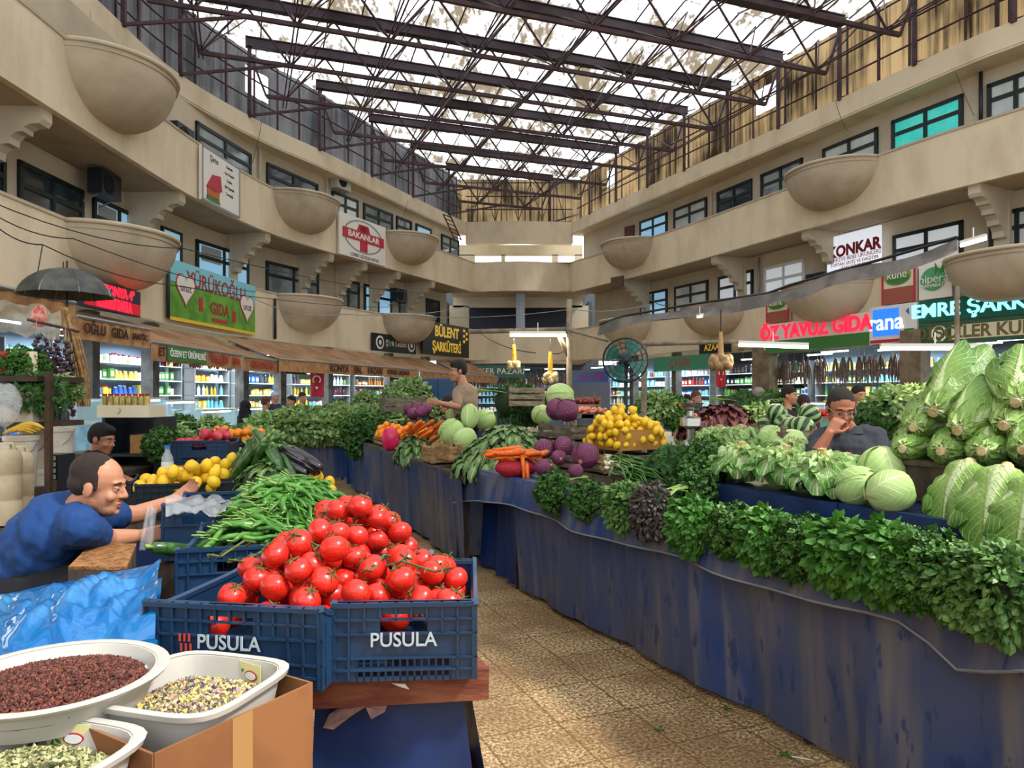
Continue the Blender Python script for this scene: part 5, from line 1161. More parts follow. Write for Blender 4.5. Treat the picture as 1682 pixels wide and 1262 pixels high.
# two romaine heads hung leaf side out over the tier edge
def p_drape(seed):
    r = random.Random(seed); t = thing('romaine_lettuce', 'x', 'lettuce')
    for k, (ax, L, W, z, bd) in enumerate(((-.5,.32,.17,0,.95),(.5,.32,.17,0,.95),(0,.38,.27,.02,1.05))):
        mb = MB(); leaf(mb, (ax*.03,0,z), Vector((ax,-.62,-.34)), Vector((0,-.35,1)), L, W, bd, .07, -.3, 14, 16, r, prof=lambda q: (.3+.7*math.sin(PI*min(1,q*.8+.05))**.8)*(1 if q < .88 else 1-(q-.88)*3)); part('leaf', mb, roma_o, t, world=False, smooth='all')
    mb = MB(); mb.ball((0,.02,.0), (.025,.04,.03), 10, 6); part('cut_end', mb, cut_m, t, world=False); return Stock(t)
for i, (px, t, z, sc, lab) in enumerate([(1588,.62,1.30,.9,'romaine head draped leaf side out below the heap, left one'),(1650,.52,1.30,1.0,'romaine head draped leaf side out below the heap, right one at the edge'),(1712,.5,1.28,1.0,'romaine head draped at the very right edge')]):
    s_ = p_drape(20+i); s_.at(R1.q(R1.hit(px, t), t, z), (0,.06*(i-1),fz+(.12 if i else -.1)), sc, lab)
# spring onions on a wooden crate
def wood_crate(loc, rz, W, D, H, lab, name='wooden_crate', m=None, cat='crate'):
    t = thing(name, lab, cat, loc, rz); m = m or wood_l
    for sy in (-1, 1):
        mb = MB(); n = max(2, int(H/.075))
        for i in range(n): mb.box((0, sy*D/2, H*(i+.5)/n), (W, .01, H/n*.72))
        part('side', mb, m, t, world=False)
    for sx in (-1, 1):
        mb = MB(); n = max(2, int(H/.075))
        for i in range(n): mb.box((sx*W/2, 0, H*(i+.5)/n), (.01, D, H/n*.72))
        part('side', mb, m, t, world=False)
    mb = MB()
    for sx in (-1,1):
        for sy in (-1,1): mb.box((sx*(W/2-.02), sy*(D/2-.02), H/2+.015), (.03,.03,H+.03))
    part('corner_post', mb, m, t, world=False); mb = MB(); mb.box((0,0,.01),(W-.02,D-.02,.01)); part('bottom', mb, m, t, world=False); return t
grey_w = mat('weathered_grey_wood', '#7d7262', .8, '#554a3c', 8, stretch=(1,1,4), bump=.2); brown_card = mat('brown_cardboard', '#96693a', .8, '#a87a48', 8); card2 = mat('golden_cardboard', '#b07a34', .75, '#9a6828', 6)
a = R1.hit(1060, .45); wood_crate(R1.q(a,.55,.94), fz, .62, .34, .1, 'low wooden crate under the spring onions', m=grey_w)
rr = random.Random(5)
for i in range(26):
    px = 990+rr.uniform(0,22); t = .25+.5*rr.random(); p = on1(px, 770-22*rr.random(), t); p.z = 1.06+.05*rr.random()
    ONI.at(p, (rr.uniform(-.3,.3), rr.uniform(-.08,.02), fz+rr.gauss(0,.12)-.15), 1.15, 'spring onion lying in the bundle with its roots to the left', 'spring onions in the low crate')
# lemons heaped over a golden cardboard box
def cardbox(W, D, H, loc, rz, lab, m, holes=True, name='cardboard_box', flaps=False):
    t = thing(name, lab, 'box', loc, rz); mb = MB(); th = .006
    for (cx, cy, sx, sy) in ((0,-D/2,W,th),(0,D/2,W,th),(-W/2,0,th,D),(W/2,0,th,D)): mb.box((cx,cy,H/2),(sx,sy,H))
    mb.box((0,0,.004),(W,D,.008)); part('body', mb, m, t, world=False)
    if holes:
        mb = MB()
        for x in (-W*.3, W*.3): mb.box((x,-D/2-.004,H*.35),(.02,.004,H*.4))
        part('hand_hole_shade', mb, mat('hole_shade', '#1c140c', .9), t, world=False)  # dark plates on the front stand for the shade in the holes
    if flaps:
        mb = MB(); mb.poly([(-W/2,-D/2,H),(W/2,-D/2,H),(W/2,-D/2-.08,H-.1),(-W/2,-D/2-.08,H-.1)], .005, (0,0,-1)); part('flap', mb, m, t, world=False)
    return t
a = R1.hit(1045, 1.15); lb = cardbox(.52, .4, .17, R1.q(a,1.0,1.15), fz, 'golden brown cardboard box heaped with lemons', card2); q = Vector(lb.location)
wood_crate((q.x,q.y,.94), fz, .56, .44, .18, 'weathered wooden crate under the golden lemon box', m=grey_w)
def HL(x, y):
    d = Vector((x,y,0))-Vector((q.x,q.y,0)); s = d.dot(R1.D); t = d.dot(R1.N)
    if not (-.27 < s < .36 and -.24 < t < .28): return None
    return q.z+.1+.30*max(0,1-((s+.02)/.36)**2)*(1-abs(t)/.5)-max(0,s-.05)*.3
for i, (x, y, z) in enumerate(drop(170, (q.x-.5,q.x+.5,q.y-.5,q.y+.5), HL, .036, q.z+.01, 8)): LEM.at((x,y,z), (R.uniform(0,3),R.uniform(0,3),R.uniform(0,6)), .036, 'yellow lemon heaped over the golden cardboard box', 'lemons over the golden cardboard box')
# red cabbages, white cabbage trio, crates under them
for i, (px, py, t, sc, lab) in enumerate([(893,737,.35,.082,'red cabbage behind the carrots, tall one on the left'),(925,733,.5,.082,'red cabbage at the back of the front cluster'),(962,748,.35,.1,'large red cabbage at the right of the front cluster'),(918,752,.3,.06,'small red cabbage in the middle of the front cluster'),(893,768,.18,.07,'red cabbage low beside the carrots'),(867,765,.2,.055,'red cabbage half hidden by the carrots'),(945,775,.15,.055,'small red cabbage low behind the parsley')]):
    RCB[i % 2].at(on1(px,py,t), (.5*i,.7,i*1.1), sc, lab)
a = R1.hit(940, .9)
for i in range(3): wood_crate(R1.q(R1.hit(935,.9),.95,.94+.13*i), fz, .62, .42, .125, 'weathered wooden crate %s in the stack behind the red cabbages' % ['lowest','second','topmost'][i], m=grey_w)
for i, (px, py, t, sc, s, lab) in enumerate([(915,672,.85,.105,RCB,'red cabbage on the crate stack, left one'),(932,674,.72,.1,RCB,'red cabbage on the crate stack, right one'),(920,652,.98,.125,CAB,'round white cabbage crowning the crate stack'),(890,682,1.0,.1,CAB,'pale cabbage left of the red ones on the crate stack')]):
    s[i % 2].at(on1(px,py,t), (1.1+i*.3,.2,i), sc, lab)
for i, (px, py, t, sc, rot, lab) in enumerate([(742,710,.35,.135,(.9,.2,1),'round white cabbage lowest at the left of the cluster'),(764,722,.3,.115,(1.4,.5,2),'white cabbage right of the lowest one'),(747,678,.7,.115,(.1,0,0),'upright white cabbage, left of the standing pair'),(771,684,.6,.105,(.1,.1,2),'upright white cabbage, right of the standing pair'),(797,690,.9,.12,(1.4,.2,.6),'white cabbage behind the dark chard')]):
    CAB[i % 2].at(on1(px,py,t), rot, (sc*.92,sc*.92,sc*1.22) if i in (2,3) else sc, lab)
for px, t, z, lab in ((740,.12,.94,'pale wooden crate left under the white cabbages'),(772,.12,.94,'pale wooden crate right under the white cabbages')): a = R1.hit(px, t); wood_crate(R1.q(a,t+.08,z), fz, .3, .3, .16, lab)
# dark chard heap
def chard(c, rx, ry, h, n, seed, lab, m=None, L=.2, W=.085, name='chard_heap'):
    r = random.Random(seed); t = thing(name, lab, 'greens', c); c = Vector(c)
    for k in range(6):
        mb = MB()
        for i in range(n//6):
            q = math.sqrt(r.random()); a = r.uniform(0,2*PI); o = Vector((math.cos(a),math.sin(a),0)); p = c+Vector((o.x*q*rx, o.y*q*ry, h*(1-q*q*.9)))
            leaf(mb, p-o*.06, (o*.8+Vector((0,0,-.35*q-.1))+rdir(r)*.3), Vector((0,0,1))+o*.4, L*r.uniform(.7,1.15), W*r.uniform(.8,1.2), .9*q+.2, .12, .3, 4, 5, r)
        part('leaf_bundle', mb, m or spin_m, t, smooth='all')
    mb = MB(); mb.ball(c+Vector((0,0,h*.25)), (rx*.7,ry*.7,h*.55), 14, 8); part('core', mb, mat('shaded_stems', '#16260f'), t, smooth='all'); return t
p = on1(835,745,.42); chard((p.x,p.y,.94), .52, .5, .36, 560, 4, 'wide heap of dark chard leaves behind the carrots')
# carrots on a red net sack
a = R1.hit(845,.05); p = R1.q(a,.06,.97)
mb = MB(); mb.ball(p+Vector((0,0,.04)), (.17,.13,.085), 18, 10, fn=lambda d: 1+.06*math.sin(9*d.x+7*d.y)); solo('net_sack', mb, mat('red_net', '#c02238', .6, '#8c1428', 120, bump=.4, bs=160), 'red net sack under the carrots', 'sack', smooth='all')
rr = random.Random(9)
for i in range(40):
    CAR.at(p+Vector((rr.uniform(-.13,.13), rr.uniform(-.09,.07), .13+.06*rr.random()*(1-abs(i % 7-3)/5))), (0, rr.uniform(-.15,.25), PI-.2+rr.gauss(0,.25)), 1.25, 'orange carrot in the fan-shaped heap on the red net sack', 'carrots on the red net sack')
for i in range(2): CAR.at(p+Vector((.06+.035*i,-.14,.03-.07*i)), (0,1.45,fz), 1.2, 'orange carrot hanging down over the stall edge', 'carrots hanging over the edge')
# ---------------------------------------------------------------- second right stall
def on2(px, py, t): return R2.at(px, py, t)
f2 = math.atan2(R2.D.y, R2.D.x)-PI
for i, (px, py, t, s, sc, lab) in enumerate([(590,715,.0,PARS2,2.0,'bushy parsley bunch leftmost on the second right stall'),(612,690,.5,FARG,1.7,'pale greens behind the leftmost parsley'),(625,705,.25,PARS,1.5,'parsley bunch left of the oranges'),(580,690,.3,FARG,1.6,'pale greens on the left end of the second right stall')]):
    s.at(on2(px,py,t), (0,0,f2), sc, lab)
def HO(c, row, a, b, h):
    c = Vector(c)
    def H(x, y):
        d = Vector((x,y,0))-Vector((c.x,c.y,0)); s = d.dot(row.D)/a; t = d.dot(row.N)/b
        return None if s*s+t*t > 1 else c.z+.02+h*(1-s*s-t*t)
    return H
p = on2(662,722,.42); p.z = .98
wood_crate((p.x,p.y,.88), f2, 1.3, .6, .12, 'wide wooden crate under the orange heap')
for i, (x, y, z) in enumerate(drop(130, (p.x-.7,p.x+.7,p.y-.9,p.y+.9), HO(p, R2, .75, .42, .34), .045, p.z, 12)): ORG.at((x,y,z), (i,.3,i), .045, 'orange fruit in the curved heap on the second right stall', 'oranges on the second right stall')
p2 = on2(682,738,.12); p2.z = .88; chard(p2, .26, .24, .24, 300, 14, 'dark leafy greens in front of the orange heap', L=.18)
mb = MB(); c = on2(641,722,.05); mb.ball(c, (.12,.1,.16), 12, 8); solo('pink_bag', mb, mat('pink_plastic', '#d8265c', .35, '#b01a44', 12), 'bright pink plastic bag beside the orange heap', 'bag', smooth='all')
c = on2(700,715,.25); rr = random.Random(21)
for i in range(26): CAR.at(c+Vector((rr.uniform(-.2,.2),rr.uniform(-.2,.2),rr.uniform(-.02,.1))), (rr.uniform(-.3,.3), .5, 2.4+rr.gauss(0,.3)), 1.5, 'carrot in the far heap right of the oranges', 'carrots right of the oranges')
for i, (px, py, t) in enumerate([(672,672,.9),(684,670,.9),(692,676,.85),(700,672,1.0),(679,680,.8)]): RCB[i % 2].at(on2(px,py,t), (i,.4,i), .095, 'dark red cabbage behind the orange heap', 'red cabbages behind the orange heap')
for px, t, z, lab in ((712,.1,.88,'small wooden crate of beetroot at the stall edge'),(700,.6,.88,'wooden crate behind the far carrots')): a = R2.hit(px, t); wood_crate(R2.q(a,t+.1,z), f2, .4, .35, .18, lab)
for i, (px, py, t, sc, lab) in enumerate([(605,660,2.0,1.9,'round leafy heap in front of the honey shop'),(672,652,2.2,2.6,'big bright lettuce heap before the blue doors'),(645,672,1.4,2.2,'pale greens heap behind the oranges'),(715,678,1.3,1.2,'whitish greens right of the far red cabbages'),(560,678,1.2,1.9,'pale greens at the far left of the second stall')]):
    FARG.at(on2(px,py,t), (0,0,f2+i), sc, lab)
# far stall across the aisle end
for i, px in enumerate(range(440, 575, 17)):
    p = R3.at(px, 700, .1) if px > 452 else P(px, 700, 13.3); FARG.at((p.x,p.y,.98), (0,0,i), 1.9, 'green herbs heaped on the far stall across the aisle, %s from the left' % ['first','second','third','fourth','fifth','sixth','seventh','eighth'][i], 'herb heaps across the far stall')
    FARG.at((p.x+.2,p.y+.7,1.08), (0,0,i*2), 1.8, 'paler greens in the rear row of the far stall, %s from the left' % ['first','second','third','fourth','fifth','sixth','seventh','eighth'][i], 'pale greens behind the far stall')
for i, px in enumerate(range(270, 430, 26)):
    p = P(px, 712, 12.5); FARG.at((p.x,p.y,.72), (0,0,i), 2.0, 'mixed greens on the left far stall, %s from the left' % ['first','second','third','fourth','fifth','sixth','seventh'][i], 'greens on the left far stall')
t = thing('market_stall', 'low stall under the mixed greens at the far left', 'market stall', P(350,700,12.6)*1.0); t.location.z = 0
mb = MB(); q0 = P(250,0,12.3); q1 = P(440,0,12.9); mb.poly([(q0.x,q0.y,.66),(q1.x,q1.y,.66),(q1.x-.3,q1.y+1.2,.66),(q0.x-.3,q0.y+1.2,.66)], .04, (0,0,-1)); part('table_top', mb, box_wood, t)
mb = MB(); skirt(mb, Row((q1.x,q1.y),(q0.x,q0.y)), 0, (q1-q0).xy.length, .04, .66); part('cloth_skirt', mb, tarp2, t, smooth='all')
# middle of the island behind the near stall
def isl(px, py, Y, z=None): p = P(px, py, Y); return p
for k, (px0, px1, Y, z, lab) in enumerate([(790,900,11,1.0,'stall island table behind the chard'),(940,1100,9.5,.95,'stall island table behind the lemons'),(1090,1330,8.5,.95,'stall island table behind the lettuces'),(1400,1560,7.0,.95,'stall island table right of the seated man'),(620,800,12.5,1.0,'stall island table behind the standing man')]):
    a = P(px0,0,Y); b = P(px1,0,Y); t = thing('market_table', lab, 'table', ((a.x+b.x)/2,Y+.4,0))
    mb = MB(); mb.box(((a.x+b.x)/2,Y+.5,z-.02),(b.x-a.x,1.1,.04)); part('table_top', mb, box_wood, t)
    mb = MB(); mb.grid(lambda u, v: Vector((a.x+(b.x-a.x)*u, Y-.06+.02*math.sin(u*40)*v, z-(z-.03)*v)), 40, 4); part('cloth_skirt', mb, tarp2, t, smooth='all')
for i, (px, py, Y, s, sc, lab) in enumerate([(1080,668,8.8,FARG,1.15,'pale green heap behind the lemons'),(1105,676,8.8,PARS2,1.2,'green heap right of the lemons'),(845,662,11.2,DILL,2.2,'dark greens behind the chard'),(870,670,11.2,PARS2,1.6,'green bunch behind the pale cabbage'),(1470,672,7.2,FARG,1.3,'pale greens right of the seated man'),(1440,690,7.2,DILL,1.3,'dark produce heap behind the seated man\'s shoulder'),(1505,665,7.4,FARG,1.2,'pale greens behind the romaine heap'),(1250,690,8.8,FARG,1.2,'pale heap behind the watermelons')]):
    s.at(P(px,py,Y), (0,0,i), sc, lab)
dark_red_leaf = leafmat('dark_red_lettuce', '#6a3030', '#3a1418', '#8a5048', .03, 6, .1)
p = P(1190,700,8.8); chard((p.x,p.y,p.z-.1), .55, .4, .35, 320, 31, 'heap of dark red lettuce behind the curly lettuces', dark_red_leaf, .2, .12, 'red_lettuce_heap')
t = thing('market_table', 'small table under the watermelons', 'table', P(1290,0,6.9)*1.0); t.location.z = 0
mb = MB(); c = P(1292,0,7.0); mb.box((c.x,c.y,1.18),(1.0,1.3,.04)); part('table_top', mb, box_wood, t)
mb = MB(); mb.grid(lambda u, v: Vector((c.x-.5+u, c.y-.66+.02*math.sin(u*30)*v, 1.16-1.13*v)), 24, 4); part('cloth_skirt', mb, tarp2, t, smooth='all')
# strawberries / small red fruit trays, radish trays
for i, (px, py, Y, c, lab) in enumerate([(952,677,9.6,'#c8705a','tray of pinkish red fruit right of the crowning cabbage'),(975,678,9.6,'#c88068','tray of pinkish red fruit beside the lemons'),(965,662,10.2,'#7a2420','tray of dark red peppers behind the fruit trays'),(1348,682,9.0,'#c02028','tray of bright red fruit behind the seated man'),(1140,690,8.8,'#c87a3a','orange red heap beside the metal scale')]):
    t = thing('fruit_tray', lab, 'tray', P(px,py+6,Y)); mb = MB(); mb.box(P(px,py+6,Y),(.34,.3,.06)); part('tray', mb, grey_w, t)
    mb = MB(); rr = random.Random(i)
    for _ in range(50): x, y = rr.uniform(-.15,.15), rr.uniform(-.13,.13); mb.ball(P(px,py+6,Y)+Vector((x,y,.05+.05*rr.random())), .028, 6, 4)
    o = part('fruit', mb, mat('fruit_'+c[1:], c, .4, jit=.1), t, smooth='all'); o['kind'] = 'stuff'
for i, (px, py, Y, W, H, lab) in enumerate([(865,660,10.5,.5,.28,'weathered crate stack behind the dark greens'),(950,655,11,.6,.12,'wooden crate below the hanging lemons net'),(1240,735,5.8,.35,.18,'small cardboard-coloured crate behind the lettuces'),(1285,735,5.6,.3,.18,'small wooden crate right of it, near the phone'),(660,668,12.8,.7,.25,'far crate behind the greens')]):
    wood_crate(P(px,py+8,Y), .1*i, W, .4, H, lab, m=grey_w)
for px, py, Y, m, lab in ((1305,722,5.4,wood_l,'x'),): pass
for i, (px, py, Y) in enumerate([(1230,668,10.5),(1255,665,10.8),(1215,672,10.2),(1270,672,10.0)]): DILL.at(P(px,py,Y), (0,0,i), 1.6, 'dark green produce heap in front of the grey pillar', 'dark heaps before the grey pillar')
# ---------------------------------------------------------------- people
def bmat(f, u): f = Vector(f).normalized(); u = Vector(u); u = (u-f*u.dot(f)).normalized(); r = f.cross(u); return Matrix(((f.x, r.x, u.x),(f.y, r.y, u.y),(f.z, r.z, u.z)))
def caps(mb, a, b, ra, rb, n=12):
    a = Vector(a); b = Vector(b); d = b-a; L = max(d.length, 1e-4); d = d/L; pts = []; rs = []
    for k in (90, 60, 30): pts.append(a-d*ra*math.sin(math.radians(k))); rs.append(max(ra*math.cos(math.radians(k)), 1e-3))
    pts += [a, a.lerp(b, .5), b]; rs += [ra, (ra+rb)/2, rb]
    for k in (30, 60, 90): pts.append(b+d*rb*math.sin(math.radians(k))); rs.append(max(rb*math.cos(math.radians(k)), 1e-3))
    mb.tube(pts, rs, n)
def remesh(name, mb, vox, m, parent, smooth=6, fold=0, fs=18, label=None):
    me = mesh('tmp', mb, m); o = bpy.data.objects.new('tmp', me)
    r = o.modifiers.new('r', 'REMESH'); r.mode = 'VOXEL'; r.voxel_size = vox; r.use_smooth_shade = True
    if smooth: s = o.modifiers.new('s', 'SMOOTH'); s.iterations = smooth; s.factor = .5
    me2 = baked(o); me2.name = name
    bpy.data.objects.remove(o); bpy.data.meshes.remove(me)
    if fold:
        for v in me2.vertices:
            q = v.co; k = mnoise.noise(Vector((q.x*fs, q.y*fs, q.z*fs*.45)))+.5*mnoise.noise(Vector((q.x*fs*2.1+5, q.y*fs*2, q.z*fs*1.6))); v.co = q+v.normal*fold*k
    me2.transform(Matrix.Translation(-Vector(parent.location))); me2.materials.clear(); me2.materials.append(m)
    me2.polygons.foreach_set('use_smooth', [True]*len(me2.polygons))
    o = bpy.data.objects.new(name, me2); C.objects.link(o); o.parent = parent
    if label: o['label'] = label
    return o
def hand(mb, w, d, n, side, curl=.5, s=1, spread=.12):   # w wrist, d towards the fingers, n out of the back of the hand, side towards the thumb
    d = Vector(d).normalized(); n = Vector(n); n = (n-d*n.dot(d)).normalized(); t = d.cross(n)*side
    for i, (off, ln) in enumerate(((.027,.072),(.009,.08),(-.009,.075),(-.026,.06))):
        k = Vector(w)+d*.085*s+t*off*s; caps(mb, Vector(w)+t*off*.6*s+d*.01, k, .014*s, .0115*s, 8)
        a = 0; p = k; dd = (d+t*off/.027*spread).normalized()
        for j, q in enumerate((.46,.3,.24)):
            a += curl*(.8 if j == 0 else 1.0)*(1+.08*i); e = p+(dd*math.cos(a)-n*math.sin(a))*ln*q*s; caps(mb, p, e, (.0095-.0008*j)*s, (.0088-.0009*j)*s, 8); p = e
    b = Vector(w)+d*.022*s+t*.02*s; m_ = b+(t*.75+d*.6-n*.25).normalized()*.042*s; e = m_+(t*.25+d*.9-n*.3).normalized()*.034*s; caps(mb, b, m_, .015*s, .0115*s, 8); caps(mb, m_, e, .011*s, .008*s, 8)
    e2 = e+(d*.95-n*(.3+curl*.4)).normalized()*.02*s; caps(mb, e, e2, .0085*s, .007*s, 8)
def person(label, base, J, skin, shirt, pants, hairc, vox=.007, hair='short', beard=None, stubble=False, apron=None, female=False, sleeve=.75, hands=None, collar=False, glasses=False, bulk=1.0):
    # J: joints in scene coordinates: pelvis, neck, head, f (facing), u (head up), ls rs le re lw rw lk rk la ra
    t = thing('person', label, 'person', base); g = lambda k: Vector(J[k])
    sk = mat('skin_'+skin[1:], skin, .5, sss=.0, bump=.05, bs=200); f, u = g('f').normalized(), g('u').normalized(); H = bmat(f, u); c = g('head')
    hp = lambda a, b, z: c+H@Vector((a, b, z))
    mb = MB(); E = lambda p, r: mb.ball(p, r, 16, 10, M=H)
    E(hp(-.012,0,.03), (.097,.077,.09)); E(hp(.03,0,-.03), (.062,.06,.085)); E(hp(.045,0,-.082), (.045,.046,.032)); E(hp(.012,0,-.06),(.06,.058,.045))
    caps(mb, hp(.088,0,.012), hp(.108,0,-.024), .008, .0125); E(hp(.1,.011,-.028),(.01,.008,.007)); E(hp(.1,-.011,-.028),(.01,.008,.007))
    E(hp(.078,0,.027), (.016,.05,.011)); E(hp(.088,0,-.056), (.011,.024,.0075)); E(hp(.086,0,-.068), (.011,.02,.0075)); E(hp(.083,0,-.094),(.014,.018,.014))
    for y in (-1, 1): E(hp(-.008,y*.079,-.012), (.019,.008,.032)); E(hp(.066,y*.04,-.03),(.02,.02,.02))
    N0 = g('neck'); caps(mb, hp(-.025,0,-.06), N0-Vector((0,0,.02)), .056*bulk**.3, .062*bulk**.5)
    P0 = g('pelvis'); sp = (N0-P0).normalized(); across = (g('rs')-g('ls')).normalized(); fw = across.cross(sp); fw = fw if fw.dot(g('bf') if 'bf' in J else f) > 0 else -fw
    T = bmat(fw, sp); k = bulk; SL = (N0-P0).length
    def torso(mb, inf):
        for a, (rf, rr, ru) in ((.0,(.13,.165,.12)),(.28,(.125,.15,.13)),(.55,(.13,.165,.14)),(.76,(.118,.175,.12))): mb.ball(P0.lerp(N0, a)+fw*.01*(1 if a < .5 else 0), (rf*k+inf, rr*k**.6+inf, ru+inf), 16, 10, M=T)
        caps(mb, g('ls').lerp(N0,.25)-sp*.035, g('rs').lerp(N0,.25)-sp*.035, .062+inf, .062+inf); caps(mb, g('ls'), g('ls').lerp(N0,.6)-sp*.01, .06+inf, .055+inf); caps(mb, g('rs'), g('rs').lerp(N0,.6)-sp*.01, .06+inf, .055+inf)
    torso(mb, 0)
    for s in 'lr':
        caps(mb, g(s+'s'), g(s+'e'), .052*k**.4, .041*k**.4); caps(mb, g(s+'e'), g(s+'w'), .041*k**.4, .027)
        caps(mb, P0+across*(.09 if s == 'r' else -.09), g(s+'k'), .09*k**.5, .058); caps(mb, g(s+'k'), g(s+'a'), .058, .036); 
        ft = Vector((fw.x, fw.y, 0)).normalized(); caps(mb, g(s+'a')-Vector((0,0,.03)), g(s+'a')+ft*.15-Vector((0,0,.05)), .042, .035)
        hd = (hands or {}).get(s)
        d = (g(s+'w')-g(s+'e')).normalized()
        if hd: hand(mb, g(s+'w'), hd[0], hd[1], hd[2], hd[3])
        else: hand(mb, g(s+'w'), d, across*(1 if s == 'r' else -1), 1 if s == 'r' else -1, .35)
    remesh('body', mb, vox, sk, t, smooth=3 if vox < .01 else 2)
    # clothes
    sm = mat('cloth_'+shirt[1:], shirt, .85, bump=.15, bs=120); mb = MB(); torso(mb, .014); 
    for s in 'lr': caps(mb, g(s+'s'), g(s+'s').lerp(g(s+'e'), sleeve), .068*k**.4, (.06 if sleeve < .9 else .052)*k**.4)
    if sleeve >= 1:
        for s in 'lr': caps(mb, g(s+'e'), g(s+'e').lerp(g(s+'w'), .93), .052, .038)
    if female: caps(mb, P0, P0-Vector((0,0,.65)), .2, .27); caps(mb, N0-sp*.1, c-u*.1, .11, .1)
    mb.ball(N0-sp*.005-fw*.005, (.07,.075,.03), 12, 8, M=T)
    remesh('shirt' if not female else 'robe', mb, max(vox*1.3, .01), sm, t, smooth=4, fold=.011 if vox < .01 else .006, fs=16)
    if collar:
        mb = MB(); q = N0+sp*.035
        mb.grid(lambda a, b: q+(fw*math.cos((a-.5)*5.2)+across*math.sin((a-.5)*5.2)).normalized()*(.066+.03*b)-sp*(.045*b)+fw*.004, 20, 3); part('collar', mb, mat('collar_'+shirt[1:], shirt, .8), t, smooth='all')
    pm_ = mat('trousers_'+pants[1:], pants, .85); mb = MB(); mb.ball(P0-sp*.02, (.14*k,.175*k**.6,.12), 14, 8, M=T)
    for s in 'lr': caps(mb, P0+across*(.09 if s == 'r' else -.09), g(s+'k'), .105*k**.5, .072); caps(mb, g(s+'k'), g(s+'a'), .07, .055)
    remesh('trousers', mb, max(vox*1.4, .012), pm_, t, smooth=3, fold=.006)
    mb = MB()
    for s in 'lr': ft = Vector((fw.x, fw.y, 0)).normalized(); caps(mb, g(s+'a')-Vector((0,0,.035)), g(s+'a')+ft*.15-Vector((0,0,.045)), .05, .042)
    remesh('shoes', mb, .014, mat('dark_shoe', '#1c1a1a', .5), t, smooth=1)
    hm = mat('hair_'+hairc[1:], hairc, .75, bump=.6, bs=250)
    mb = MB(); E = lambda p, r: mb.ball(p, r, 16, 10, M=H)
    if hair == 'scarf': E(hp(-.015,0,.025), (.112,.094,.106)); E(hp(-.04,0,-.07), (.09,.085,.09)); caps(mb, hp(-.03,0,-.09), N0+Vector((0,0,-.05)), .1, .12)
    elif hair == 'cap': E(hp(-.018,0,.045), (.1,.084,.082)); E(hp(.07,0,.05), (.06,.06,.012))
    else:
        top = .001 if hair == 'buzz' else .005 if hair == 'crop' else .012; E(hp(-.03 if hair == 'buzz' else -.021,0,.048), (.091+top,.076+top*.5,.08+top)); E(hp(-.05,0,.0), (.068,.077,.06)); 
        for y in (-1,1): E(hp(-.012,y*.062,.03), (.04,.018,.045)); E(hp(.012,y*.071,.005),(.012,.008,.022))
        if hair == 'full': E(hp(.03,0,.092), (.06,.062,.035)); E(hp(-.06,0,.03),(.06,.082,.07))
    remesh('hair' if hair not in ('scarf','cap') else ('headscarf' if hair == 'scarf' else 'cap'), mb, max(vox, .008), hm, t, smooth=2)
    if beard or stubble:
        mb = MB(); E = lambda p, r: mb.ball(p, r, 14, 8, M=H); E(hp(.044,0,-.087),(.0475,.048,.0335)); E(hp(.012,0,-.068),(.06,.0605,.044)); E(hp(.0895,0,-.0455),(.011,.027,.005))
        if beard: E(hp(.05,0,-.1),(.05,.045,.03))
        remesh('beard', mb, .007, mat('stubble', '#4a3328' if not beard else '#1c1512', .9, skin if not beard else None, 180, (.3,.7)), t, smooth=2)
    for y in (-1, 1):
        mb = MB(); mb.ball(hp(.077,y*.031,.005), .0115, 10, 8); e = part('eye', mb, mat('eye_white', '#d8d4cc', .2), t, smooth='all')
        mb = MB(); mb.ball(hp(.0865,y*.032,.003), .0052, 8, 6); part('iris', mb, mat('iris_dark', '#1c120c', .15), e, smooth='all')
        mb = MB(); mb.ball(hp(.0775,y*.031,.0095), (.0125,.0145,.0085), 10, 6, M=H); part('eyelid', mb, sk, t, smooth='all')
        mb = MB(); mb.tube([hp(.088,y*.014,.027), hp(.09,y*.03,.031), hp(.076,y*.052,.026)], [.0035,.0045,.002], 6); part('eyebrow', mb, hm if hair not in ('scarf','cap') else mat('hair_1c1410','#1c1410',.8), t, smooth='all')
    mb = MB(); mb.ball(hp(.0965,0,-.0555), (.004,.021,.004), 10, 6, M=H); mb.ball(hp(.0945,0,-.0665), (.0045,.018,.005), 10, 6, M=H); part('lips', mb, mat('lips_'+skin[1:], '#a8604e', .5), t, smooth='all')
    if glasses:
        mb = MB()
        for y in (-1, 1): mb.tube([hp(.1+.0,y*.034+.024*math.cos(a),.005+.018*math.sin(a)) for a in [i*PI/6 for i in range(13)]], .0018, 4); mb.tube([hp(.1,y*.058,.01), hp(.0,y*.083,.012)], .0018, 4)
        mb.tube([hp(.1,-.01,.008), hp(.1,.01,.008)], .002, 4); part('glasses', mb, metal, t)
    return t
D3 = Vector
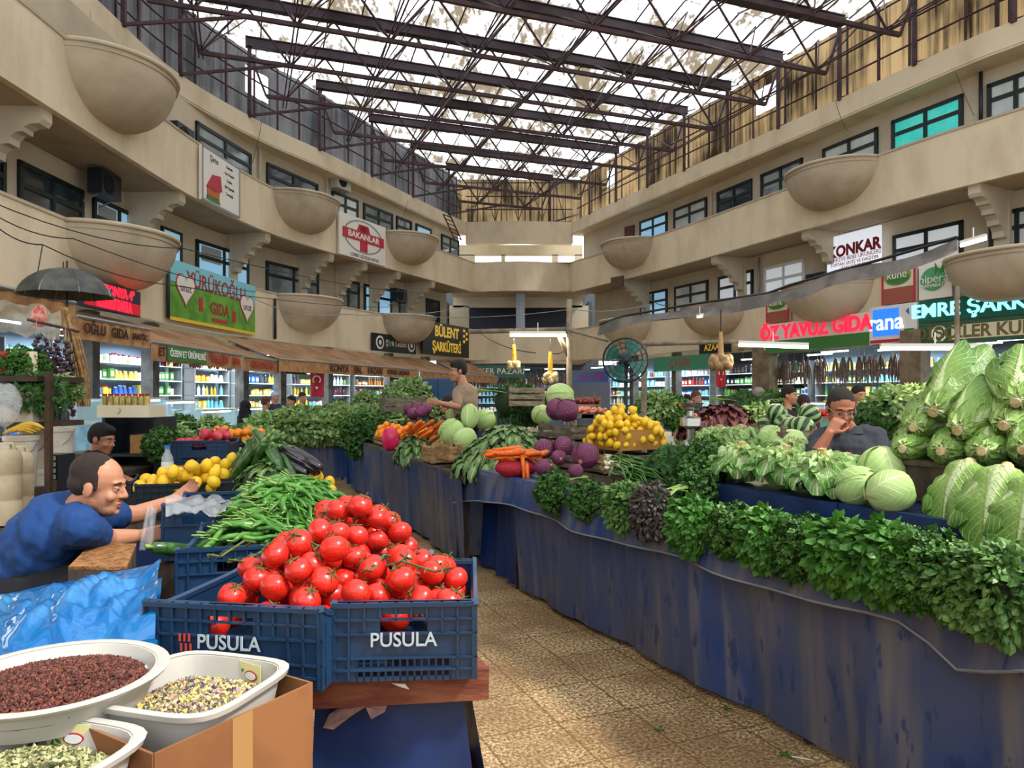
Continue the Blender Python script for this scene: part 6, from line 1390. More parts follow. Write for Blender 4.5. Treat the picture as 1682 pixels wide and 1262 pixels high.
# the seller in the blue T-shirt, leaning forward over his knees, left of the tomato stall
hd = P(163,797,2.95)
J = dict(pelvis=P(28,958,3.0), neck=P(122,838,2.98), head=hd, f=(1,.12,-.22), u=(.28,.0,1), bf=(1,.1,-.5), rs=P(132,868,2.79), ls=P(150,850,3.17), re=P(176,886,3.0), rw=P(232,880,3.12), le=P(222,846,3.35), lw=P(284,822,3.55),
  rk=P(182,962,2.86), lk=P(200,955,3.14), ra=P(165,1110,2.95)*1, la=P(185,1100,3.2)*1)
J['ra'] = D3((J['rk'].x-.05, J['rk'].y, .1)); J['la'] = D3((J['lk'].x-.02, J['lk'].y, .1))
person('person in a blue T-shirt leaning forward on a stool left of the tomato crates', (-2.0,3.0,0), J, '#bd8363', '#0f3a72', '#14141c', '#2c211c', vox=.006, hair='buzz', stubble=True, bulk=1.18, sleeve=.62, hands={'r': ((1,.5,.1),(0,-1,.2),1,.6), 'l': ((.8,.2,.55),(0,.6,-.3),-1,.35)})
mb = MB(); q = J['pelvis']; mb.box((q.x,q.y,q.z-.2),(.4,.4,.12)); mb.box((q.x,q.y,(q.z-.26)/2),(.34,.34,q.z-.26)); solo('stool', mb, box_wood, 'dark box stool under the person in the blue T-shirt', 'stool')
# the boy behind him
hd = P(168,722,6.0)
J = dict(pelvis=P(150,800,6.0), neck=P(160,752,6.0), head=hd, f=(1,-.1,-.25), u=(.2,0,1), rs=P(150,765,5.85), ls=P(165,762,6.15), re=P(180,790,5.75), rw=P(222,795,5.8), le=P(185,780,6.2), lw=P(215,790,6.2), rk=P(215,815,5.8), lk=P(215,815,6.1), ra=(-3.1,5.8,.1), la=(-3.1,6.1,.1))
person('person with black hair and black shirt sitting behind the one in blue', (-3.3,6,0), J, '#a86f52', '#15161a', '#14151a', '#0f0c0c', vox=.011, hair='full', sleeve=.7)
# the seller in the grey polo, hand on chin, reading his phone
def W4(px, py, Y): return P(px, py, Y)
hd = W4(1381,672,4.46)
J = dict(pelvis=(2.06,4.62,.86), neck=W4(1392,706,4.56), head=hd, f=(-.12,-1,-.38), u=(-.02,-.35,1), bf=(-.1,-1,0), rs=W4(1349,723,4.5), ls=W4(1438,720,4.56), re=W4(1338,752,4.32), rw=W4(1362,712,4.3), le=W4(1438,765,4.45), lw=W4(1384,752,4.25),
  rk=(1.9,4.45,.5), lk=(2.25,4.5,.5), ra=(1.9,4.5,.1), la=(2.25,4.55,.1))
person('person in a dark grey polo shirt, chin on hand, reading a phone behind the lettuces', (2.05,4.6,0), J, '#a9694c', '#34373f', '#20222a', '#2b221d', vox=.006, hair='crop', stubble=True, glasses=True, sleeve=.75, collar=True, bulk=1.25, hands={'r': ((.45,.05,.6),(-.5,-.8,.3),1,.75), 'l': ((-1,-.1,.1),(0,-.4,-.9),-1,.45)})
t = thing('phone', 'black smartphone held by the person in the grey polo shirt', 'phone', W4(1356,746,4.22)); mb = MB(); M = Euler((.6,.1,.2)).to_matrix(); mb.box((0,0,0), (.15,.075,.009), M=M); part('body', mb, mat('black_phone', '#0c0d10', .2), t, world=False); mb = MB(); mb.box(M@Vector((0,0,.005)), (.14,.068,.002), M=M); part('screen', mb, mat('phone_screen', '#20242c', .1), t, world=False)
mb = MB(); mb.box((2.08,4.75,.4),(.4,.36,.8)); solo('stool', mb, box_wood, 'wooden stool under the person in the grey polo shirt', 'stool')
# the man in the beige T-shirt standing on the second stall's platform
hd = P(752,610,8.7)
J = dict(pelvis=P(768,690,8.7), neck=P(762,634,8.7), head=hd, f=(-1,-.35,-.1), u=(-.05,0,1), rs=P(772,648,8.88)*1, ls=P(752,646,8.55)*1, re=P(778,678,8.8), rw=P(742,668,8.6), le=P(752,668,8.4), lw=P(722,662,8.35), rk=D3((-.55,8.75,.72)), lk=D3((-.6,8.55,.72)), ra=D3((-.53,8.8,.3)), la=D3((-.55,8.6,.3)))
J['rs'], J['ls'] = P(776,650,8.82), P(752,648,8.6)
person('person with black hair and a beige T-shirt standing above the cabbages', (-.55,8.7,.2), J, '#a9745a', '#8a725c', '#23242a', '#120e0d', vox=.009, hair='full', beard=True, sleeve=.8)
mb = MB(); mb.box((-.5,8.75,.1),(1.0,.9,.2)); solo('platform', mb, box_wood, 'low wooden platform under the person in beige', 'platform')
# people further off
def stander(label, px, py, Y, fdir, shirt, pants, hairc, skin='#b07a5e', hair='short', female=False, sc=1.0, sleeve=.75, pose=0):
    h = P(px, py, Y); dz = h.z; b = D3((h.x, h.y, 0)); f = D3((math.sin(fdir), -math.cos(fdir), 0)); r = f.cross(D3((0,0,1))); k = min(dz/1.62, 1.15); q = lambda a, b_, z: D3((h.x,h.y,dz))+r*a*k+f*b_*k+D3((0,0,z*k))
    J = dict(pelvis=q(0,-.02,-.72), neck=q(0,-.03,-.2), head=q(0,0,0), f=f+D3((0,0,-.1)), u=(0,0,1), bf=f, rs=q(.185,-.03,-.25), ls=q(-.185,-.03,-.25), re=q(.23,-.03,-.52), le=q(-.23,-.03,-.52), rw=q(.2,.15,-.7+.25*pose), lw=q(-.2,.15,-.7+.2*pose), rk=q(.1,.03,-1.12), lk=q(-.1,.02,-1.12))
    J['ra'] = D3((J['rk'].x,J['rk'].y,.09)); J['la'] = D3((J['lk'].x,J['lk'].y,.09))
    person(label, b, J, skin, shirt, pants, hairc, vox=.016, hair=hair, female=female, sleeve=sleeve)
stander('person in a black robe and headscarf before the lit glass case', 404, 668, 14.2, 2.4, '#101015', '#101015', '#0d0d12', hair='scarf', female=True, sleeve=1)
stander('person in a white shirt with reddish head right of the black robe', 437, 662, 15.5, 2.6, '#c8ccd6', '#2a2c38', '#5c2c22')
stander('person with a pale cap and navy jacket behind the far greens', 452, 652, 17.5, 1.2, '#252c40', '#20222a', '#a8b4c0', hair='cap', sleeve=1)
stander('person in a black shirt leaning over the far greens', 478, 660, 15.2, -.6, '#15161c', '#20222a', '#15100e', pose=1)
stander('person in a white shirt left of the red flag', 497, 654, 16.5, .8, '#c9cbd2', '#33343c', '#1c1613')
stander('person in a light grey shirt with grey hair before the grey pillar', 1247, 652, 10.2, .3, '#9a9a98', '#44454a', '#8c8580')
stander('person in a black T-shirt with an orange print near the watermelons', 1297, 650, 9.8, .9, '#1c1a1c', '#22242a', '#14100e', pose=1)
stander('person in a maroon top and dark headscarf left of the grey polo', 1320, 662, 10.6, 0, '#5a2430', '#2a2028', '#3a2430', hair='scarf', female=True, sleeve=1)
stander('person in a navy shirt with teal shoulders right of the grey polo', 1411, 650, 9.4, .2, '#1b2742', '#20222a', '#1a120f')
stander('person in a dark top among the herbs near the metal scale', 1144, 655, 12.5, .4, '#16202e', '#20222a', '#5a4030')
stander('person in a teal top left of the metal scale', 1128, 660, 13.5, -.5, '#3a7a74', '#22242a', '#15110f')
stander('person with dark hair before the pink shop signs', 958, 668, 17, .2, '#4a5560', '#22242a', '#15110f')
stander('person with dark hair bending beside the one in beige', 735, 665, 10.5, -1.2, '#2b2b30', '#22242a', '#1b1210')
# ---------------------------------------------------------------- spice tubs in the left foreground
tub_m = mat('translucent_tub_plastic', '#cfcbc2', .3, transl=.25, spec=.6); box_c = mat('brown_box_cardboard', '#8a5a34', .8, '#7a4e2c', 5)
def tub(cx, cy, zr, side, rz, h, lab, round_=False, sticker=None):
    t = thing('plastic_tub', lab, 'tub', (cx, cy, zr-h), rz); n = 48
    def ring(s, z):
        out = []
        for i in range(n):
            a = 2*PI*i/n; p = 2 if round_ else 4.5; c, d = math.cos(a), math.sin(a); r = s/((abs(c)**p+abs(d)**p)**(1/p)); out.append(Vector((c*r, d*r, z)))
        return out
    def shell(rings):
        mb = MB()
        for r in rings: mb.v += [tuple(v) for v in r]
        for j in range(len(rings)-1):
            for i in range(n): k = (i+1) % n; mb.f.append((j*n+i, j*n+k, (j+1)*n+k, (j+1)*n+i)); mb.m.append(0)
        return mb
    s = side/2; mb = shell([ring(.01, 0), ring(s*.84, 0), ring(s*.97, h*.92), ring(s*.97, h*.98), ring(s*.93, h*.98), ring(s*.8, .006), ring(.01, .006)]); part('body', mb, tub_m, t, world=False, smooth=50)
    mb = shell([ring(s*.95, h*.9), ring(s*1.05, h*.9), ring(s*1.07, h), ring(s*1.02, h*1.03), ring(s*.95, h)]); part('rim', mb, tub_m, t, world=False, smooth=60)
    if sticker is not None:
        a = sticker-rz; c = Vector((math.cos(a), math.sin(a), 0)); p = 4.5; r = s*.9/((abs(c.x)**p+abs(c.y)**p)**(1/p)); q = c*r+Vector((0,0,h*.72)); tt = Vector((-c.y, c.x, 0)); up = Vector((0,0,1)); nn = -c
        def el(w, hh, o, m, nm, dx=0):
            mb = MB(); mb.poly([q+tt*(dx+w*math.cos(b))+up*hh*math.sin(b)*1+nn*(.006+o) for b in [2*PI*i/16 for i in range(16)]], .001, nn); part(nm, mb, m, t, world=False)
        mb = MB(); mb.poly([q+tt*x+up*z+nn*.005 for x, z in ((-.045,-.028),(.045,-.028),(.045,.028),(-.045,.028))], .001, nn); part('sticker', mb, mat('pale_yellow_sticker', '#dcd89a', .5), t, world=False)
        el(.022, .012, .0015, red_s, 'sticker_oval', -.012); el(.018, .009, .003, mat('packing_white', PC['white']), 'sticker_oval', -.012)
        for b in range(5): mb = MB(); c2 = q+tt*.03+nn*.007; a2 = b*1.25; d = tt*math.cos(a2)+up*math.sin(a2); mb.add([c2, c2+d*.012+(tt*-math.sin(a2)+up*math.cos(a2))*.004, c2+d*.02, c2+d*.012-(tt*-math.sin(a2)+up*math.cos(a2))*.004], [(0,1,2,3)]); part('leaf_print', mb, green_s, t, world=False)
    return t
def grains(cx, cy, z, r, h, n, size, mats, lab, name, sq=False, seed=0, rz=0):
    rr = random.Random(seed); mb = MB(); k = 0
    while k < n:
        x, y = rr.uniform(-1,1), rr.uniform(-1,1); q = (abs(x)**4+abs(y)**4)**.25 if sq else math.hypot(x, y)
        if q > 1: continue
        k += 1; zz = z+h*(1-q*q)+.3*size*rr.random()+.02*h*math.sin(x*7); X, Y = x*r, y*r; X, Y = X*math.cos(rz)-Y*math.sin(rz), X*math.sin(rz)+Y*math.cos(rz)
        d = rdir(rr); e = d.cross(rdir(rr)).normalized(); f = d.cross(e); c = Vector((cx+X, cy+Y, zz)); s = size*rr.uniform(.6,1.2)
        mb.add([c+d*s, c+e*s*.6, c+f*s*.5, c-e*s*.6, c-f*s*.5, c-d*s], [(0,1,2),(0,2,3),(0,3,4),(0,4,1),(5,2,1),(5,3,2),(5,4,3),(5,1,4)], rr.randrange(len(mats)))
    if True:
        b = [Vector((cx+r*math.cos(a), cy+r*math.sin(a), z-.012)) for a in [2*PI*i/24 for i in range(24)]]; mb.poly(b, None, None, 0); mb.add([Vector((cx,cy,z+h))]+[p+Vector((0,0,.006)) for p in b], [(0, i+1, (i+1) % 24+1) for i in range(24)], 0)
    return solo(name, mb, mats, lab, 'spice', kind='stuff')
tub(-.985, 1.575, 1.0, .42, 0, .07, 'round white plastic bowl of dark red brown grains, front left corner', True)
gm = [mat('dark_sumac', '#3a1c18', .7), mat('brown_sumac', '#5a2c22', .7), mat('red_brown_sumac', '#74402f', .7)]
grains(-.985, 1.565, .975, .183, .03, 5600, .0065, gm, 'dark red brown grains filling the round white bowl', 'dried_grains')
tub(-.705, 1.615, .97, .32, -.28, .12, 'rounded square plastic tub of dried flower buds, on the cardboard box', sticker=1.0)
fm = [mat('bud_cream', '#c9bd86', .8), mat('bud_olive', '#8a8450', .8), mat('bud_purple', '#4a3850', .8), mat('bud_pink', '#b08488', .8), mat('bud_yellow', '#cdb868', .8), mat('bud_grey', '#6a6458', .8)]
grains(-.705, 1.615, .915, .136, .025, 1900, .009, fm, 'dried yellow and purple flower buds in the square tub', 'dried_flowers', True, 3, -.28)
tub(-.885, 1.295, .955, .33, -.28, .11, 'rounded square plastic tub of grey green herbs, bottom left corner', sticker=1.5)
grains(-.885, 1.295, .905, .137, .03, 2200, .009, [mat('herb_dry_green','#8a8a58',.85), mat('herb_dark','#4c5034',.85), mat('herb_pale','#b5ae80',.85)], 'dried grey green herbs in the bottom left tub', 'dried_herbs', True, 4, -.28)
a = Vector((-.457,1.667,0)); b = Vector((-.655,1.335,0)); u = (b-a).normalized(); w = Vector((u.y,-u.x,0)); w = w if w.x < 0 else -w
def boxq(name, lab, a, b, dep, z0, z1, m):
    u = (b-a); L = u.length; u = u/L; w = Vector((u.y,-u.x,0)); w = w if w.x < 0 else -w; c = (a+b)/2+w*dep/2; th = .006
    t = thing(name, lab, 'box', (c.x,c.y,z0)); mb = MB(); M = Matrix(((u.x,w.x,0),(u.y,w.y,0),(0,0,1)))
    for oc, d in ((Vector((0,-dep/2,0)),(L,th)),(Vector((0,dep/2,0)),(L,th)),(Vector((-L/2,0,0)),(th,dep)),(Vector((L/2,0,0)),(th,dep))): mb.box(c+M@oc+Vector((0,0,(z0+z1)/2)), (d[0],d[1],z1-z0), M=M)
    mb.box(c+Vector((0,0,z0+.004)),(L,dep,.006),M=M); part('body', mb, m, t)
    mb = MB(); mb.box(c+M@Vector((0,-dep/2-.004,0))+Vector((0,0,z1-.06)),(.05,.001,.12),M=M); part('tape', mb, mat('brown_tape','#a07a4c',.35), t); return t
boxq('cardboard_box', 'brown cardboard box under the tub of dried flower buds', a, b, .40, .58, .945, box_c)
a2 = b+u*.03; b2 = a2+u*.40; boxq('cardboard_box', 'brown cardboard box under the bottom left herb tub', a2-w*.03, b2-w*.03, .38, .55, .835, box_c)
mb = MB(); mb.box((-.98,1.5,.52),(1.3,1.0,.06),rz=.9); 
for x, y in ((-.6,1.7),(-.85,1.15),(-1.4,1.4),(-1.1,1.95)): mb.bar((x,y,0),(x,y,.5),.05)
solo('low_stand', mb, box_wood, 'low wooden stand under the spice boxes', 'stand')
mb = MB(); mb.box((-1.13,1.62,.74),(.42,.4,.35),rz=.2); solo('cardboard_box', mb, box_c, 'dark hidden cardboard box under the round bowl', 'box')
mb = MB(); mb.ball((-1.03,1.25,.90), (.06,.06,.07), 14, 8, fn=lambda d: 1+.07*math.sin(7*d.x+9*d.z)); solo('spice_bag', mb, mat('tan_clear_bag', '#a08560', .2, '#6f5a3c', 30), 'small clear bag of tan spice at the left edge', 'bag', smooth='all')
# blue plastic bag
bagm = mat('blue_film', '#1f86d0', .12, '#5cb2e2', 5, (.45,.75), transl=.45, spec=.9, coat=.6, alpha=.9)
def bagf(u, v):
    p = P(-40,985,2.45).lerp(P(262,925,2.25), u).lerp(P(-40,1085,1.83).lerp(P(252,1050,1.86), u), v)
    k = mnoise.noise(Vector((u*3, v*1.6, 1)))*.07+.045*abs(mnoise.noise(Vector((u*7+v*3, v*2.5-u*2, 4))))-.03*abs(mnoise.noise(Vector((u*5-v*7, v*4+u*3, 9))))+.008*abs(mnoise.noise(Vector((u*22, v*16, 2))))
    e = math.sin(PI*v)**.5; return p+Vector((0,.01*math.sin(u*20),(k*e+.05*math.sin(PI*v)*(.5+u*.8))))
mb = MB(); mb.grid(bagf, 70, 36); mb.grid(lambda u, v: bagf(u, v)-Vector((0,-.01,.05+.03*math.sin(PI*v))), 30, 12); solo('plastic_bag', mb, bagm, 'crumpled blue plastic bag beside the left lettered crate', 'bag', smooth='all')
mb = MB(); mb.box((-1.55,2.15,.86),(1.0,.75,.05),rz=.1); mb.bar((-1.15,1.9,0),(-1.15,1.9,.84),.05); mb.bar((-1.9,1.9,0),(-1.9,1.9,.84),.05); mb.bar((-1.15,2.4,0),(-1.15,2.4,.84),.05); solo('side_table', mb, box_wood, 'small side table under the blue plastic bag', 'table')
t = thing('wicker_box', 'flat brown patterned box on the seller\'s knees side, left of the crates', 'box', P(170,925,2.7)-Vector((0,0,.12)))
q = [P(150,884,2.95),P(224,889,2.95),P(208,940,2.55),P(112,937,2.55)]; zt = sum(p.z for p in q)/4
q = [Vector((p.x,p.y,zt)) for p in q]; mb = MB(); mb.poly(q[::-1], .012, (0,0,-1)); part('lid', mb, mat('woven_brown', '#9a6b3c', .7, '#6a4320', 34, bump=.5, bs=80), t)
mb = MB(); mb.poly([p-Vector((0,0,.013)) for p in q[::-1]], .11, (0,0,-1)); part('body', mb, box_wood, t)
clear = mat('clear_film', '#c8ccce', .15, alpha=.38, spec=.8, coat=.4)
def film(name, lab, A, B, C_, D_, amp, m=clear, seed=1, n=30):
    mb = MB(); mb.grid(lambda u, v: Vector(A).lerp(Vector(B), u).lerp(Vector(D_).lerp(Vector(C_), u), v)+Vector((0,0,1))*amp*(.8*abs(mnoise.noise(Vector((u*3.5+seed, v*2+u, seed))))+.15*mnoise.noise(Vector((u*11, v*5, seed)))), n, n//2); solo(name, mb, m, lab, 'plastic bag' if 'bag' in name else 'sheet', smooth='all')
film('clear_bag', 'crumpled clear plastic bag over the crate behind the left lettered crate', P(272,815,3.2),P(385,822,3.2),P(370,850,2.9),P(272,850,2.9), .06)
film('clear_bag', 'clear plastic bag held in the hand of the person in blue', P(240,835,3.1),P(258,835,3.1),P(250,905,3.05),P(228,905,3.05), .03, seed=4)
crate(.27, .4, .24, (-1.39, 3.3, .90), .2, 'tall navy crate standing left of the pepper crate', navy); mb = MB(); mb.box((-1.39,3.3,.445),(.26,.4,.89)); solo('box_stack', mb, box_wood, 'dark boxes under the tall navy crate', 'box')
ZUC.at((-1.33,2.95,.97), (1.2,.3,1.2), 1.0, 'courgette lying below the hanging clear bag')
# ---------------------------------------------------------------- far left stall: lemons, courgettes, fruit crates
def crateP(px, py_top, Y, W, D, H, lab, rz=.3, m=navy, base=.84):
    p = P(px, py_top, Y); t = crate(W, D, H, (p.x, p.y, p.z-H), rz, lab, m)
    if p.z-H > base+.06:
        hh = p.z-H-base; t2 = cardbox(W*.95, D*.95, hh-.004, (p.x,p.y,base+.001), rz, 'box under the '+' '.join(lab.split()[:9]), card2 if 'pomegranate' in lab else box_wood, holes=False, name='support_box')
    return t, p
t, p = crateP(312, 786, 4.35, .52, .5, .2, 'dark crate of lemons left of the courgettes', m=navy_d)
def HLm(x, y):
    lx = x-p.x; ly = y-p.y
    return None if abs(lx) > .24 or abs(ly) > .24 else p.z+.02+max(0, .20*(lx+.16)/.4)
for x, y, z in drop(60, (p.x-.3,p.x+.3,p.y-.3,p.y+.3), HLm, .04, p.z-.07, 41): LEM.at((x,y,z), (R.uniform(0,3),R.uniform(0,3),x*50), .04, 'yellow lemon in the dark crate left of the courgettes', 'lemons left of the courgettes')
q = P(498, 790, 4.9)
def HLr(x, y):
    d = Vector((x-q.x, y-q.y)); s = d.x*RL2.D.x+d.y*RL2.D.y; t_ = d.x*RL2.N.x+d.y*RL2.N.y
    return None if abs(s) > .75 or abs(t_) > .12 else q.z+.07+.13*max(0, (.12-t_)/.24)+.06*s
for x, y, z in drop(70, (q.x-.8,q.x+.8,q.y-.8,q.y+.8), HLr, .042, q.z-.05, 42): LEM.at((x,y,z), (R.uniform(0,3),R.uniform(0,3),x*50), .042, 'yellow lemon in the row along the aisle side, right of the courgettes', 'lemons along the aisle side')
t = thing('wooden_crate', 'x', 'crate'); bpy.data.objects.remove(t)
wood_crate((q.x-.1,q.y,.84), math.atan2(RL2.D.y,RL2.D.x), 1.7, .42, q.z-.05-.84, 'long wooden crate under the lemons along the aisle')
t, p4 = crateP(435, 778, 4.55, .55, .5, .2, 'navy crate hidden under the courgettes', m=navy_d)
rr = random.Random(17)
for i in range(46):
    s = rr.uniform(-1,1); px = 432+s*48; top = 726+abs(s)*48*.9; p = P(px, top+rr.uniform(0,28), 4.5+rr.uniform(-.25,.3)); yaw = (2.4 if s < 0 else .8)+rr.gauss(0,.2)
    ZUC.at(p, (rr.uniform(-.3,.3), .75+rr.uniform(-.15,.3), (PI if s < 0 else 0)+rr.gauss(-.3,.3)), rr.uniform(.9,1.15), 'dark green courgette leaning in the peaked heap', 'courgettes in the peaked heap')
for i in range(9): EGG.at(P(455+i*6, 768-i*2+rr.uniform(-6,8), 4.3), (0,.5,-.3+rr.gauss(0,.2)), 1.0, 'near black aubergine on the right flank of the courgette heap', 'aubergines beside the courgettes')
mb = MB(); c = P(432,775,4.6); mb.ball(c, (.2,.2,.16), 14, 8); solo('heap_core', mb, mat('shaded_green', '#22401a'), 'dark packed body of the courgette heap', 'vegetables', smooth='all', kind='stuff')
c = P(440,790,4.2); chard((c.x,c.y,c.z-.05), .22, .2, .16, 200, 51, 'dark leafy greens hanging below the courgettes', L=.13, W=.05)
for i in range(4): ORG.at(P(418+i*9, 727-(i % 2)*3, 5.2), (0,0,i), .035, 'small pinkish tomato-like fruit topping the courgette heap', 'fruit topping the courgette heap')
t, p5 = crateP(338, 722, 6.3, .46, .36, .2, 'navy crate of pomegranates on a cardboard box', rz=.1)
for x, y, z in drop(26, (p5.x-.2,p5.x+.2,p5.y-.16,p5.y+.16), lambda x, y: p5.z+.02+.09*max(0,1-abs(x-p5.x-.08)/.16) if abs(x-p5.x) < .18 and abs(y-p5.y) < .13 else None, .05, p5.z-.08, 43): POM.at((x,y,z), (R.uniform(-1,1),R.uniform(-1,1),x*9), .05, 'pink red pomegranate in the navy crate', 'pomegranates in the navy crate')
t, p6 = crateP(395, 722, 7.0, .5, .4, .14, 'dark crate of oranges behind the pomegranates', rz=.1, m=navy_d)
for x, y, z in drop(50, (p6.x-.25,p6.x+.25,p6.y-.2,p6.y+.2), lambda x, y: p6.z+.12 if abs(x-p6.x) < .22 and abs(y-p6.y) < .16 else None, .038, p6.z-.03, 44): ORG.at((x,y,z), (0,0,x*9), .038, 'orange fruit in the crate behind the pomegranates', 'oranges behind the pomegranates')
for i, (px, py, Y, s, sc, lab) in enumerate([(268,732,6.6,PARS,1.1,'parsley bunch left of the pomegranate crate'),(285,722,7.6,FARG,.9,'pale curly greens behind the left parsley'),(345,705,8.2,FARG,.85,'pale feathery heap behind the pomegranates'),(300,705,8.6,PARS2,1.0,'dark greens behind the pale curly greens'),(245,712,8.0,PARS2,.9,'green bunch behind the boy')]): s.at(P(px,py,Y), (0,0,i), sc, lab)
t = thing('market_table', 'table under the greens behind the pomegranates', 'table', (-3.5,8.0,0)); mb = MB(); mb.box((-3.7,8.0,1.0),(1.6,1.6,.05)); mb.box((-3.75,6.55,.92),(.8,.7,.05)); part('table_top', mb, box_wood, t)
for x, y in ((-3.1,7.4),(-4.3,7.4),(-4.1,6.4),(-3.4,6.4)): mb = MB(); mb.bar((x,y,0),(x,y,.95),.06); part('leg', mb, box_wood, t)
t = thing('water_bottle', 'clear plastic water bottle with a blue cap beside the crates', 'bottle', P(275,787,4.7)); mb = MB(); mb.lathe([(0,0),(.034,0),(.036,.1),(.034,.14),(.015,.18),(.015,.2)], 12); part('body', mb, mat('clear_bottle', '#b9c4c8', .08, alpha=.5), t, world=False, smooth=True)
mb = MB(); mb.lathe([(.016,.195),(.016,.215),(0,.215)], 10); part('cap', mb, pm('blue'), t, world=False); mb = MB(); mb.lathe([(.037,.06),(.037,.11)], 12); part('label_band', mb, pm('white'), t, world=False)
cb = P(275,787,4.7); t = crate(.5,.4,cb.z-.84, (cb.x-.05,cb.y+.05,.84), .1, 'black crate under the water bottle', navy_d)
# ---------------------------------------------------------------- white buckets, jerrycans and shelf at the left edge
bk = mat('dirty_white_plastic', '#cfc9bc', .45, '#b5ad9a', 4, spec=.4); bg_ = mat('beige_plastic', '#c2b193', .45, '#a8977a', 5)
def bucket(px, py0, py1, Y, wpx, lab, m=bk, sq=False, handle=True):
    p = P(px, py1, Y); h = (py1-py0)/F*Y; r = wpx/F*Y/2; t = thing('plastic_bucket', lab, 'bucket', p)
    mb = MB(); n = 24; mb.lathe([(0,0),(r*.86,0),(r*.97,h*.93)], n); part('body', mb, m, t, world=False, smooth=True)
    mb = MB(); mb.lathe([(r*.97,h*.9),(r*1.04,h*.9),(r*1.04,h*.985),(r*.98,h),(0,h)], n); part('lid', mb, m, t, world=False, smooth=True)
    if handle: mb = MB(); mb.tube([(r*1.02*math.cos(a), -r*.6*abs(math.sin(a))-r*.75*math.sin(a)*.3, h*.85-h*.35*math.sin(a)) for a in [PI*i/12 for i in range(13)]], .004, 5); part('handle', mb, metal, t, world=False)
    return p
FLR = []
for args in [(97,702,768,5.6,44,'large round white bucket on the crates, right one'),(57,705,790,5.0,46,'white bucket with lid left of the round one'),(95,748,830,5.4,40,'white bucket under the round one'),(35,715,800,4.6,50,'white bucket with a wire handle behind the beige cans'),(60,770,850,4.9,44,'lower white bucket behind the beige cans')]:
    FLR.append((bucket(*args), args[4]/F*args[3]))
for i, (p, w) in enumerate(FLR):
    if p.z > .05: mb = MB(); mb.box((p.x,p.y,p.z/2-.003),(w,w,p.z-.006)); solo('support_box', mb, box_wood, 'dark wooden box under the white bucket, %s' % ['rightmost','second','third','fourth','last'][i], 'box')
def jerry(px, py0, py1, Y, wpx, lab):
    p = P(px, py1, Y); h = (py1-py0)/F*Y; w = wpx/F*Y; t = thing('jerrycan', lab, 'jerrycan', p)
    pr = [(.01,0),(.5,.01),(.52,.05),(.5,.3),(.47,.32),(.5,.34),(.5,.62),(.47,.64),(.5,.66),(.5,.85),(.42,.94),(.2,.97)]
    mb = MB(); mb.lathe([(a*w,b*h) for a, b in pr], 24, sq=1); part('body', mb, bg_, t, world=False, smooth=60)
    mb = MB(); mb.lathe([(w*.18,h*.96),(w*.18,h*1.02),(0,h*1.02)], 14); part('cap', mb, bk, t, world=False); mb = MB(); mb.tube([(-w*.3,0,h*.93),(-w*.3,0,h*1.02),(w*.25,0,h*1.03),(w*.3,0,h*.93)], .012, 6); part('handle', mb, bg_, t, world=False)
    mb = MB(); mb.box((p.x,p.y,p.z/2-.003),(w,w,p.z-.006)); solo('support_box', mb, box_wood, 'dark box under the %s' % ' '.join(lab.split()[:4]), 'box')
jerry(10, 733, 862, 3.9, 46, 'large beige jerrycan at the left edge'); jerry(36, 738, 850, 4.1, 34, 'narrow beige jerrycan right of the large one')
t = thing('black_basket', 'black plastic crate with side slots below the round bucket', 'crate', P(92,806,5.2)); mb = MB(); h = 60/F*5.2; mb.box((0,0,h/2),(.15,.2,h)); part('body', mb, navy_d, t, world=False); mb = MB(); 
for i in range(6):
    for j in range(2): mb.box((-.035+.07*j,-.102,h*(i+.5)/6),(.05,.004,h/9))
part('slots', mb, bk, t, world=False)
# wooden shelf with white containers
t = thing('wooden_shelf', 'rough wooden shelf at the left edge holding white containers', 'shelf', P(30,700,4.7)*1.0); t.location.z = 0
for py in (623, 697): mb = MB(); a = P(-40,py,4.7); b = P(86,py,4.7); mb.box(((a.x+b.x)/2,4.8,a.z),(b.x-a.x,.5,.035)); part('shelf', mb, wood_d, t)
for yy in (4.6, 5.0): mb = MB(); b = P(80,0,yy); mb.bar((b.x,yy,0),(b.x,yy,1.75),.035); part('post', mb, wood_d, t)
def wtub(px0, px1, py0, py1, Y, lab):
    a = P(px0,py1,Y); b = P(px1,py0,Y); w = b.x-a.x; h = b.z-a.z; t = thing('food_container', lab, 'container', ((a.x+b.x)/2,Y,a.z))
    mb = MB(); mb.box((0,0,h*.45),(w*.94,w*.7,h*.9),taper=1.05); part('body', mb, bk, t, world=False); mb = MB(); mb.box((0,0,h*.93),(w*1.04,w*.8,h*.1)); part('lid', mb, bk, t, world=False)
wtub(16,67,643,694,4.65,'square white tub with a lid on the lower shelf'); wtub(-25,14,650,694,4.65,'white tub at the left edge of the lower shelf'); pass
mb = MB(); mb.ball(P(8,665,4.4),(.09,.07,.13),14,10,fn=lambda d: 1+.08*math.sin(8*d.x+5*d.z)); solo('bag_of_salt', mb, clear, 'clear bag hanging before the white tub', 'bag', smooth='all')
for px, m, lab in ((93,navy_d,'black flask left of the pair on the bucket'),(107,navy_d,'black flask right of the pair on the bucket')):
    p = P(px,697,5.55); mb = MB(); mb.lathe([(0,0),(.03,0),(.03,.09),(.014,.11),(.014,.15),(0,.15)],10,c=p); solo('flask', mb, m, lab, 'bottle', smooth=True)
# bananas on a bucket
for i in range(4):
    p = P(30+i*6,713,4.4); mb = MB(); mb.tube([p+Vector((x,0,.03*math.sin((x+.09)*17)+.01*i)) for x in (-.09,-.05,0,.05,.09)],[.006,.016,.018,.015,.005],7); solo('banana', mb, mat('banana_skin','#c9a02c',.5,'#7a5a20',25,(.55,.75)), 'spotted banana lying on the white bucket', 'banana', 'bananas on the bucket', smooth='all')
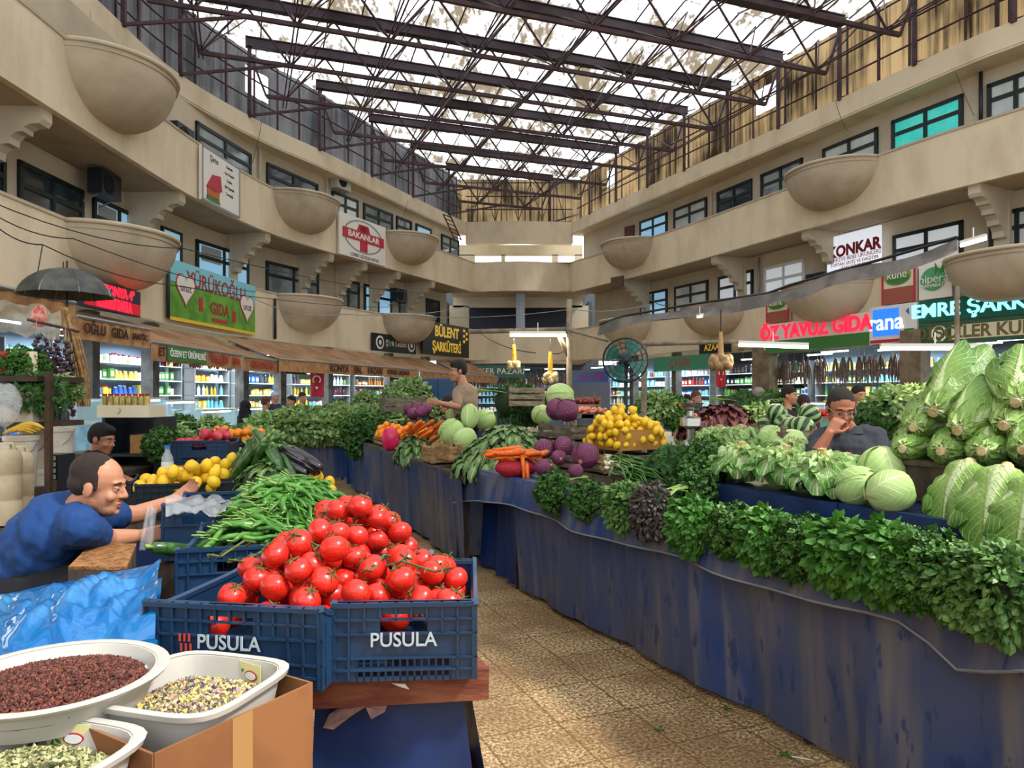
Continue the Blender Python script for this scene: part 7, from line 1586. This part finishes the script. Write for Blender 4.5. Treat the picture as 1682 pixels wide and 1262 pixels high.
# herbs, dried strings and a bundle of dry stalks
DILL.at(P(60,650,4.7), (0,0,0), 1.0, 'dark green herbs on the rough wooden shelf, lower'); PARS.at(P(40,603,4.8), (0,0,1), .9, 'pale dried herbs on top of the rough wooden shelf'); FARG.at(P(98,640,5.0), (0,0,1), .6, 'long green leaves hanging right of the shelf')
dk = mat('dark_dried_aubergine', '#241b22', .5, '#4a3a40', 30)
t = thing('bead_string', 'x', 'dried vegetables'); mb = MB(); mb.tube([(0,0,.12),(0,0,-.5)], .003, 4); part('string', mb, grey_p, t, world=False)
for i in range(16): mb = MB(); mb.ball((.014*math.cos(i*2.1), .014*math.sin(i*2.1), -.03-.029*i), (.022,.022,.018), 8, 6); part('dried_piece', mb, dk, t, world=False, smooth='all')
BS = Stock(t)
for i in range(12): BS.at(P(60+i*5.3, 548+(i % 3)*14+i, 5.6+.1*(i % 4)), (0,0,i*1.3), 1.0, 'near black string of dried aubergines hanging at the left stall', 'dried aubergine strings at the left stall')
mb = MB(); mb.tube([P(45,525,5.7), P(130,545,5.8)], .012, 5); solo('hanging_rail', mb, wood_d, 'dark rail with the near black dried strings at the left stall', 'rail')
for i, (px, c, lab) in enumerate(((8,'red','red packet leftmost on the upper wooden shelf'),(28,'green','pale green packet on the upper wooden shelf'),(50,'cream','cream packet on the upper wooden shelf'))): p = P(px,622,4.75); t = thing('packet', lab, 'packet', (p.x,p.y,1.726)); mb = MB(); mb.box((0,0,.08),(.08,.05,.16),taper=.8); part('body', mb, pm(c), t, world=False); mb = MB(); mb.box((0,-.026,.08),(.05,.004,.05)); part('label_panel', mb, pm('green' if c != 'green' else 'cream'), t, world=False)
mb = MB(); rr = random.Random(3)
for i in range(40): a = rr.uniform(0,6.28); r = .05*math.sqrt(rr.random()); o = Vector((math.cos(a)*r, math.sin(a)*r, 0)); mb.tube([P(105,505,6.2)+o*.5, P(120,560,6.2)+o*1.3, P(133,612,6.2)+o*1.3, P(138,668,6.2)+o], .006, 4)
o = solo('stalk_bundle', mb, mat('dry_straw','#a98450',.8,'#7f5c34',20), 'tall tan bundle of dry stalks tied to the left stall', 'stalk bundle'); o['kind'] = 'stuff'
for x, z0, z1 in (): a = P(112,700,6.3); mb = MB(); mb.bar((a.x,a.y,0),(a.x,a.y,2.7),.05); solo('post', mb, wood_d, 'dark wooden post beside the dry stalk bundle', 'post')
# board with jars, dark cabinet below
a = P(160,686,6.6); b = P(246,686,6.6); W_ = b.x-a.x; cx = (a.x+b.x)/2
t = thing('white_box', 'long white box carrying red-lidded jars, above the boy', 'box', (cx,6.75,a.z)); mb = MB(); mb.box((0,0,.055),(W_,.32,.11)); part('body', mb, mat('cream_board','#d8cfb4',.7), t, world=False); mb = MB(); mb.tube([(-.05,-.163,.03),(-.02,-.163,.06),(-.03,-.163,.085)],.004,4); part('mark', mb, mat('tan_mark','#a08860',.7), t, world=False)
jm = mat('olive_oil_jar','#b5a258',.2,'#8a7a3c',10)
for i in range(8):
    x = cx-W_/2+.04+i*(W_-.08)/7; t = thing('preserve_jar','jar of yellow preserve with a red lid on the white box','jar',(x-.02,6.68,a.z+.111),0,'preserve jars on the white box')
    mb = MB(); mb.lathe([(0,0),(.026,0),(.028,.07),(.02,.085)],10); part('body', mb, jm, t, world=False, smooth=True); mb = MB(); mb.lathe([(.022,.083),(.022,.105),(0,.105)],10); part('lid', mb, pm('red'), t, world=False)
t = thing('dark_cabinet', 'open dark cabinet under the white jar box, above the boy', 'cabinet', (cx,6.9,0)); mb = MB()
for x in (-W_/2,W_/2): mb.box((cx+x,6.9,a.z/2),(.03,.4,a.z-.004))
mb.box((cx,7.08,a.z/2),(W_,.03,a.z-.01)); part('frame', mb, navy_d, t)
for z in (.75,1.05): mb = MB(); mb.box((cx,6.9,z),(W_-.03,.36,.025)); part('shelf', mb, navy_d, t)
mb = MB(); mb.box((cx+.08,6.85,1.15),(.2,.2,.17)); solo('cardboard_box', mb, brown_card, 'dark brown carton inside the open cabinet', 'box')
for i in range(3): mb = MB(); mb.ball((cx-.12+.1*i,6.78,.84),(.055,.05,.06),10,7); solo('aubergine_bag', mb, mat('dark_purple_bag','#3a1c2c',.3), 'dark purple round bag on the middle cabinet shelf', 'bag', 'purple bags in the cabinet', smooth='all')
# ---------------------------------------------------------------- umbrella, plastic sheets, wires
def umbrella(c, r, h, lab):
    t = thing('umbrella', lab, 'umbrella', c); c = Vector(c); um = mat('dusty_umbrella', '#55564f', .6, '#3c3d3c', 5)
    for k in range(8):
        a0, a1 = k*PI/4, (k+1)*PI/4; mb = MB()
        mb.grid(lambda u, v: c+Vector((r*math.sin(v*1.35)/math.sin(1.35)*(math.cos(a0)*(1-u)+math.cos(a1)*u), r*math.sin(v*1.35)/math.sin(1.35)*(math.sin(a0)*(1-u)+math.sin(a1)*u), h*(math.cos(v*1.35)-math.cos(1.35))/(1-math.cos(1.35)))), 6, 8); part('panel', mb, um, t, smooth='all')
        mb = MB(); mb.tube([c+Vector((r*math.sin(v*1.35)/math.sin(1.35)*math.cos(a0), r*math.sin(v*1.35)/math.sin(1.35)*math.sin(a0), h*(math.cos(v*1.35)-math.cos(1.35))/(1-math.cos(1.35))-.008)) for v in [i/8 for i in range(9)]], .006, 4); part('rib', mb, metal, t)
    mb = MB(); mb.tube([c+Vector((0,0,-.25)), c+Vector((0,0,h+.09))], .012, 6); part('shaft', mb, navy_d, t)
uc = P(110,486,9.0); umbrella(uc, .54, .34, 'open dusty black umbrella hung above the left awnings')
sheet = mat('dirty_clear_sheet', '#a9a391', .3, '#7f7a68', 4, alpha=.6, spec=.6)
film('plastic_sheet', 'sagging dirty plastic sheet at the left edge below the awning', P(-40,488,7.2),P(104,520,7.2),P(98,560,6.6),P(-40,548,6.6), .15, sheet, 2)
mb = MB(); c = P(64,520,6.5); mb.ball(c, (.075,.01,.1), 14, 8); solo('round_sticker', mb, mat('faded_red','#b5443c',.6,'#d8a090',20), 'faded red round sticker on the plastic sheet', 'sticker', smooth='all')
wm = mat('black_wire', '#1c1c1c', .6)
def wire(pts, lab, r=.008, sag=0, m=wm):
    out = []
    for a, b in zip(pts, pts[1:]):
        for i in range(8): u = i/8; p = a.lerp(b, u); p.z -= sag*4*u*(1-u); out.append(p)
    out.append(pts[-1]); mb = MB(); mb.tube(out, r, 4); return solo('wire', mb, m, lab, 'wire')
wire([P(-30,325,9), P(300,408,12), P(700,482,26)], 'thin wire from the upper left edge past the left bowls', sag=.15)
wire([P(-30,340,9), P(120,392,10), P(420,480,17)], 'second thin wire just below the first at the left edge', sag=.1)
wire([P(-30,350,8.5), P(70,402,9), P(280,468,13), P(640,505,24)], 'wire holding the umbrella, crossing the left bowl', sag=.1); wire([P(70,402,9), P(58,470,8.8)], 'short drop wire beside the umbrella'); wire([P(104,430,9),P(104,455,9)], 'short wire above the umbrella tip')
wire([P(420,492,20), P(560,516,22), P(780,500,30)], 'pale cable strung across the hall below the left bowls', .012, .2, grey_p); wire([P(700,520,24), P(940,508,18), P(1070,500,16)], 'pale cable strung to the wooden pole', .01, .1, grey_p)
for i, (x0, y0, Y0, x1, y1, Y1) in enumerate([(430,200,22,412,275,20),(1555,75,18,1600,190,17.5),(1372,165,20.5,1392,215,20.5),(670,330,30,655,370,29),(785,545,18,880,580,12),(940,560,14,905,580,12),(1060,480,14,1100,500,12)]): wire([P(x0,y0,Y0), P(x1,y1,Y1)], 'loose wire hanging on the %s' % ['left eave','right eave near the large pale window','right eave above the upper bowl','far left eave','yellow bunch rail','wooden pole','right canopy'][i], .008, .1)
# pipes and air conditioners on the walls
ac_m = mat('ac_white', '#b8b5aa', .5)
def aircon(line, d, px, z, lab, dark=False):
    q, t_ = on(offset(line, d), px); rz = math.atan2(t_.y, t_.x); t = thing('air_conditioner', lab, 'air conditioner', (q.x,q.y,z), rz if line is PR else rz)
    n = 1 if line is PL else -1; n = -1
    mb = MB(); mb.box((0,0,.28),(.8,.32,.55)); part('body', mb, ac_m if not dark else navy_d, t, world=False)
    s = -1 if Vector((-math.sin(rz)*-1, math.cos(rz)*-1, 0)).dot(-q) > 0 else 1
    mb = MB(); mb.lathe([(0,0),(.2,0),(.22,.02),(.22,.0)], 20, c=(-.1,s*.165,.28), M=Matrix.Rotation(PI/2*(1 if s < 0 else -1), 3, 'X')); part('fan_grille', mb, mat('grille_dark','#26282a',.6), t, world=False)
    mb = MB(); mb.bar((-.3,0,0),(-.3,-s*.3,-.15),.03); mb.bar((.3,0,0),(.3,-s*.3,-.15),.03); part('bracket', mb, metal, t, world=False)
aircon(PL, D2-.25, 560, 9.2, 'grey air conditioner high on the left wall above the second window'); aircon(PL, D1-.5, 172, 6.0, 'dark air conditioner under the nearest upper left bowl', True); aircon(PL, D1-.4, 655, 5.6, 'dark air conditioner right of the red cross sign', True); aircon(PR, D1-.3, 1345, 4.9, 'small air conditioner left of the lit white window sign', True); aircon(PL, D2-.4, 296, 7.9, 'dark air conditioner peeking behind the nearest upper left bowl', True)
for line, d, px, z0, z1, m, lab in ((PR, D2-.08, 1611, 8.0, 9.75, navy_d, 'black drain pipe on the upper right wall'),(PL, D2-.08, 427, 8.0, 9.6, cream2, 'painted pipe left of the second upper window'),(PL, D2-.08, 537, 8.0, 9.6, cream2, 'painted pipe left of the high air conditioner'),(PR, D2-.08, 1168, 8, 9.3, cream2, 'painted pipe between the upper right windows'),(PL, .05-.12, 452, 3.35, 4.6, navy_d, 'thin dark conduit below the second lower bowl'),(PR, D1-.08, 1246, 4.8, 6.5, grey_p, 'grey pipe on the first-floor right wall'),(PL, -.1, 276, 3.4, 4.7, navy_d, 'black pipe left of the heart banner')):
    q, _ = on(offset(line, d), px); mb = MB(); mb.tube([(q.x,q.y,z0),(q.x,q.y,z1)], .045, 8); solo('wall_pipe', mb, m, lab, 'pipe', smooth='all')
q, _ = on(offset(PR, -.2), 1014); mb = MB(); mb.box((q.x,q.y,Z2A-.1),(.7,.08,.45),rz=-.9); solo('brown_board', mb, mat('brown_board','#5f4434',.6), 'small brown board on the balcony beside the farthest right bowl', 'sign'); q, _ = on(offset(PR, D2-.1), 1034); mb = MB(); mb.box((q.x,q.y,8.55),(.55,.06,1.1),rz=-.9); solo('brown_board', mb, mat('brown_panel','#5a302c',.6), 'upright dark red board beside the farthest right upper window', 'sign')
# ladder-like mast at the far left eave
t = thing('lattice_mast', 'short rusty lattice mast leaning on the far left balcony', 'mast', P(740,392,31)); a, b = P(728,352,31), P(748,396,31); o2 = Vector((.25,0,.05))
for dx in (0,1): mb = MB(); mb.tube([a+o2*dx, b+o2*dx], .03, 5); part('rail', mb, steel, t)
for i in range(6): mb = MB(); mb.tube([a.lerp(b,i/6), a.lerp(b,(i+1)/6)+o2], .02, 4); part('brace', mb, steel, t)
# ---------------------------------------------------------------- right canopy, poles, lamps, hanging bunches, fan, scale
can = mat('grey_canopy_sheet', '#77706a', .6, '#5a554f', 3, bump=.2, bs=12)
pts = [P(985,535,13.5),P(1025,521,13),P(1142,501,11.8),P(1259,485,10.6),P(1298,471,10.2),P(1357,454,9.7),P(1455,427,8.9),P(1572,393,8.2)]; cl_ = smoothline(pts, 8)
cl_ = []
for a, b in zip(pts, pts[1:]):
    for i in range(6): cl_.append(a.lerp(b, i/6))
cl_.append(pts[-1]); n = len(cl_)-1
t = thing('plastic_canopy', 'long sagging grey canopy sheet strung along the right stalls', 'canopy', cl_[n//2])
mb = MB(); mb.grid(lambda u, v: cl_[round(u*n)]+Vector((.5*v, 1.3*v, .05*math.sin(u*19)-.28*math.sin(v*PI)*.3+.08*v)), n, 6); part('sheet', mb, can, t, smooth='all')
mb = MB(); mb.grid(lambda u, v: cl_[round(u*n)]+Vector((-.05*v, -.1*v, -.19*v-.03*v*math.sin(u*23)+.05*math.sin(u*19)*(1-v))), n, 3); part('hanging_edge', mb, can, t, smooth='all')
mb = MB(); mb.tube([p+Vector((0,0,.02)) for p in cl_], .02, 5); part('rope', mb, wm, t)
pole_m = mat('weathered_pole', '#8a7c66', .8, '#665a48', 6)
def pole(a, b, lab, r=.035): mb = MB(); mb.tube([a, b], r, 8); return solo('pole', mb, pole_m, lab, 'pole', smooth='all')
pa = P(935,492,9.2); pole(Vector((pa.x,pa.y,0)), pa, 'tall weathered wooden pole behind the lemons'); pb = P(1058,560,8.6); pole(Vector((pb.x,pb.y,0)), pb, 'shorter weathered pole right of the fan'); pole(P(770,545,9.6), P(942,541,9.2), 'horizontal pole carrying the warm tube light', .03); pole(P(1053,566,8.6), P(1240,560,8.2), 'horizontal pole between the fan and the tan garlic', .025); pc2 = P(1572,470,6.3); pole(Vector((pc2.x,pc2.y,0)), pc2, 'thin rusty pole in front of the green neon sign', .02)
pole(P(915,545,9.25), P(936,590,9.2), 'short diagonal brace on the tall pole', .03); pole(P(930,541,9.2), P(1000,560,9.0), 'short horizontal pole left of the fan', .02)
def lamp(a, b, lab, m=tube_w, w=12, cold=False):
    mid = (a+b)/2; L = (b-a).length; rz = math.atan2(b.y-a.y, b.x-a.x); t = thing('tube_lamp', lab, 'lamp', mid, 0)
    mb = MB(); mb.bar(a+Vector((0,0,.035)), b+Vector((0,0,.035)), .06, .03); mb.bar(mid+Vector((0,0,.04)), mid+Vector((0,0,.16)), .01); part('housing', mb, white_p, t); mb = MB(); mb.tube([a, b], .018, 6); part('tube', mb, m, t)
    ld = bpy.data.lights.new('lamp_glow','AREA'); ld.shape = 'RECTANGLE'; ld.size = L; ld.size_y = .05; ld.energy = w; ld.color = (1,.86,.66); lo = bpy.data.objects.new('lamp_glow', ld); C.objects.link(lo); lo.parent = t; lo.location = (0,0,-.03); lo.rotation_euler = (0,0,rz)
lamp(P(838,551,9.4), P(930,551,9.2), 'warm tube lamp under the horizontal pole at the hall centre'); lamp(P(1213,567,8.2), P(1328,571,8.0), 'warm tube lamp left of the grey pillar'); lamp(P(1446,573,7.2), P(1628,573,7.0), 'long warm tube lamp before the green shop signs'); lamp(P(1578,404,8.0), P(1620,392,7.8), 'bright tube lamp at the near end of the canopy', tube_m, 14); lamp(P(1146,521,11.6), P(1153,520,11.4), 'small yellow-white lamp at the canopy\'s left end', tube_w, 5)
garl = mat('garlic_skin', '#c9a96a', .6, '#e0cf9a', 25, jit=.1); yel_r = mat('yellow_net_tassel', '#d9aa2e', .6, '#c08a20', 30)
def braid(top, ln, n, r, m, lab, sm):
    t = thing('hanging_bunch', lab, 'hanging bunch', top-Vector((0,0,ln))); mb = MB(); mb.tube([top+Vector((0,0,.25)), top], .006, 4); part('string', mb, wm, t)
    mb = MB(); mb.tube([top, top-Vector((0,0,ln*.35)), top-Vector((0,0,ln*.75))], [.02,.03,.035], 8); part('stalk', mb, sm, t)
    for i in range(n): a = 2.4*i; q = top-Vector((0,0,ln*(.72+.22*((i*7) % n)/n)))+Vector((math.cos(a)*r*1.6, math.sin(a)*r*1.6, 0)); mb = MB(); mb.ball(q, (r,r,r*1.05), 8, 6); part('bulb', mb, m, t, smooth='all')
braid(P(844,566,9.4), .34, 14, .035, garl, 'yellow hanging bunch left under the pole at the hall centre', yel_r); braid(P(904,578,9.3), .40, 16, .04, garl, 'yellow hanging bunch right, above the white cabbage', yel_r); braid(P(1184,545,8.2), .42, 26, .055, mat('tan_garlic','#b59468',.7,'#8f7048',20), 'large tan garlic bunch hanging right of the fan', mat('tan_stalk','#b08a5c',.7))
# fan
fc = P(1027,592,7.9); t = thing('standing_fan', 'large black standing fan with teal blades behind the lemons', 'fan', (fc.x,fc.y,0)); fd = Vector((-.25,-1,0)).normalized(); Mf = bmat(fd,(0,0,1)); Mc = Matrix(((Mf[0][1],Mf[0][2],Mf[0][0]),(Mf[1][1],Mf[1][2],Mf[1][0]),(Mf[2][1],Mf[2][2],Mf[2][0])))
rf = .24
for d0 in (.07,-.05):
    mb = MB()
    for rr_ in (rf, rf*.78, rf*.55, rf*.3): mb.tube([fc+Mc@Vector((rr_*math.cos(a), rr_*math.sin(a), d0*(1 if rr_ < rf else .3))) for a in [2*PI*i/24 for i in range(25)]], .0035 if rr_ < rf else .008, 4)
    for i in range(20): a = 2*PI*i/20; mb.tube([fc+Mc@Vector((.05*math.cos(a),.05*math.sin(a),d0)), fc+Mc@Vector((rf*math.cos(a),rf*math.sin(a),d0*.3))], .0025, 3)
    part('cage', mb, navy_d, t)
for k in range(4):
    a0 = k*PI/2+.5; mb = MB(); mb.grid(lambda u, v: fc+Mc@Vector(((.04+.18*v)*math.cos(a0+(u-.5)*(.5+.6*v)), (.04+.18*v)*math.sin(a0+(u-.5)*(.5+.6*v)), .03*(u-.5))), 5, 5); part('blade', mb, mat('teal_blade','#2f6c62',.35), t, smooth='all')
mb = MB(); mb.ball(fc-fd*.08,(.08,.1,.08),12,8); part('motor', mb, navy_d, t, smooth='all'); mb = MB(); mb.tube([(fc.x,fc.y,.02), fc-fd*.08-Vector((0,0,.05))],.022,8); part('stand', mb, navy_d, t); mb = MB(); mb.lathe([(0,0),(.24,0),(.22,.04),(0,.05)],20,c=(fc.x,fc.y,0)); part('base', mb, navy_d, t)
# scale
sc_ = P(1134,738,5.9); t = thing('market_scale', 'silver hanging-dish market scale behind the dill', 'scale', sc_)
steel2 = mat('brushed_steel','#a5a29c',.25,metal=.8)
mb = MB(); mb.lathe([(0,0),(.09,0),(.08,.05),(.03,.08),(.03,.16),(.085,.19),(.085,.25),(.03,.27),(.025,.31),(.09,.34),(.1,.37)],18); part('body', mb, steel2, t, world=False, smooth=50); mb = MB(); mb.lathe([(.1,.365),(.11,.375),(.05,.37),(0,.365)],18); part('pan', mb, steel2, t, world=False); mb = MB(); mb.box((0,-.07,.22),(.09,.05,.06)); part('dial', mb, white_p, t, world=False)
wood_crate(sc_-Vector((0,0,sc_.z-.95)), .2, .4, .3, sc_.z-.952, 'patched crate under the silver scale', m=grey_w)
# far things: blue doors, ice-blue goods, crates, grey slide
for i, px in enumerate((708, 734)):
    p = P(px,622,19); t = thing('blue_cabinet', 'tall blue cabinet %s of a pair in front of the delicatessen' % ['left','right'][i], 'cabinet', (p.x,p.y,0)); mb = MB(); mb.box((p.x,p.y,p.z/2),(.42,.5,p.z)); part('body', mb, mat('cabinet_blue','#24527c',.45), t); mb = MB(); mb.box((p.x,p.y-.26,p.z/2+.05),(.38,.02,p.z-.2)); part('door', mb, mat('cabinet_blue_door','#1d4468',.45), t)
mb = MB(); c = P(727,1292,2.25); mb.ball(c, (.085,.085,.1), 16, 10, fn=lambda d: 1+.05*math.sin(12*d.x)*math.sin(11*d.z)); mb.v = [v for v in mb.v]; solo('net_sack', mb, mat('red_net','#c02238'), 'red net sack standing in front of the plank table', 'sack', smooth='all')
mb = MB(); mb.box((c.x,c.y,(c.z-.1)/2),(.2,.2,max(.1,c.z-.1))); solo('support_box', mb, box_wood, 'dark box under the red net sack at the bottom edge', 'box')
for px, py in ((1083,1199),(1290,1243),(1195,1165)):
    q = Pz(px, py, .004); mb = MB(); 
    for i in range(5): leaflet(mb, q+rdir()*.008+Vector((0,0,.008)), Vector((math.cos(i*1.3),math.sin(i*1.3),.1)), Vector((0,0,1)), .03, .018)
    solo('leaf_scrap', mb, rocket_m, 'small green leaf scrap on the aisle floor', 'leaf', 'leaf scraps on the floor')
q = Pz(1300,1244,.003); mb = MB(); mb.poly([q, q+Vector((.07,-.03,0)), q+Vector((.075,-.022,0)), q+Vector((.006,.008,0))], .002, (0,0,1)); solo('paper_scrap', mb, white_p, 'thin white paper strip on the floor near the stall', 'paper')
for s in list(PROD.values())+[SB, DB, BB, PARS, PARS2, MINT, ROCK, BAS, DILL, FARG]+CUR+ROM+CAB+RCB+TOM+[LEM, ORG, POM, ZUC, EGG, CAR, MEL, ONI]+PEP:
    if not s.used:
        for ch in list(s.o.children): bpy.data.objects.remove(ch)
        bpy.data.objects.remove(s.o)
bpy.data.scenes.remove(TS)
